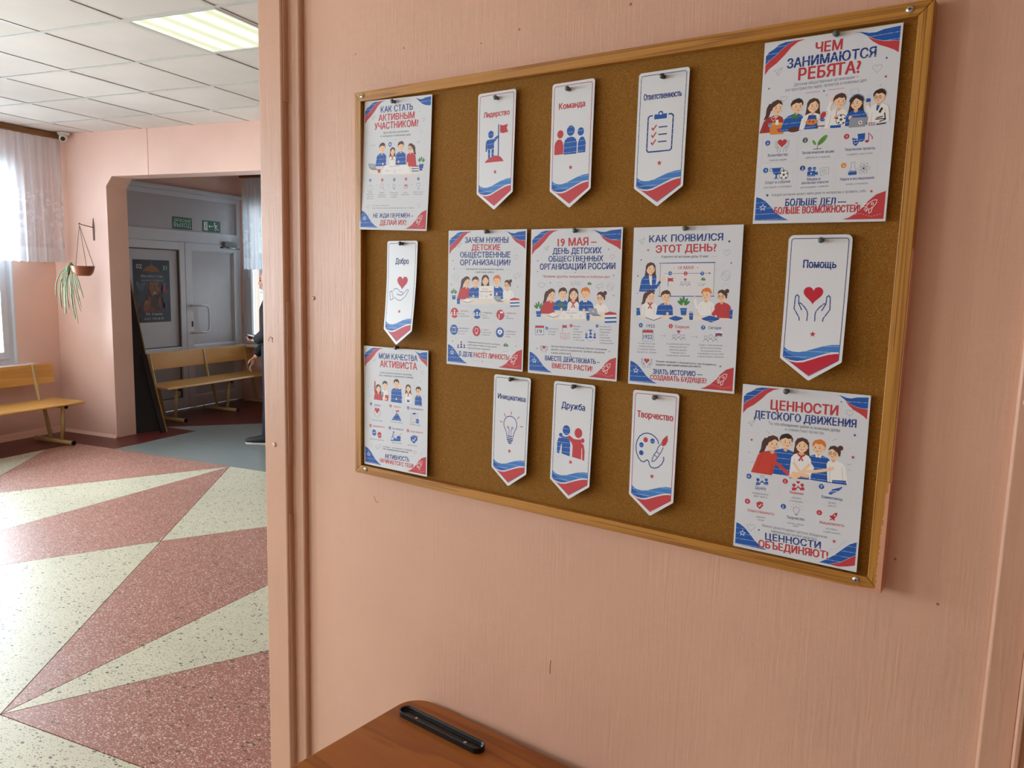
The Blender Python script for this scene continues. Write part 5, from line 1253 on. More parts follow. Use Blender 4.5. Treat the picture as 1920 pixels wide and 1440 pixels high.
s.kid(380, 470, 44, 700, 'short', DARKH, BLUE, 1, -.5, bw=1.9, arms=[([(-1.4, 2.4), (-.2, 3.6), (1.2, 5.0)], BLUE, False)])
s.kid(608, 512, 44, 745, 'short', GINGER, BLUE, -1, .2, bw=1.9, collar=WHT, arms=[([(-1.2, 2.4), (-2.0, 3.9), (-2.8, 4.4)], BLUE, False)])
s.kid(490, 498, 46, 720, 'long', BROWN, WHT, 0, 0, scarf=True, bw=1.5)
s.poly([(410, 640), (440, 600), (545, 605), (575, 650), (540, 725), (420, 715)], WHT); s.poly([(404, 700), (540, 716), (535, 732), (404, 720)], NAVY)
s.kid(288, 482, 46, 690, 'pony', BROWN, (206, 66, 52), 1, -1.4, bw=1.5, arms=[([(-.4, 2.3), (1.0, 3.0), (2.6, 4.2)], (206, 66, 52), False), ([(2.7, 4.3), (3.6, 4.6)], SKIN, True)])
s.kid(712, 552, 42, 760, 'bun', BROWN, WHT, -1, .9, glasses=True, bw=1.5, arms=[([(.2, 2.4), (-1.2, 3.0), (-2.6, 3.4)], SKIN, False), ([(-2.6, 3.4), (-4.4, 3.7)], SKIN, True)])
s.poly([(700, 735), (795, 742), (802, 772), (695, 758)], BLUE)
s.line([(430, 610), (470, 670), (480, 700)], 17, SKIN); s.line([(545, 622), (500, 670), (470, 695)], 17, SKIN)
for x, y in ((440, 688), (470, 694), (500, 700), (455, 704), (520, 704)): s.ell(x, y, 22, 13, (246, 202, 164), .15); s.arc(x, y, 16, .2, 1.6, 1.6, (214, 150, 120))
s.sec = 'pictogram'
for n_, x, y, c in (('1', 123, 704, BLUE), ('2', 374, 741, (196, 50, 70)), ('3', 625, 780, BLUE), ('4', 113, 876, (196, 50, 70)), ('5', 361, 915, BLUE), ('6', 610, 960, (196, 50, 70))): s.num(x, y, 18, n_, c)
for (x, y) in ((90, 680), (342, 715), (595, 752)): s.line([(x+2, y), (x+236, y+34), (x+228, y+170), (x-6, y+138)], 1.5, (212, 206, 210), True)
for (x, y, w_, k_) in ((160, 798, 108, .15), (420, 842, 80, .15), (646, 876, 120, .16)): s.line([(x, y), (x+w_, y+w_*k_)], 1.4, LG)
def pair(x, y, r, c, hc_):
    for g in (-1, 1):
        s.ell(x+g*r*.75, y-r*.35, r*.3, None, c); s.poly([(x+g*r*1.15, y+r*.6), (x+g*r*1.1, y+r*.1), (x+g*r*.75, y-r*.02), (x+g*r*.4, y+r*.2), (x+g*r*.02, y-r*.25), (x+g*r*.0, y+r*.05), (x+g*r*.35, y+r*.45), (x+g*r*.4, y+r*.6)], c)
    s.heart(x, y-r*.85, r*.32, hc_, None if hc_ != NAVY else 2)
pair(214, 742, 38, BLUE, NAVY); pair(463, 782, 38, RED, RED)
s.poly([(672, 828), (700, 800), (745, 790), (765, 782), (772, 790), (750, 808), (720, 822), (690, 838)], BLUE); s.line([(690, 812), (735, 812)], 4, WHT)
s.shield(198, 905, 27, RED); s.bulb(450, 940, 32, NAVY, 2.4, LG); s.rocket(708, 990, 34, WHT, 2, (190, 42, 56))
for a in range(7): t = PI+a*PI/6; s.line([(450+38*math.cos(t), 935+36*math.sin(t)), (450+44*math.cos(t), 935+42*math.sin(t))], 2, NAVY)
P7 = s
PGRP = 'printed posters pinned to the cork board'
def curlp(a, b=0.0, c=0.0, d=0.0):
    # a: bottom edge stands off, b: right edge stands off at the bottom, c: middle bow, d: overall
    return lambda x, y: d + a*(y/297.0)**2 + b*(x/210.0)*(y/297.0) + c*math.sin(PI*min(max(y/297.0, 0), 1))
PO = [(P1, 0.0320, 0.9010, -0.030, curlp(9.2, -5.0, 0.0), 'poster of four children at a table, top left corner of the cork board'),
      (P2, 0.0288, 0.3236, 0.0120, curlp(1.5, 3.0, 0.0), 'poster of five waving children, bottom left corner of the cork board'),
      (P3, 0.2945, 0.5979, 0.0013, curlp(1.0, 1.5, 0.0), 'poster with six boxed round icons, left of the three middle row posters'),
      (P4, 0.5152, 0.5973, 0.0070, curlp(1.0, 2.0, 0.0), 'poster with large red 19 МАЯ heading, centre of the three middle row posters'),
      (P5, 0.7482, 0.5972, 0.0101, curlp(1.0, 1.5, 0.0), 'poster of a teacher at a whiteboard, right of the three middle row posters'),
      (P6, 0.9744, 0.8968, -0.0010, curlp(1.5, 2.0, 0.0), 'poster of six children and a football, top right corner of the cork board'),
      (P7, 0.9751, 0.3216, 0.0074, curlp(1.5, 2.5, 0.0), 'poster of five children joining hands, bottom right corner of the cork board')]
for (sh, x, z, a, cf, lab) in PO: build_sheet(sh, 'poster', lab, 'poster', x, z, a, cf, group=PGRP)
# ------------------------------------------------------------------ the eight pennants
def pennant(w, border, title, tcol, tbox, draw, wcol=RED):
    s = Sheet(w, 241); s.sec = 'border_line'; L, Rr = 5.2, w-5.2
    s.mline([(L, 204), (L, 10), (L+1.2, 7.0), (L+4, 5.8), (Rr-4, 5.8), (Rr-1.2, 7.0), (Rr, 10), (Rr, 204)], 1.2, border, streak=border[2] > 100)
    s.mline([(L, 204), (w/2, 233.5), (Rr, 204)], 1.0, border, streak=False)
    s.sec = 'wave_band'; f = (w-10.4)/84.0
    def X(v): return L+(v-6)*f
    s.mpoly([(X(6), 187), (X(12), 192), (X(20), 194.6), (X(30), 194.8), (X(42), 191.5), (X(56), 186), (X(68), 181.5), (X(78), 179.3), (X(90), 178.5), (X(90), 190.5), (X(82), 191), (X(72), 193.5), (X(60), 198.5), (X(48), 204), (X(38), 208), (X(28), 210), (X(18), 209.3), (X(10), 206), (X(6), 203)], SKY)
    s.mpoly([(X(6), 192), (X(12), 198), (X(22), 202), (X(34), 205.5), (X(42), 206), (X(38), 208), (X(28), 210), (X(18), 209.3), (X(10), 206), (X(6), 203)], BLUE)
    s.mpoly([(X(9), 206.8), (X(18), 211.6), (X(28), 212.6), (X(38), 211), (X(50), 205.8), (X(62), 200.5), (X(74), 196), (X(84), 193.6), (X(90), 193.3), (X(90), 203.6), (w/2, 232.6)], wcol)
    s.sec = 'emblem'; s.star(w/2+.5, 163.5, 5.2, wcol if wcol != RED else RED)
    draw(s)
    s.sec = 'heading'; (a, b, y, cap) = tbox
    s.text(title, (a, y), (b, y), cap, tcol, .05, title == 'Помощь', 3)
    return s
def outline5(w, r=6.0, rr=None):
    pts = []
    for cx, cy, st in ((r, r, PI), (w-r, r, 1.5*PI)):
        for i in range(6): t = st+PI/2*i/5; pts.append((cx+r*math.cos(t), cy+r*math.sin(t)))
    return pts+[(w, 120), (w, 206), (w-1.5, 208), (w/2+3, 239.6), (w/2, 241), (w/2-3, 239.6), (1.5, 208), (0, 206), (0, 120)]
def d_lead(s):
    s.mell((36, 86), 7.4, 7.8, BLUE)
    s.mpoly([(25, 98), (29, 95.5), (42, 95.5), (53, 90), (56, 88.5), (58, 92), (46, 102), (45, 104), (45, 116), (27, 116), (27, 106), (26.5, 120), (22.5, 120), (22.5, 105)], BLUE)
    s.mpoly([(29, 116.5), (35, 116.5), (35, 135), (30, 135)], BLUE); s.mpoly([(38.5, 116.5), (45, 116.5), (44.5, 133), (39, 133)], BLUE)
    s.mline([(56, 67), (57, 131)], 2.6, NAVY, streak=False); s.mpoly([(60, 68), (67, 70.5), (80, 68.5), (77, 76), (81, 84.5), (68, 86), (60, 84)], RED)
    s.mpoly([(20, 143), (28, 136.5), (37, 133), (46, 130), (56, 130.5), (64, 134), (72, 143)], RED)
def d_team(s):
    for x, y, r, c, a, b, t, bt in ((22, 98, 7.6, RED, 9, 30, 108, 137), (46, 93, 9.6, BLUE, 31, 61, 104.5, 138), (69, 97, 7.6, BLUE, 63.5, 81, 107, 137)):
        s.mell((x, y), r*.95, r*1.05, c)
        m = (a+b)/2; w = (b-a)/2; s.mpoly([(a, bt), (a, t+12), (m-w*.85, t+6), (m-w*.45, t+1), (m, t-.5), (m+w*.45, t+1), (m+w*.85, t+6), (b, t+12), (b, bt)], c)
def d_clip(s):
    s.mline([(32, 78), (26, 78), (23, 81), (23, 139), (26, 142.5), (69, 142.5), (72.5, 139), (72.5, 81), (69, 78), (63, 78)], 2.6, NAVY, streak=True)
    s.rrect((35, 76), (60, 85), 1.6, 0, BLUE, BLUE); s.mell((47.5, 76), 5.2, 5.2, BLUE); s.mell((47.5, 75.6), 2.1, 2.1, WHT)
    for i, y in enumerate((99.5, 112.5, 125.5)): s.mline([(31, y), (34, y+4), (40.5, y-4.5)], 2.4, RED); s.mline([(45, y), (62, y)], 2.2, NAVY, streak=False)
def d_kind(s):
    pts = []
    for i in range(36): t = 2*PI*i/36; pts.append((52.5+17*math.sin(t)**3, 95-18*(13*math.cos(t)-5*math.cos(2*t)-2*math.cos(3*t)-math.cos(4*t))/17))
    s.mpoly(pts, CRIM)
    q = [(23, 117), (27, 112), (33, 110), (41, 113), (47, 118), (54, 118), (55, 123), (52, 125.5), (38, 124.5), (52, 125.5), (56, 124), (68, 112.5), (72, 112), (73.5, 115), (68, 124), (60, 132), (50, 138), (40, 137), (27, 131)]
    s.mline(q[:9], 1.3, NAVY, streak=False); s.mline(q[10:], 1.3, NAVY, streak=False); s.mline([(12, 119), (19, 116.5), (25, 135), (16, 138)], 1.3, NAVY, True, False); s.mline([(37, 122), (41, 125), (52, 125.8)], 1.3, NAVY, streak=False)
def d_init(s):
    c = (48, 105); s.mline([(c[0]+17.5*math.cos(t), c[1]+18*math.sin(t)) for t in [PI*.80+i*(PI*1.40)/20 for i in range(21)]], 1.7, NAVY, streak=False)
    s.mline([(34, 115.5), (38.5, 123), (40, 131), (57, 131), (58.5, 123), (62, 115.5)], 1.7, NAVY, streak=False)
    for x in (45.5, 51): s.mline([(x, 130.5), (x, 117), (x-(2.5 if x < 48 else -2.5), 113.5)], 1.3, NAVY, streak=False); s.mline([(x-(3 if x < 48 else -3)+2.2*math.cos(t*PI/4), 112+2.2*math.sin(t*PI/4)) for t in range(8)], 1.2, NAVY, True, False)
    for i, (y, a) in enumerate(((134.5, 9), (138.5, 8.2), (142.3, 6.4), (145.6, 4))): s.mline([(48.5-a, y), (48.5+a, y+.8)], 2.6, NAVY, streak=True)
    for a, b in (((30, 83), (35, 90)), ((49.5, 76), (49.5, 84)), ((71, 85), (66, 91)), ((19.5, 101.5), (27, 103)), ((74, 106), (81.5, 106))): s.mline([a, b], 1.7, RED)
def d_friend(s):
    s.mell((35, 99), 9.2, 10.4, BLUE); s.mell((22, 110.5), 4.4, 4.4, BLUE); s.mell((64, 101), 9.2, 10.2, RED); s.mell((75, 115), 4.2, 4.8, RED)
    s.mpoly([(17, 117), (22, 117), (27, 112), (33, 113), (39, 111.5), (45, 122), (46, 125), (46, 152), (26, 149), (25.5, 128), (24, 129), (20, 150), (14, 148.5), (14, 126)], BLUE)
    s.mpoly([(38, 112), (43, 108.5), (54, 114.5), (62, 114.5), (70, 113), (73, 121), (78, 123), (81, 135), (81.5, 155), (76.5, 155), (75, 132), (73.5, 130), (74, 154), (52, 152), (52, 129), (49, 123), (43, 118)], RED)
def d_art(s):
    q = [(59, 99), (56, 92), (50, 86), (42, 82), (34, 81), (26, 83), (18, 89), (13, 98), (11, 108), (12, 120), (17, 131), (24, 137.5), (30, 138), (34, 134), (37, 133), (40, 136), (41, 141), (45, 146), (52, 147), (60, 144), (67, 137), (71, 128), (70, 122)]
    s.mline(q, 1.9, NAVY, streak=False)
    for x, y, c in ((31, 94.5), (45.5, 95), (22.5, 105.5), (23, 121)) and ((31, 94.5, RED), (45.5, 95, BLUE), (22.5, 105.5, BLUE), (23, 121, BLUE)): s.mell((x, y), 4.8, 5.0, c)
    s.mpoly([(64, 96), (66, 90), (71, 84), (76, 80), (77, 90), (74, 98), (69, 102), (65, 101)], RED)
    s.mline([(64, 98), (58, 105), (55, 114), (50, 121), (47, 129), (46.5, 134.5), (51, 133.5), (56, 128), (61, 120), (65, 113), (68.5, 104)], 1.5, NAVY, streak=False); s.mline([(55, 114), (61, 118)], 1.4, NAVY, streak=False); s.mline([(51, 121), (57, 125)], 1.4, NAVY, streak=False)
def d_help(s):
    pts = []
    for i in range(40): t = 2*PI*i/40; pts.append((46.5+15.8*math.sin(t)**3, 97.5-16.2*(13*math.cos(t)-5*math.cos(2*t)-2*math.cos(3*t)-math.cos(4*t))/16))
    s.mpoly(pts, CRIM)
    for g in (-1, 1):
        def Q(pts): return [(46+g*(46-a), b) for a, b in pts]
        s.mline(Q([(27, 142), (26.5, 137), (22, 130), (17, 122), (17.5, 110), (18, 101.5), (20.5, 99), (23.5, 101.5), (24, 113), (27, 112.5), (34, 119), (38.5, 125), (40, 130), (39.5, 142)]), 1.7, NAVY, streak=True)
        s.mline(Q([(24, 113), (30, 124.5)]), 1.7, NAVY, streak=False)
WGRP = 'paper pennants pinned to the cork board'
REDB = (176, 62, 84)
def curlw(bot, mid=0.0, tw=0.0, d=0.0): return lambda x, y: d + bot*max(0.0, (y-70)/171.0)**1.6 + mid*math.sin(PI*min(1, max(0, y/241.0))) + tw*(x/96.0-.5)*(y/241.0)*2
PN = [('Лидерство', 0.3705, 0.8805, 98, .010, REDB, (190, 52, 62), (16, 83, 50, 10.5), d_lead, RED, curlw(5, 2, 3), 'pennant with a flag bearer figure, leftmost of three in the top row'),
      ('Команда', 0.5560, 0.8790, 96, .010, REDB, (190, 52, 62), (17, 76, 50, 11), d_team, RED, curlw(4, 2, 2), 'pennant with three head and shoulder figures, top row'),
      ('Ответственность', 0.7445, 0.8760, 99, .004, (54, 70, 110), (40, 66, 130), (12, 86, 49, 10.5), d_clip, RED, curlw(4, 2, 2), 'pennant with a blue clipboard and red ticks, top row'),
      ('Добро', 0.1075, 0.5765, 96, .002, (60, 84, 112), (30, 50, 110), (28, 70, 53, 12.5), d_kind, CRIM, curlw(20, 3, 4), 'pennant with a heart above one open hand, curling off the board'),
      ('Инициатива', 0.4290, 0.2895, 96, -.006, (54, 70, 110), (40, 66, 130), (12, 85, 52, 11), d_init, RED, curlw(4, 2, 3), 'pennant with a light bulb, bottom row'),
      ('Дружба', 0.5825, 0.2895, 97, -.004, (54, 70, 110), (40, 66, 130), (21, 76, 54, 12.5), d_friend, RED, curlw(6, 2, 3), 'pennant with a blue and a red figure arm in arm, bottom row'),
      ('Творчество', 0.7625, 0.2895, 95, .010, REDB, (190, 44, 58), (11, 85, 52, 12), d_art, RED, curlw(5, 2, 3), 'pennant with a paint palette and brush, bottom row'),
      ('Помощь', 1.0365, 0.5800, 101, .004, (40, 56, 100), (34, 60, 130), (27, 79, 54, 12.5), d_help, CRIM, curlw(9, 1, 3), 'pennant with a heart between two open hands, between the right-hand posters')]
for (t, x, z, w, a, bc, tc, tb, dr, wc, cf, lab) in PN:
    sh = pennant(w, bc, t, tc, tb, dr, wc)
    build_sheet(sh, 'pennant', lab, 'pennant', x, z, a, cf, outline=outline5(w, 9.0 if t == 'Помощь' else 6.0), group=WGRP, stock='card', rows=20, cols=4)
# ------------------------------------------------------------------ push pins
PINS = [(0.130, 0.890, 'pin', 'the poster in the top left corner'), (0.422, 0.867, 'pin3', 'the pennant with the flag bearer'), (0.596, 0.865, 'pin', 'the pennant with three heads'), (0.795, 0.864, 'pin2', 'the clipboard pennant'),
        (1.089, 0.893, 'pin', 'the poster in the top right corner'), (0.157, 0.570, 'pin2', 'the pennant with heart above one hand'), (0.405, 0.594, 'pin3', 'the left poster of the middle row'), (0.624, 0.593, 'pin', 'the 19 МАЯ poster'),
        (0.854, 0.594, 'pin3', 'the whiteboard poster'), (1.091, 0.571, 'pin', 'the pennant with heart between two hands'), (0.145, 0.327, 'pin2', 'the poster in the bottom left corner'), (0.478, 0.283, 'pin', 'the light bulb pennant'),
        (0.633, 0.283, 'pin', 'the pennant of two friends'), (0.811, 0.280, 'pin3', 'the palette pennant'), (1.053, 0.317, 'pin', 'the poster in the bottom right corner')]
for (x, z, m, lab) in PINS:
    t = Thing('push_pin', 'small dark round push pin through '+lab, 'push pin', (x, -0.0005, z), 'B', 'push pins holding the paper sheets')
    y = -0.0009
    hd = MB().lathe([(0.0036, 0.0), (0.0040, -0.0012), (0.0030, -0.0028), (0.0026, -0.0048), (0.0044, -0.0068), (0.0050, -0.0088), (0.0042, -0.0106), (0.0022, -0.0116), (0.0, -0.0118)], (x, y, z), 20, 'y')
    t.part('pin_head', hd, MT[m])
    t.part('pin_needle', MB().tube([(x, y, z), (x, 0.010, z)], 0.0005, 6), MT['steel'])
# ================================================================== DESK UNDER THE BOARD
def desk():
    base = (0.195, -0.07, FL); zt = -0.54; t = Thing('school_desk', 'low brown wooden desk with rounded corners and a black tray rail against the salmon wall', 'desk', base, 'B')
    t.root.rotation_euler = (0, 0, math.radians(-2.2))
    # local frame: origin = left edge / back corner line; x to the right, y towards the wall
    bx, by = base[0], base[1]; w, dp, r = 0.60, 0.48, 0.062; yb = 0.083
    def rr(x0, x1, y0, y1, r, n=8):
        p = []
        for cx, cy, st in ((x1-r, y1-r, 0), (x0+r, y1-r, PI/2), (x0+r, y0+r, PI), (x1-r, y0+r, 1.5*PI)):
            for i in range(n+1): a = st+PI/2*i/n; p.append((bx+cx+r*math.cos(a), by+cy+r*math.sin(a)))
        return p
    t.part('desktop', MB().prism(rr(0, w, yb-dp, yb, r), 2, zt-0.018, zt), MT['desk'], bevel=0.0035, seg=3)
    for x in (0.07, w-0.07):
        a = MB().tube([(bx+x, by+yb-0.06, zt-0.03), (bx+x, by+yb-0.06, FL+0.025)], 0.014, 14); t.part('leg', a, MT['tubegrey'])
        a = MB().tube([(bx+x, by+yb-dp+0.06, zt-0.03), (bx+x, by+yb-dp+0.06, FL+0.025)], 0.014, 14); t.part('leg', a, MT['tubegrey'])
        t.part('foot_bar', MB().tube([(bx+x, by+yb-dp+0.02, FL+0.013), (bx+x, by+yb-0.02, FL+0.013)], 0.0125, 12), MT['tubegrey'])
        t.part('top_bearer', box(bx+x-0.013, bx+x+0.013, by+yb-dp+0.03, by+yb-0.03, zt-0.045, zt-0.0185), MT['tubegrey'], bevel=0.002)
    t.part('modesty_panel', box(bx+0.086, bx+w-0.086, by+yb-0.068, by+yb-0.055, zt-0.28, zt-0.05), MT['desk'], bevel=0.002)
    t.part('cross_bar', MB().tube([(bx+0.085, by-0.16, zt-0.20), (bx+w-0.085, by-0.16, zt-0.20)], 0.011, 10), MT['tubegrey'])
    # black moulded tray rail
    x0, x1, yc, hw, hh = 0.030, 0.283, 0.004, 0.0175, 0.013
    def slot(h, inset):
        p = []; R = hw-inset
        for cx, st in ((x1-hw, -PI/2), (x0+hw, PI/2)):
            for i in range(13): a = st+PI*i/12; p.append((bx+cx+R*math.cos(a), by+yc+R*math.sin(a)))
        return p
    m = MB(); o, i_ = slot(0, 0), slot(0, 0.0032); i2 = slot(0, 0.0065); n = len(o); z0 = zt+0.0002
    vs = [(x, y, z0) for x, y in o]+[(x, y, z0+hh) for x, y in o]+[(x, y, z0+hh) for x, y in i_]+[(x, y, z0+0.004) for x, y in i2]
    fs = []
    for L in range(3): fs += [(L*n+k, L*n+(k+1) % n, (L+1)*n+(k+1) % n, (L+1)*n+k) for k in range(n)]
    fs += [tuple(range(3*n, 4*n)), tuple(range(n))[::-1]]; m.add(vs, fs)
    tr = t.part('tray_rail', m, MT['blackplastic'], bevel=0.0008, label='black plastic tray rail with rounded ends')
    for x in (x0+0.052, x1-0.05):
        t.part('screw', MB().lathe([(0.0042, 0), (0.0042, 0.0010), (0.0024, 0.0018), (0.0014, 0.0012), (0, 0.0012)], (bx+x, by+yc-0.002, z0+0.0041), 16), MT['steel'], parent=tr)
desk()
# ================================================================== BENCHES
def bench(name, label, va, vb, frames, seat_z=-0.715, group=None):
    t = Thing(name, label, 'bench', (-2.58, (va+vb)/2, FL), group=group)
    s = MB(); s.prism([(-2.76, seat_z-0.018), (-2.36, seat_z-0.018+0.004), (-2.345, seat_z-0.022), (-2.338, seat_z-0.016), (-2.345, seat_z-0.006), (-2.36, seat_z+0.004-0.002), (-2.76, seat_z)], 1, va, vb)
    t.part('seat', s, MT['ply'], bevel=0.004)
    bk = MB().prism([(-2.765, -0.572), (-2.750, -0.572), (-2.785, -0.392), (-2.800, -0.392)], 1, va+0.02, vb+0.02)
    t.part('backrest', bk, MT['ply'], bevel=0.003)
    for v in frames:
        r = 0.0165
        t.part('back_post', MB().tube([(-2.59, v, FL+0.045), (-2.665, v, -0.76), (-2.715, v, -0.735), (-2.745, v, -0.60), (-2.795+0.0, v, -0.40)], r, 12), MT['tube'])
        t.part('leg', MB().tube([(-2.44, v, FL+0.045), (-2.41, v, -0.745)], r, 12), MT['tube'])
        t.part('foot_bar', MB().tube([(-2.80, v, FL+0.026), (-2.30, v, FL+0.026)], 0.019, 12), MT['tube'])
        t.part('foot_cap', MB().tube([(-2.300, v, FL+0.026), (-2.288, v, FL+0.026)], 0.0205, 12), MT['blackplastic'])
        t.part('seat_bearer', MB().tube([(-2.72, v, -0.752), (-2.375, v, -0.752)], 0.014, 10), MT['tube'])
        t.part('bearer_cap', MB().tube([(-2.375, v, -0.752), (-2.362, v, -0.752)], 0.0155, 10), MT['blackplastic'])
        for z in (-0.44, -0.52): t.part('bolt', MB().lathe([(0.009, 0), (0.008, 0.004), (0, 0.006)], (-2.7745+(z+0.572)*-0.19+0.02, v, z), 12, 'x'), MT['dark'])
    return t
bench('bench', 'pale plywood bench on ochre tube legs under the lace-curtained window at the left', -0.10, 1.97, [1.80, 0.95, 0.05])
bench('bench', 'plywood bench in front of the white double door beyond the arch', 2.93, 4.62, [3.10, 3.86, 4.52])
bench('bench', 'plywood bench out of the picture under the second window', -3.3, -0.9, [-1.1, -2.1, -3.1])
# ================================================================== CURTAINS
def curtain(name, label, c0, c1, zb, zt, fixed, axis, amp=0.018, wl=0.085, seed=1):
    rs = random.Random(seed); n = 260; vs = []; rows = [0, 0.02, 0.06, 0.3, 0.6, 0.9, 1.0]
    L = c1-c0; ph = [rs.uniform(0, 6.28) for _ in range(4)]
    for j, r in enumerate(rows):
        for i in range(n+1):
            s = i/n; x = c0+L*s; w = x/wl*2*PI
            d = math.sin(w+1.3*math.sin(x*7+ph[0])+ph[1])+0.45*math.sin(w*2.3+ph[2]+2*r)+0.5*math.sin(x*11+ph[3])
            o = amp*d*(0.35+0.65*(1-r)**0.5)
            z = zb+(zt-zb)*r
            if j == 0: z += 0.012*abs(math.sin(PI*x/0.075))
            vs.append((fixed+o, x, z) if axis == 'u' else (x, fixed+o, z))
    fs = [(j*(n+1)+i, j*(n+1)+i+1, (j+1)*(n+1)+i+1, (j+1)*(n+1)+i) for j in range(len(rows)-1) for i in range(n)]
    base = (fixed, (c0+c1)/2, zb) if axis == 'u' else ((c0+c1)/2, fixed, zb)
    t = Thing(name, label, 'curtain', base)
    t.part('lace_panel', MB().add(vs, fs, 0, True), MT['curtain'])
    hd = MB(); k = 0
    for i in range(int(L/0.08)):
        x = c0+0.03+i*0.08
        p = (fixed, x, zt-0.004) if axis == 'u' else (x, fixed, zt-0.004)
        hd.box(p[0]-0.004, p[0]+0.004, p[1]-0.004, p[1]+0.004, p[2]-0.01, p[2]+0.004)
    t.part('hook_tape', hd, MT['pvc'])
    return t
curtain('lace_curtain', 'short white lace curtain with scalloped hem at the left edge', -0.62, 2.195, 0.535, 1.668, -2.80, 'u')
curtain('lace_curtain', 'white lace curtain on the bright window beyond the arch', -2.86, -1.35, 0.525, 1.62, 4.62, 'v', seed=5)
solo('curtain_board', box(-2.835, -2.775, -0.68, 2.215, 1.672, CEIL-0.002), MT['rodbrown'], 'brown curtain rail board under the ceiling above the left lace curtain', 'curtain rail', (-2.80, 0.8, 1.672), bevel=0.003)
solo('curtain_rail', box(-2.88, -1.32, 4.60, 4.64, 1.63, 1.67), MT['rodbrown'], 'dark curtain rail over the lace curtain beyond the arch', 'curtain rail', (-2.1, 4.62, 1.63), bevel=0.003)
# security camera
t = Thing('security_camera', 'small white dome security camera in the corner at the end of the curtain board', 'security camera', (-2.69, 2.19, CEIL))
t.part('camera_base', MB().lathe([(0.052, 0.0), (0.052, -0.012), (0.046, -0.022), (0.046, -0.0221)], (-2.69, 2.155, CEIL-0.001), 28), MT['camwhite'], bevel=0.001)
t.part('camera_ball', MB().ball((-2.69, 2.15, CEIL-0.047), 0.036, seg=24, rings=16), MT['camwhite'])
ld = Vector((0.62, -0.62, -0.42)).normalized(); lc = Vector((-2.69, 2.15, CEIL-0.047))
t.part('camera_lens', MB().tube([lc+ld*0.022, lc+ld*0.038], [0.021, 0.019], 20), MT['blackplastic'])
# ================================================================== HANGING PLANTER
pc = Vector((-2.325, 2.0, 0.0)); hk = (-2.332, 2.0, 0.862)
t = Thing('wall_hook', 'thin dark metal bracket hook on the wall between window corner and arch', 'hook', (-2.44, VA, 0.86))
t.part('hook_arm', MB().tube([(-2.438, VA-0.004, 0.868), (-2.40, 2.12, 0.876), (-2.35, 2.02, 0.884), (-2.332, 1.99, 0.89), (-2.330, 1.985, 0.880)], 0.0045, 8), MT['wire'])
t.part('hook_plate', MB().prism([(-2.447, 0.75), (-2.430, 0.75), (-2.428, 0.88), (-2.438, 0.955), (-2.449, 0.88)], 1, VA-0.006, VA-0.0005), MT['wire'])
t = Thing('hanging_planter', 'brown half-round hanging planter with trailing spider plant beside the arch', 'planter', (-2.325, 2.0, 0.42))
t.part('pot', MB().lathe([(0.052, 0.424), (0.070, 0.434), (0.088, 0.462), (0.097, 0.505), (0.101, 0.514), (0.096, 0.514), (0.090, 0.500), (0.066, 0.45), (0.0, 0.445)], (pc.x, pc.y, 0), 32), MT['terracotta'])
t.part('soil', MB().lathe([(0.0, 0.492), (0.07, 0.494), (0.0885, 0.490)], (pc.x, pc.y, 0), 24), MT['soil'])
for a in (PI*0.98, -0.35, 1.35):
    t.part('hanging_wire', MB().tube([(pc.x+0.098*math.cos(a), pc.y+0.098*math.sin(a), 0.512), (hk[0], hk[1]-0.008, hk[2]+0.012)], 0.0024, 6), MT['wire'])
rs = random.Random(4); lf = MB()
def blade(mb, pts, w, mi=0):
    n = len(pts); vs = []
    for i, p in enumerate(pts):
        p = Vector(p); d = (Vector(pts[min(i+1, n-1)])-Vector(pts[max(i-1, 0)])).normalized()
        sd = d.cross(Vector((0.55, -0.8, 0))).normalized(); ww = w*math.sin(PI*(0.12+0.88*(1-i/(n-1)))**0.8) if i else w*0.6
        ww = max(ww, w*0.08); nn = sd.cross(d)*0.0015
        for q in (-1, -0.35, 0.35, 1): vs.append(p+sd*ww*q+(nn if abs(q) < 1 else -nn))
    for i in range(n-1):
        for q in range(3): mb.add([vs[4*i+q], vs[4*i+q+1], vs[4*i+5+q], vs[4*i+4+q]], [(0, 1, 2, 3)], 1 if q == 1 else mi, True)
o = Vector((pc.x-0.108, pc.y-0.02, 0.515)); ends = [(-0.24, 0.02, -0.42), (-0.21, -0.06, -0.30), (-0.17, 0.02, -0.22), (-0.14, 0.05, -0.40), (-0.10, -0.03, -0.46), (-0.075, -0.08, -0.36), (-0.04, 0.03, -0.50), (-0.02, -0.05, -0.42), (0.01, 0.0, -0.52), (0.03, 0.05, -0.44), (0.06, -0.05, -0.48), (0.09, 0.02, -0.40), (0.12, -0.02, -0.33), (0.145, 0.0, -0.30), (0.10, -0.1, -0.26), (-0.19, -0.03, -0.40), (0.0, -0.1, -0.47), (0.05, 0.0, -0.56), (-0.06, 0.04, -0.28), (0.15, -0.04, -0.22)]
for e in ends:
    e = Vector(e)*0.9; k = rs.uniform(0.75, 0.95); pts = []
    for i in range(9):
        f = i/8; ox = e.x*(1-(1-f)**2.1)*1.05; pts.append((o.x+ox*k+rs.uniform(-.002, .002), o.y+e.y*f-0.03*math.sin(PI*f), o.z+0.012-0.03*f+e.z*f**1.35))
    one = MB(); blade(one, pts, rs.uniform(0.0035, 0.007)); t.part('leaf', one, [MT['leaf'], MT['leafw']])
t.part('leaf_crown', MB().tube([(o.x+0.03, o.y, 0.495), (o.x, o.y-0.01, 0.525), (o.x-0.022, o.y-0.02, 0.49), (o.x-0.03, o.y-0.02, 0.43)], [0.010, 0.020, 0.026, 0.010], 10), MT['leaf'])
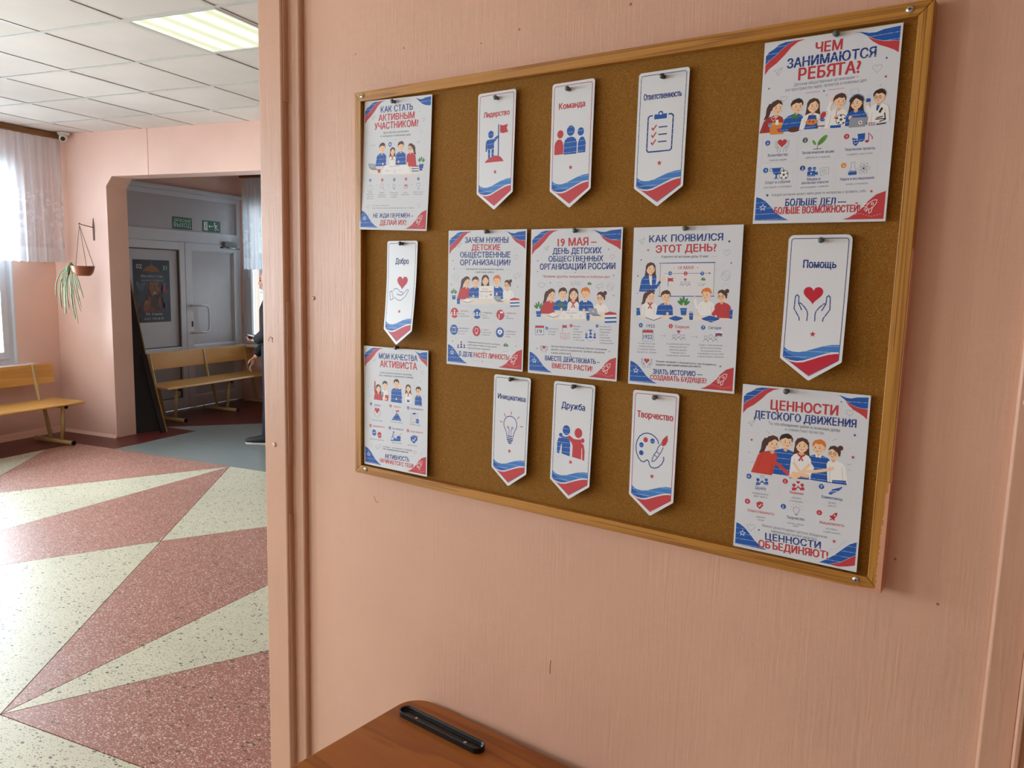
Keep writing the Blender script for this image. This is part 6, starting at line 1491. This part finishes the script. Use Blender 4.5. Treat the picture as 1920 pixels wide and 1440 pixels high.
# ================================================================== SIGNS AND POSTER ON THE DOOR
def flat(name, label, cat, u, v0, v1, z0, z1, mat, group=None, th=0.003):
    t = Thing(name, label, cat, (u, (v0+v1)/2, (z0+z1)/2), group=group)
    t.part('plate', box(u, u+th, v0, v1, z0, z1), mat); return t
def ink2d(t, u, v0, z0, items, name='print'):
    """items: (pts or text tuple, colour) drawn on plane u; x = v - v0, y = z - z0 in metres"""
    vs = []; fs = []; cols = []; lay = 0
    for it in items:
        lay += 1
        if it[0] == 'T':
            _, s_, x, y, w, h, c, slant = it; gv, gt = text2d(s_, 0.025, 2); a = min(p[0] for p in gv); b = max(p[0] for p in gv)
            P = [(x+(p[0]-a)*w/(b-a)+slant*p[1]*h, y+p[1]*h/0.7) for p in gv]; T = gt
        else:
            _, P, c = it; P, T = fillpoly(P)
        o_ = len(vs); vs += [(u+0.00012*lay, v0+p[0], z0+p[1]) for p in P]; fs += [tuple(i+o_ for i in q) for q in T]; cols += [srgb(c)]*len(T)
    m = MB().add(vs, fs); me = bpy.data.meshes.new(name); b = t['base']
    me.from_pydata([tuple(Vector(p)-b) for p in vs], [], fs); ca = me.color_attributes.new('Col', 'FLOAT_COLOR', 'CORNER')
    for p in me.polygons:
        for li in p.loop_indices: ca.data[li].color = cols[p.index]
    me.materials.append(MT['ink']); return put(name, me, parent=t['root'])
def T_(t): return dict(base=t.base, root=t.root)
WH = (236, 240, 236)
us = U1-0.012 if False else UW-0.010+0.0005
tpu = U1-0.022+0.0005
g1 = flat('exit_sign', 'green sign with the words ЗАПАСНЫЙ ВЫХОД above the white double door', 'sign', tpu, 3.664, 3.944, 0.962, 1.094, MT['signgreen'])
ink2d(T_(g1), tpu+0.003, 3.664, 0.962, [('T', 'ЗАПАСНЫЙ', 0.022, 0.080, 0.236, 0.033, WH, 0), ('T', 'ВЫХОД', 0.018, 0.022, 0.244, 0.046, WH, 0)], 'lettering')
g2 = flat('exit_sign', 'green sign with running figure, arrow and door symbol above the white double door', 'sign', tpu, 4.108, 4.387, 0.958, 1.086, MT['signgreen'])
def el(cx, cy, r, r2=None, n=14): return [(cx+r*math.cos(2*PI*i/n), cy+(r2 or r)*math.sin(2*PI*i/n)) for i in range(n)]
def ln(x0, y0, x1, y1, w):
    d = Vector((x1-x0, y1-y0)).normalized(); n = Vector((-d.y, d.x))*w/2; return [(x0+n.x, y0+n.y), (x1+n.x, y1+n.y), (x1-n.x, y1-n.y), (x0-n.x, y0-n.y)]
ink2d(T_(g2), tpu+0.003, 4.108, 0.958, [('P', [(0.02, 0.018), (0.075, 0.012), (0.075, 0.116), (0.02, 0.112)], WH), ('P', ln(0.045, 0.03, 0.055, 0.1, 0.006), (0, 104, 66)), ('P', ln(0.038, 0.1, 0.055, 0.1, 0.006), (0, 104, 66)), ('P', ln(0.036, 0.05, 0.05, 0.07, 0.006), (0, 104, 66)),
    ('P', [(0.088, 0.064), (0.112, 0.085), (0.112, 0.070), (0.15, 0.070), (0.15, 0.058), (0.112, 0.058), (0.112, 0.043)], WH), ('P', el(0.187, 0.103, 0.0115), WH), ('P', [(0.182, 0.092), (0.205, 0.086), (0.222, 0.052), (0.206, 0.044), (0.19, 0.06)], WH),
    ('P', ln(0.19, 0.086, 0.168, 0.072, 0.009), WH), ('P', ln(0.168, 0.074, 0.160, 0.058, 0.008), WH), ('P', ln(0.205, 0.08, 0.228, 0.072, 0.008), WH), ('P', ln(0.226, 0.074, 0.236, 0.088, 0.007), WH), ('P', ln(0.198, 0.056, 0.186, 0.034, 0.011), WH), ('P', ln(0.188, 0.038, 0.202, 0.012, 0.009), WH), ('P', ln(0.214, 0.05, 0.226, 0.026, 0.011), WH), ('P', ln(0.224, 0.03, 0.254, 0.026, 0.009), WH)], 'lettering')
pu = U1+0.014-0.03+0.0015
cp = flat('poster', 'dark show poster with a tiger and gold tent on the white door', 'poster', pu, 3.105, 3.592, -0.078, 0.602, plain('poster_night_paper', (18, 13, 30), 0.35), th=0.001)
OR = (206, 120, 44); DK = (44, 24, 20); LB = (110, 120, 140)
it = [('P', [(0.12, 0.555), (0.17, 0.60), (0.235, 0.625), (0.24, 0.655), (0.25, 0.625), (0.31, 0.60), (0.36, 0.548), (0.30, 0.555), (0.24, 0.548), (0.18, 0.560)], (198, 120, 34)),
      ('P', ln(0.24, 0.65, 0.24, 0.668, 0.004), (198, 120, 34)),
      ('T', '02', 0.042, 0.585, 0.072, 0.046, (214, 214, 220), 0), ('T', '31', 0.395, 0.575, 0.055, 0.046, (214, 214, 220), 0),
      ('T', 'Мои слоны и тигры', 0.10, 0.492, 0.29, 0.026, (196, 196, 206), 0.25), ('T', 'арена и горизонт', 0.10, 0.448, 0.30, 0.022, (170, 170, 182), 0.25)]
rs = random.Random(9)
def blob(cx, cy, r, c, sx=1, sy=1, n=9): return ('P', [(cx+sx*r*rs.uniform(.75, 1.2)*math.cos(2*PI*i/n), cy+sy*r*rs.uniform(.75, 1.2)*math.sin(2*PI*i/n)) for i in range(n)], c)
it += [blob(0.085, 0.36, 0.06, (58, 66, 84), 1, 1.3), blob(0.09, 0.38, 0.035, LB, 1.2, 1.4), blob(0.05, 0.42, 0.02, (140, 148, 160), .7, 1.6), blob(0.13, 0.42, 0.022, (128, 134, 148)), blob(0.06, 0.31, 0.03, (70, 76, 92)),
       blob(0.27, 0.25, 0.11, (96, 50, 20), 1.0, 1.5, 14), blob(0.27, 0.38, 0.066, OR, 1.1, 1, 12), blob(0.225, 0.43, 0.016, OR), blob(0.315, 0.43, 0.016, OR), blob(0.27, 0.33, 0.055, (186, 96, 36), 1, .9, 12), blob(0.27, 0.31, 0.026, (230, 200, 170)),
       blob(0.246, 0.392, 0.010, (240, 220, 120)), blob(0.297, 0.392, 0.010, (240, 220, 120)), ('P', [(0.262, 0.35), (0.28, 0.35), (0.271, 0.335)], (120, 50, 50)), blob(0.27, 0.295, 0.018, DK, 1.2, .7),
       blob(0.34, 0.22, 0.035, (196, 104, 36), .7, 2.2), blob(0.20, 0.24, 0.03, (180, 92, 30), .7, 2.2), blob(0.155, 0.17, 0.05, (180, 96, 40), 1, 1.3), blob(0.155, 0.22, 0.028, (206, 124, 60)), blob(0.22, 0.14, 0.035, (150, 70, 26), 1.2, 1), blob(0.09, 0.15, 0.025, (120, 56, 24), 1, 1.6)]
for k in range(9): x = 0.222+0.012*k; it.append(('P', ln(x, 0.41-0.004*(k % 3), x+0.004*(4-k)*.5, 0.385, 0.0035), DK))
for k in range(8): it.append(('P', ln(0.19+rs.uniform(0, .02), 0.19+0.02*k, 0.215, 0.195+0.02*k, 0.004), DK)); it.append(('P', ln(0.325, 0.17+0.02*k, 0.35+rs.uniform(0, .01), 0.175+0.02*k, 0.004), DK))
it += [blob(0.40, 0.36, 0.032, (196, 60, 104), .8, 1.5), blob(0.41, 0.42, 0.012, (216, 160, 130)), blob(0.43, 0.33, 0.03, (170, 50, 90), 1.3, .6), ('P', ln(0.39, 0.40, 0.375, 0.45, 0.008), (214, 150, 120)), blob(0.405, 0.24, 0.028, (84, 92, 112), 1.2, 1), blob(0.41, 0.18, 0.022, (70, 76, 96), .8, 1.6),
       ('P', [(0.075, 0.112), (0.44, 0.122), (0.44, 0.130), (0.075, 0.122)], (178, 48, 40)),
       ('T', 'ТРК «Родина»', 0.135, 0.078, 0.23, 0.024, (206, 206, 214), 0), ('T', '8-927 978-48-80', 0.12, 0.028, 0.26, 0.024, (186, 186, 196), 0), ('P', [(0.085, 0.02), (0.10, 0.02), (0.10, 0.055), (0.085, 0.055)], (110, 112, 128))]
it = [q if q[0] == 'T' else (q[0], q[1], tuple(int(c*.72) for c in q[2])) for q in it]
ink2d(T_(cp), pu+0.001, 3.105, -0.078, it, 'printed_picture')
# ================================================================== LEANING DARK BOARDS
def lean(label, b, top, w, th, v_skew=0.0):
    B = Vector(b); Tt = Vector(top); L = (Tt-B); d = L.normalized(); h = Vector((-L.y, L.x, 0)); h = h.normalized() if h.length > 1e-3 else Vector((0, 1, 0))
    if h.y > 0: h = -h            # runs back towards the arch wall
    n = d.cross(h).normalized()
    if n.x > 0: n = -n
    t = Thing('leaning_board', label, 'board', b)
    def slabp(o, a0, a1, w0, w1, t0, t1):
        vs = [o+d*a+h*q+n*s_ for a in (a0, a1) for q in (w0, w1) for s_ in (t0, t1)]
        return MB().add(vs, [(0, 1, 3, 2), (4, 6, 7, 5), (0, 4, 5, 1), (2, 3, 7, 6), (0, 2, 6, 4), (1, 5, 7, 3)])
    LL = L.length
    t.part('panel', slabp(B, 0.0, LL, 0.012, w, 0.004, th), MT['hardboard'])
    t.part('edge_strip', slabp(B, 0.0, LL, 0.0, 0.0118, 0.0, th+0.002), MT['moulding'])
lean('tall dark board with a gilt edge strip leaning in the shade behind the arch pier', (-2.20, 2.70, FL+0.004), (-2.945, 2.985, 0.66), 0.24, 0.03)
lean('short dark board with a gilt edge strip, in front of the tall leaning board', (-2.085, 2.665, FL+0.004), (-2.395, 2.735, -0.345), 0.06, 0.03)
lean('dark board standing against the outer wall, rearmost of the leaning boards', (-2.30, 2.66, FL+0.004), (-2.93, 2.84, 0.45), 0.22, 0.03)
# ================================================================== PERSON
def skin_mesh(name, verts, edges, radii, root=0, sub=1):
    me = bpy.data.meshes.new(name); me.from_pydata(verts, edges, []); o = bpy.data.objects.new(name, me); COL.objects.link(o)
    md = o.modifiers.new('s', 'SKIN'); md.use_smooth_shade = True
    for i, r in enumerate(radii):
        sv = me.skin_vertices[0].data[i]; sv.radius = r if isinstance(r, tuple) else (r, r); sv.use_root = (i == root)
    sb = o.modifiers.new('u', 'SUBSURF'); sb.levels = sub; sb.render_levels = sub
    bpy.context.view_layer.update()
    ev = o.evaluated_get(bpy.context.evaluated_depsgraph_get()); out = bpy.data.meshes.new_from_object(ev)
    bpy.data.objects.remove(o); bpy.data.meshes.remove(me); return out
def join_remesh(name, meshes, voxel, smooth=6, mat=None):
    bm = bmesh.new()
    for m in meshes: bm.from_mesh(m)
    me = bpy.data.meshes.new(name); bm.to_mesh(me); bm.free()
    o = bpy.data.objects.new(name, me); COL.objects.link(o)
    r = o.modifiers.new('r', 'REMESH'); r.mode = 'VOXEL'; r.voxel_size = voxel; r.use_smooth_shade = True
    s_ = o.modifiers.new('s', 'SMOOTH'); s_.iterations = smooth; s_.factor = 0.5
    bpy.context.view_layer.update()
    ev = o.evaluated_get(bpy.context.evaluated_depsgraph_get()); out = bpy.data.meshes.new_from_object(ev)
    bpy.data.objects.remove(o); out.name = name
    if mat: out.materials.clear(); out.materials.append(mat)
    return out
def limbs(segs, balls):
    mb = MB()
    for (a, ra, b, rb) in segs:
        mb.tube([a, b], [ra, rb], 18); mb.ball(a, ra, seg=18, rings=12); mb.ball(b, rb, seg=18, rings=12)
    for c, r in balls: mb.ball(c, *r, seg=24, rings=16)
    me = mb.mesh('limbs', MT['skin']); return me
def person():
    # local frame: x forward, y to his left, z up; stands 1.63 m tall
    org = (-0.842, 2.815, FL); fw = math.atan2(-0.34, -0.94)
    root = bpy.data.objects.new('person', None); COL.objects.link(root); root.location = HW(*org); root.rotation_euler = (0, 0, TH+fw)
    tag(root, 'bald man in black jacket looking down at a phone, half hidden by the door post', 'person')
    body = limbs([((0, 0, 1.37), .05, (.03, 0, 1.43), .048), ((0, .14, 1.315), .055, (0, .205, 1.27), .052), ((0, .205, 1.27), .052, (.01, .235, 1.05), .042), ((.01, .235, 1.05), .042, (.05, .21, 1.02), .038), ((.05, .21, 1.02), .038, (.125, .165, .985), .027),
                  ((0, -.14, 1.315), .055, (.01, -.205, 1.27), .052), ((.01, -.205, 1.27), .052, (.09, -.23, 1.04), .042), ((.09, -.23, 1.04), .042, (.18, -.215, .92), .038), ((.18, -.215, .92), .038, (.27, -.198, .80), .026),
                  ((0, .085, .86), .085, (.02, .095, .50), .052), ((.02, .095, .50), .055, (.05, .10, .09), .038), ((.05, .10, .06), .036, (.15, .105, .05), .030), ((0, -.085, .86), .085, (-.01, -.09, .50), .052), ((-.01, -.09, .50), .055, (-.05, -.09, .09), .038), ((-.05, -.09, .06), .036, (.06, -.095, .05), .030)],
                 [((0, 0, .92), (.10, .145, .11)), ((0, 0, 1.06), (.092, .13, .14)), ((0, 0, 1.22), (.105, .155, .14)), ((0, 0, 1.32), (.08, .13, .065))])
    hd = MB(); hc = Vector((0.065, 0, 1.525)); hd.ball((0.045, 0, 1.545), .096, .075, .088, 24, 16); hd.ball((0.075, 0, 1.49), .062, .058, .07, 20, 14); hd.ball((0.105, 0, 1.452), .032, .032, .024, 14, 10)
    hd.ball((0.139, 0, 1.502), .020, .013, .024, 12, 10); hd.ball((0.150, 0, 1.494), .013, .014, .010, 12, 8); hd.ball((0.118, 0, 1.545), .022, .055, .012, 14, 8)
    for g in (-1, 1): hd.ball((0.035, g*.074, 1.51), .018, .010, .030, 12, 8); hd.ball((0.10, g*.035, 1.49), .026, .024, .024, 12, 8)
    hd.ball((0.128, 0, 1.468), .014, .024, .006, 12, 8); hd.ball((0.126, 0, 1.458), .013, .021, .006, 12, 8)
    hd.tube([(0.01, 0, 1.36), (0.03, 0, 1.46)], [.056, .055], 20)
    fing = MB()
    # left hand: palm up, fingers curled round the phone
    w = Vector((.094, .150, .98)); fing.ball(w+Vector((.045, -.012, .0)), .046, .038, .015, 16, 10)
    for i in range(4):
        y = .020-i*.021; L = (.9, 1, .95, .78)[i]; b0 = w+Vector((.082, y-.012, .0)); fing.tube([b0, b0+Vector((.026*L, 0, .004)), b0+Vector((.040*L, 0, .022)), b0+Vector((.034*L, 0, .038))], [.0092, .0088, .0082, .0072], 10)
    b0 = w+Vector((.02, -.045, .004)); fing.tube([b0, b0+Vector((.02, -.018, .012)), b0+Vector((.042, -.016, .026)), b0+Vector((.060, -.006, .030))], [.012, .011, .0095, .008], 10)
    # right hand: hanging, relaxed
    w = Vector((.285, -.195, .79)); dn = Vector((.30, .02, -.95)).normalized(); fing.ball(w+dn*.045, .022, .034, .044, 16, 10); fx = Vector((.55, 0, -.25)).normalized()
    for i in range(4):
        y = .026-i*.0185; L = (.9, 1, .94, .76)[i]; b0 = w+dn*.08+Vector((0, y, 0)); fing.tube([b0, b0+dn*.034*L+Vector((.002, 0, 0)), b0+dn*.056*L+Vector((-.006, 0, 0)), b0+dn*.072*L+Vector((-.018, 0, 0))], [.0092, .0088, .0082, .0070], 10)
    b0 = w+dn*.02+Vector((.012, .026, 0)); fing.tube([b0, b0+dn*.022+Vector((.014, .012, 0)), b0+dn*.046+Vector((.018, .010, 0))], [.0115, .0105, .0085], 10)
    bm_ = join_remesh('body', [body, hd.mesh('h', MT['skin']), fing.mesh('f', MT['skin'])], .0052, 3, MT['skin'])
    bo = put('body', bm_, parent=root)
    # jacket
    jk = limbs([((0, .13, 1.305), .080, (-.002, .20, 1.255), .078), ((-.002, .20, 1.255), .078, (.0, .24, 1.05), .062), ((0, .24, 1.05), .062, (.05, .215, 1.02), .054), ((.05, .215, 1.02), .054, (.10, .178, .995), .046),
                ((0, -.13, 1.305), .080, (.01, -.20, 1.255), .078), ((.01, -.20, 1.255), .078, (.085, -.235, 1.04), .062), ((.085, -.235, 1.04), .062, (.17, -.22, .93), .054), ((.17, -.22, .93), .054, (.25, -.202, .835), .045)],
               [((0, 0, 1.30), (.10, .155, .085)), ((0, 0, 1.18), (.125, .18, .17)), ((-.005, 0, 1.02), (.125, .17, .17)), ((0, 0, .93), (.128, .17, .14)), ((.01, 0, 1.36), (.068, .085, .05))])
    fl_ = MB(); fl_.lathe([(.166, .765), (.172, .768), (.172, .90), (.16, .96), (.11, .97)], (-.003, 0, 0), 32)
    jm = fl_.mesh('jl', MT['fabricdark'])
    for v in jm.vertices: v.co.x = -.003+(v.co.x+.003)*.78
    ja = join_remesh('jacket', [jk, jm], .008, 3, MT['fabricdark']); put('jacket', ja, parent=bo)
    put('collar', MB().lathe([(.060, 1.365), (.072, 1.368), (.074, 1.41), (.066, 1.413)], (.012, 0, 0), 24).mesh('collar', MT['fabricdark']), parent=bo)
    tr_ = limbs([((0, .082, .88), .105, (.02, .092, .52), .076), ((.02, .092, .52), .076, (.042, .10, .135), .066), ((.042, .10, .135), .066, (.045, .10, .105), .066), ((0, -.082, .88), .105, (-.01, -.088, .52), .076), ((-.01, -.088, .52), .076, (-.052, -.09, .135), .066), ((-.052, -.09, .135), .066, (-.052, -.09, .105), .066)], [((0, 0, .90), (.115, .155, .10))])
    put('trousers', join_remesh('trousers', [tr_], .009, 2, MT['jeans']), parent=bo)
    for (x, y, a) in ((.075, .105, .1), (-.02, -.095, -.08)):
        up = MB(); secs = [(-.085, .030, .055), (-.06, .036, .085), (-.01, .039, .090), (.05, .043, .066), (.11, .047, .050), (.16, .042, .040), (.188, .022, .030)]
        vs = []; n = 14
        for (sx, hw, h) in secs:
            for k in range(n): t_ = PI*k/(n-1); vs.append((x+sx, y+hw*math.cos(t_)*(abs(math.sin(t_))**.0), .022+h*math.sin(t_)**.7 if 0 < k < n-1 else .022))
        fs = [(i*n+k, i*n+k+1, (i+1)*n+k+1, (i+1)*n+k) for i in range(len(secs)-1) for k in range(n-1)]+[tuple(range(n))[::-1], tuple(range((len(secs)-1)*n, len(secs)*n))]+[(i*n+n-1, i*n, (i+1)*n, (i+1)*n+n-1) for i in range(len(secs)-1)]
        so = put('shoe', up.add(vs, fs, 0, True).mesh('shoe', MT['shoe']), parent=bo)
        out = [(x-.095, y-.02), (x-.08, y-.036), (x-.02, y-.040), (x+.06, y-.046), (x+.13, y-.050), (x+.175, y-.036), (x+.198, y-.004), (x+.182, y+.034), (x+.13, y+.050), (x+.06, y+.046), (x-.02, y+.040), (x-.08, y+.036), (x-.095, y+.02)]
        put('shoe_sole', MB().prism(out, 2, .0015, .024).mesh('shoe_sole', MT['sole'], .004), parent=so)
    for g in (-1, 1):
        put('eye', MB().ball((.128, g*.030, 1.522), .011, .013, .009, 12, 8).mesh('eye', MT['eye']), parent=bo)
        put('eyebrow', MB().tube([(.139, g*.014, 1.541), (.136, g*.034, 1.546), (.120, g*.052, 1.540)], [.004, .0045, .003], 8).mesh('eyebrow', MT['brow']), parent=bo)
    hm = MB(); n = 22; vs = []
    for j in range(7):
        ph = PI*(.46+.22*j/6)
        for i in range(n+1): a = PI*.44+PI*1.12*i/n; vs.append((.045+.100*math.sin(ph)*math.cos(a), .079*math.sin(ph)*math.sin(a), 1.545+.092*math.cos(ph)))
    put('hair', hm.add(vs, [(j*(n+1)+i, j*(n+1)+i+1, (j+1)*(n+1)+i+1, (j+1)*(n+1)+i) for j in range(6) for i in range(n)], 0, True).mesh('hair', MT['hair']), parent=bo)
    # phone in the left hand
    ph = bpy.data.objects.new('mobile_phone', None); COL.objects.link(ph); M_ = Matrix.Translation(HW(*org)) @ Matrix.Rotation(TH+fw, 4, 'Z'); ph.location = M_ @ Vector((.148, .133, 1.008)); ph.rotation_euler = (0, math.radians(-12), TH+fw)
    tag(ph, 'black mobile phone held in the hand of the man behind the door post', 'phone')
    put('phone_body', box(-.068, .078, -.036, .036, -.0045, .0035).mesh('phone_body', MT['blackplastic'], .004), parent=ph)
    put('phone_screen', box(-.064, .074, -.033, .033, .0036, .0042).mesh('phone_screen', MT['phone']), parent=ph)
person()
# ================================================================== OUTSIDE
struct('ground_outside', box(-40, 30, -40, 40, FL-0.5, FL-0.3), MT['ground'])
t = Thing('building', 'pale building seen through the bright window beyond the arch', 'building', (-8, 20, FL-0.3))
t.part('wall', box(-22, 8, 20, 28, FL-0.3, 5.2), MT['facade'])
for i in range(9):
    for j in range(2):
        x = -20+i*3.1; z = -0.2+j*2.6; w = t.part('window', box(x, x+1.5, 19.94, 19.999, z, z+1.5), MT['pvc']); t.part('window_pane', box(x+.1, x+1.4, 19.92, 19.939, z+.1, z+1.4), MT['pane'], parent=w)
t.part('roof', box(-22.3, 8.3, 19.7, 28.3, 5.2, 5.4), MT['facade'])
t = Thing('fence', 'fence with a turquoise top rail outside the window beyond the arch', 'fence', (-8, 12, FL-0.3))
t.part('top_rail', box(-16, 2, 11.97, 12.03, -0.56, -0.44), MT['teal'], label='turquoise top rail')
for i in range(60):
    x = -16+0.3*i; t.part('slat', box(x, x+0.2, 12.035, 12.055, FL-0.3, -0.6), MT['facade'])
for i in range(10):
    x = -16+2*i; t.part('post', box(x-.04, x+.04, 12.06, 12.14, FL-0.3, -0.5), MT['facade'])
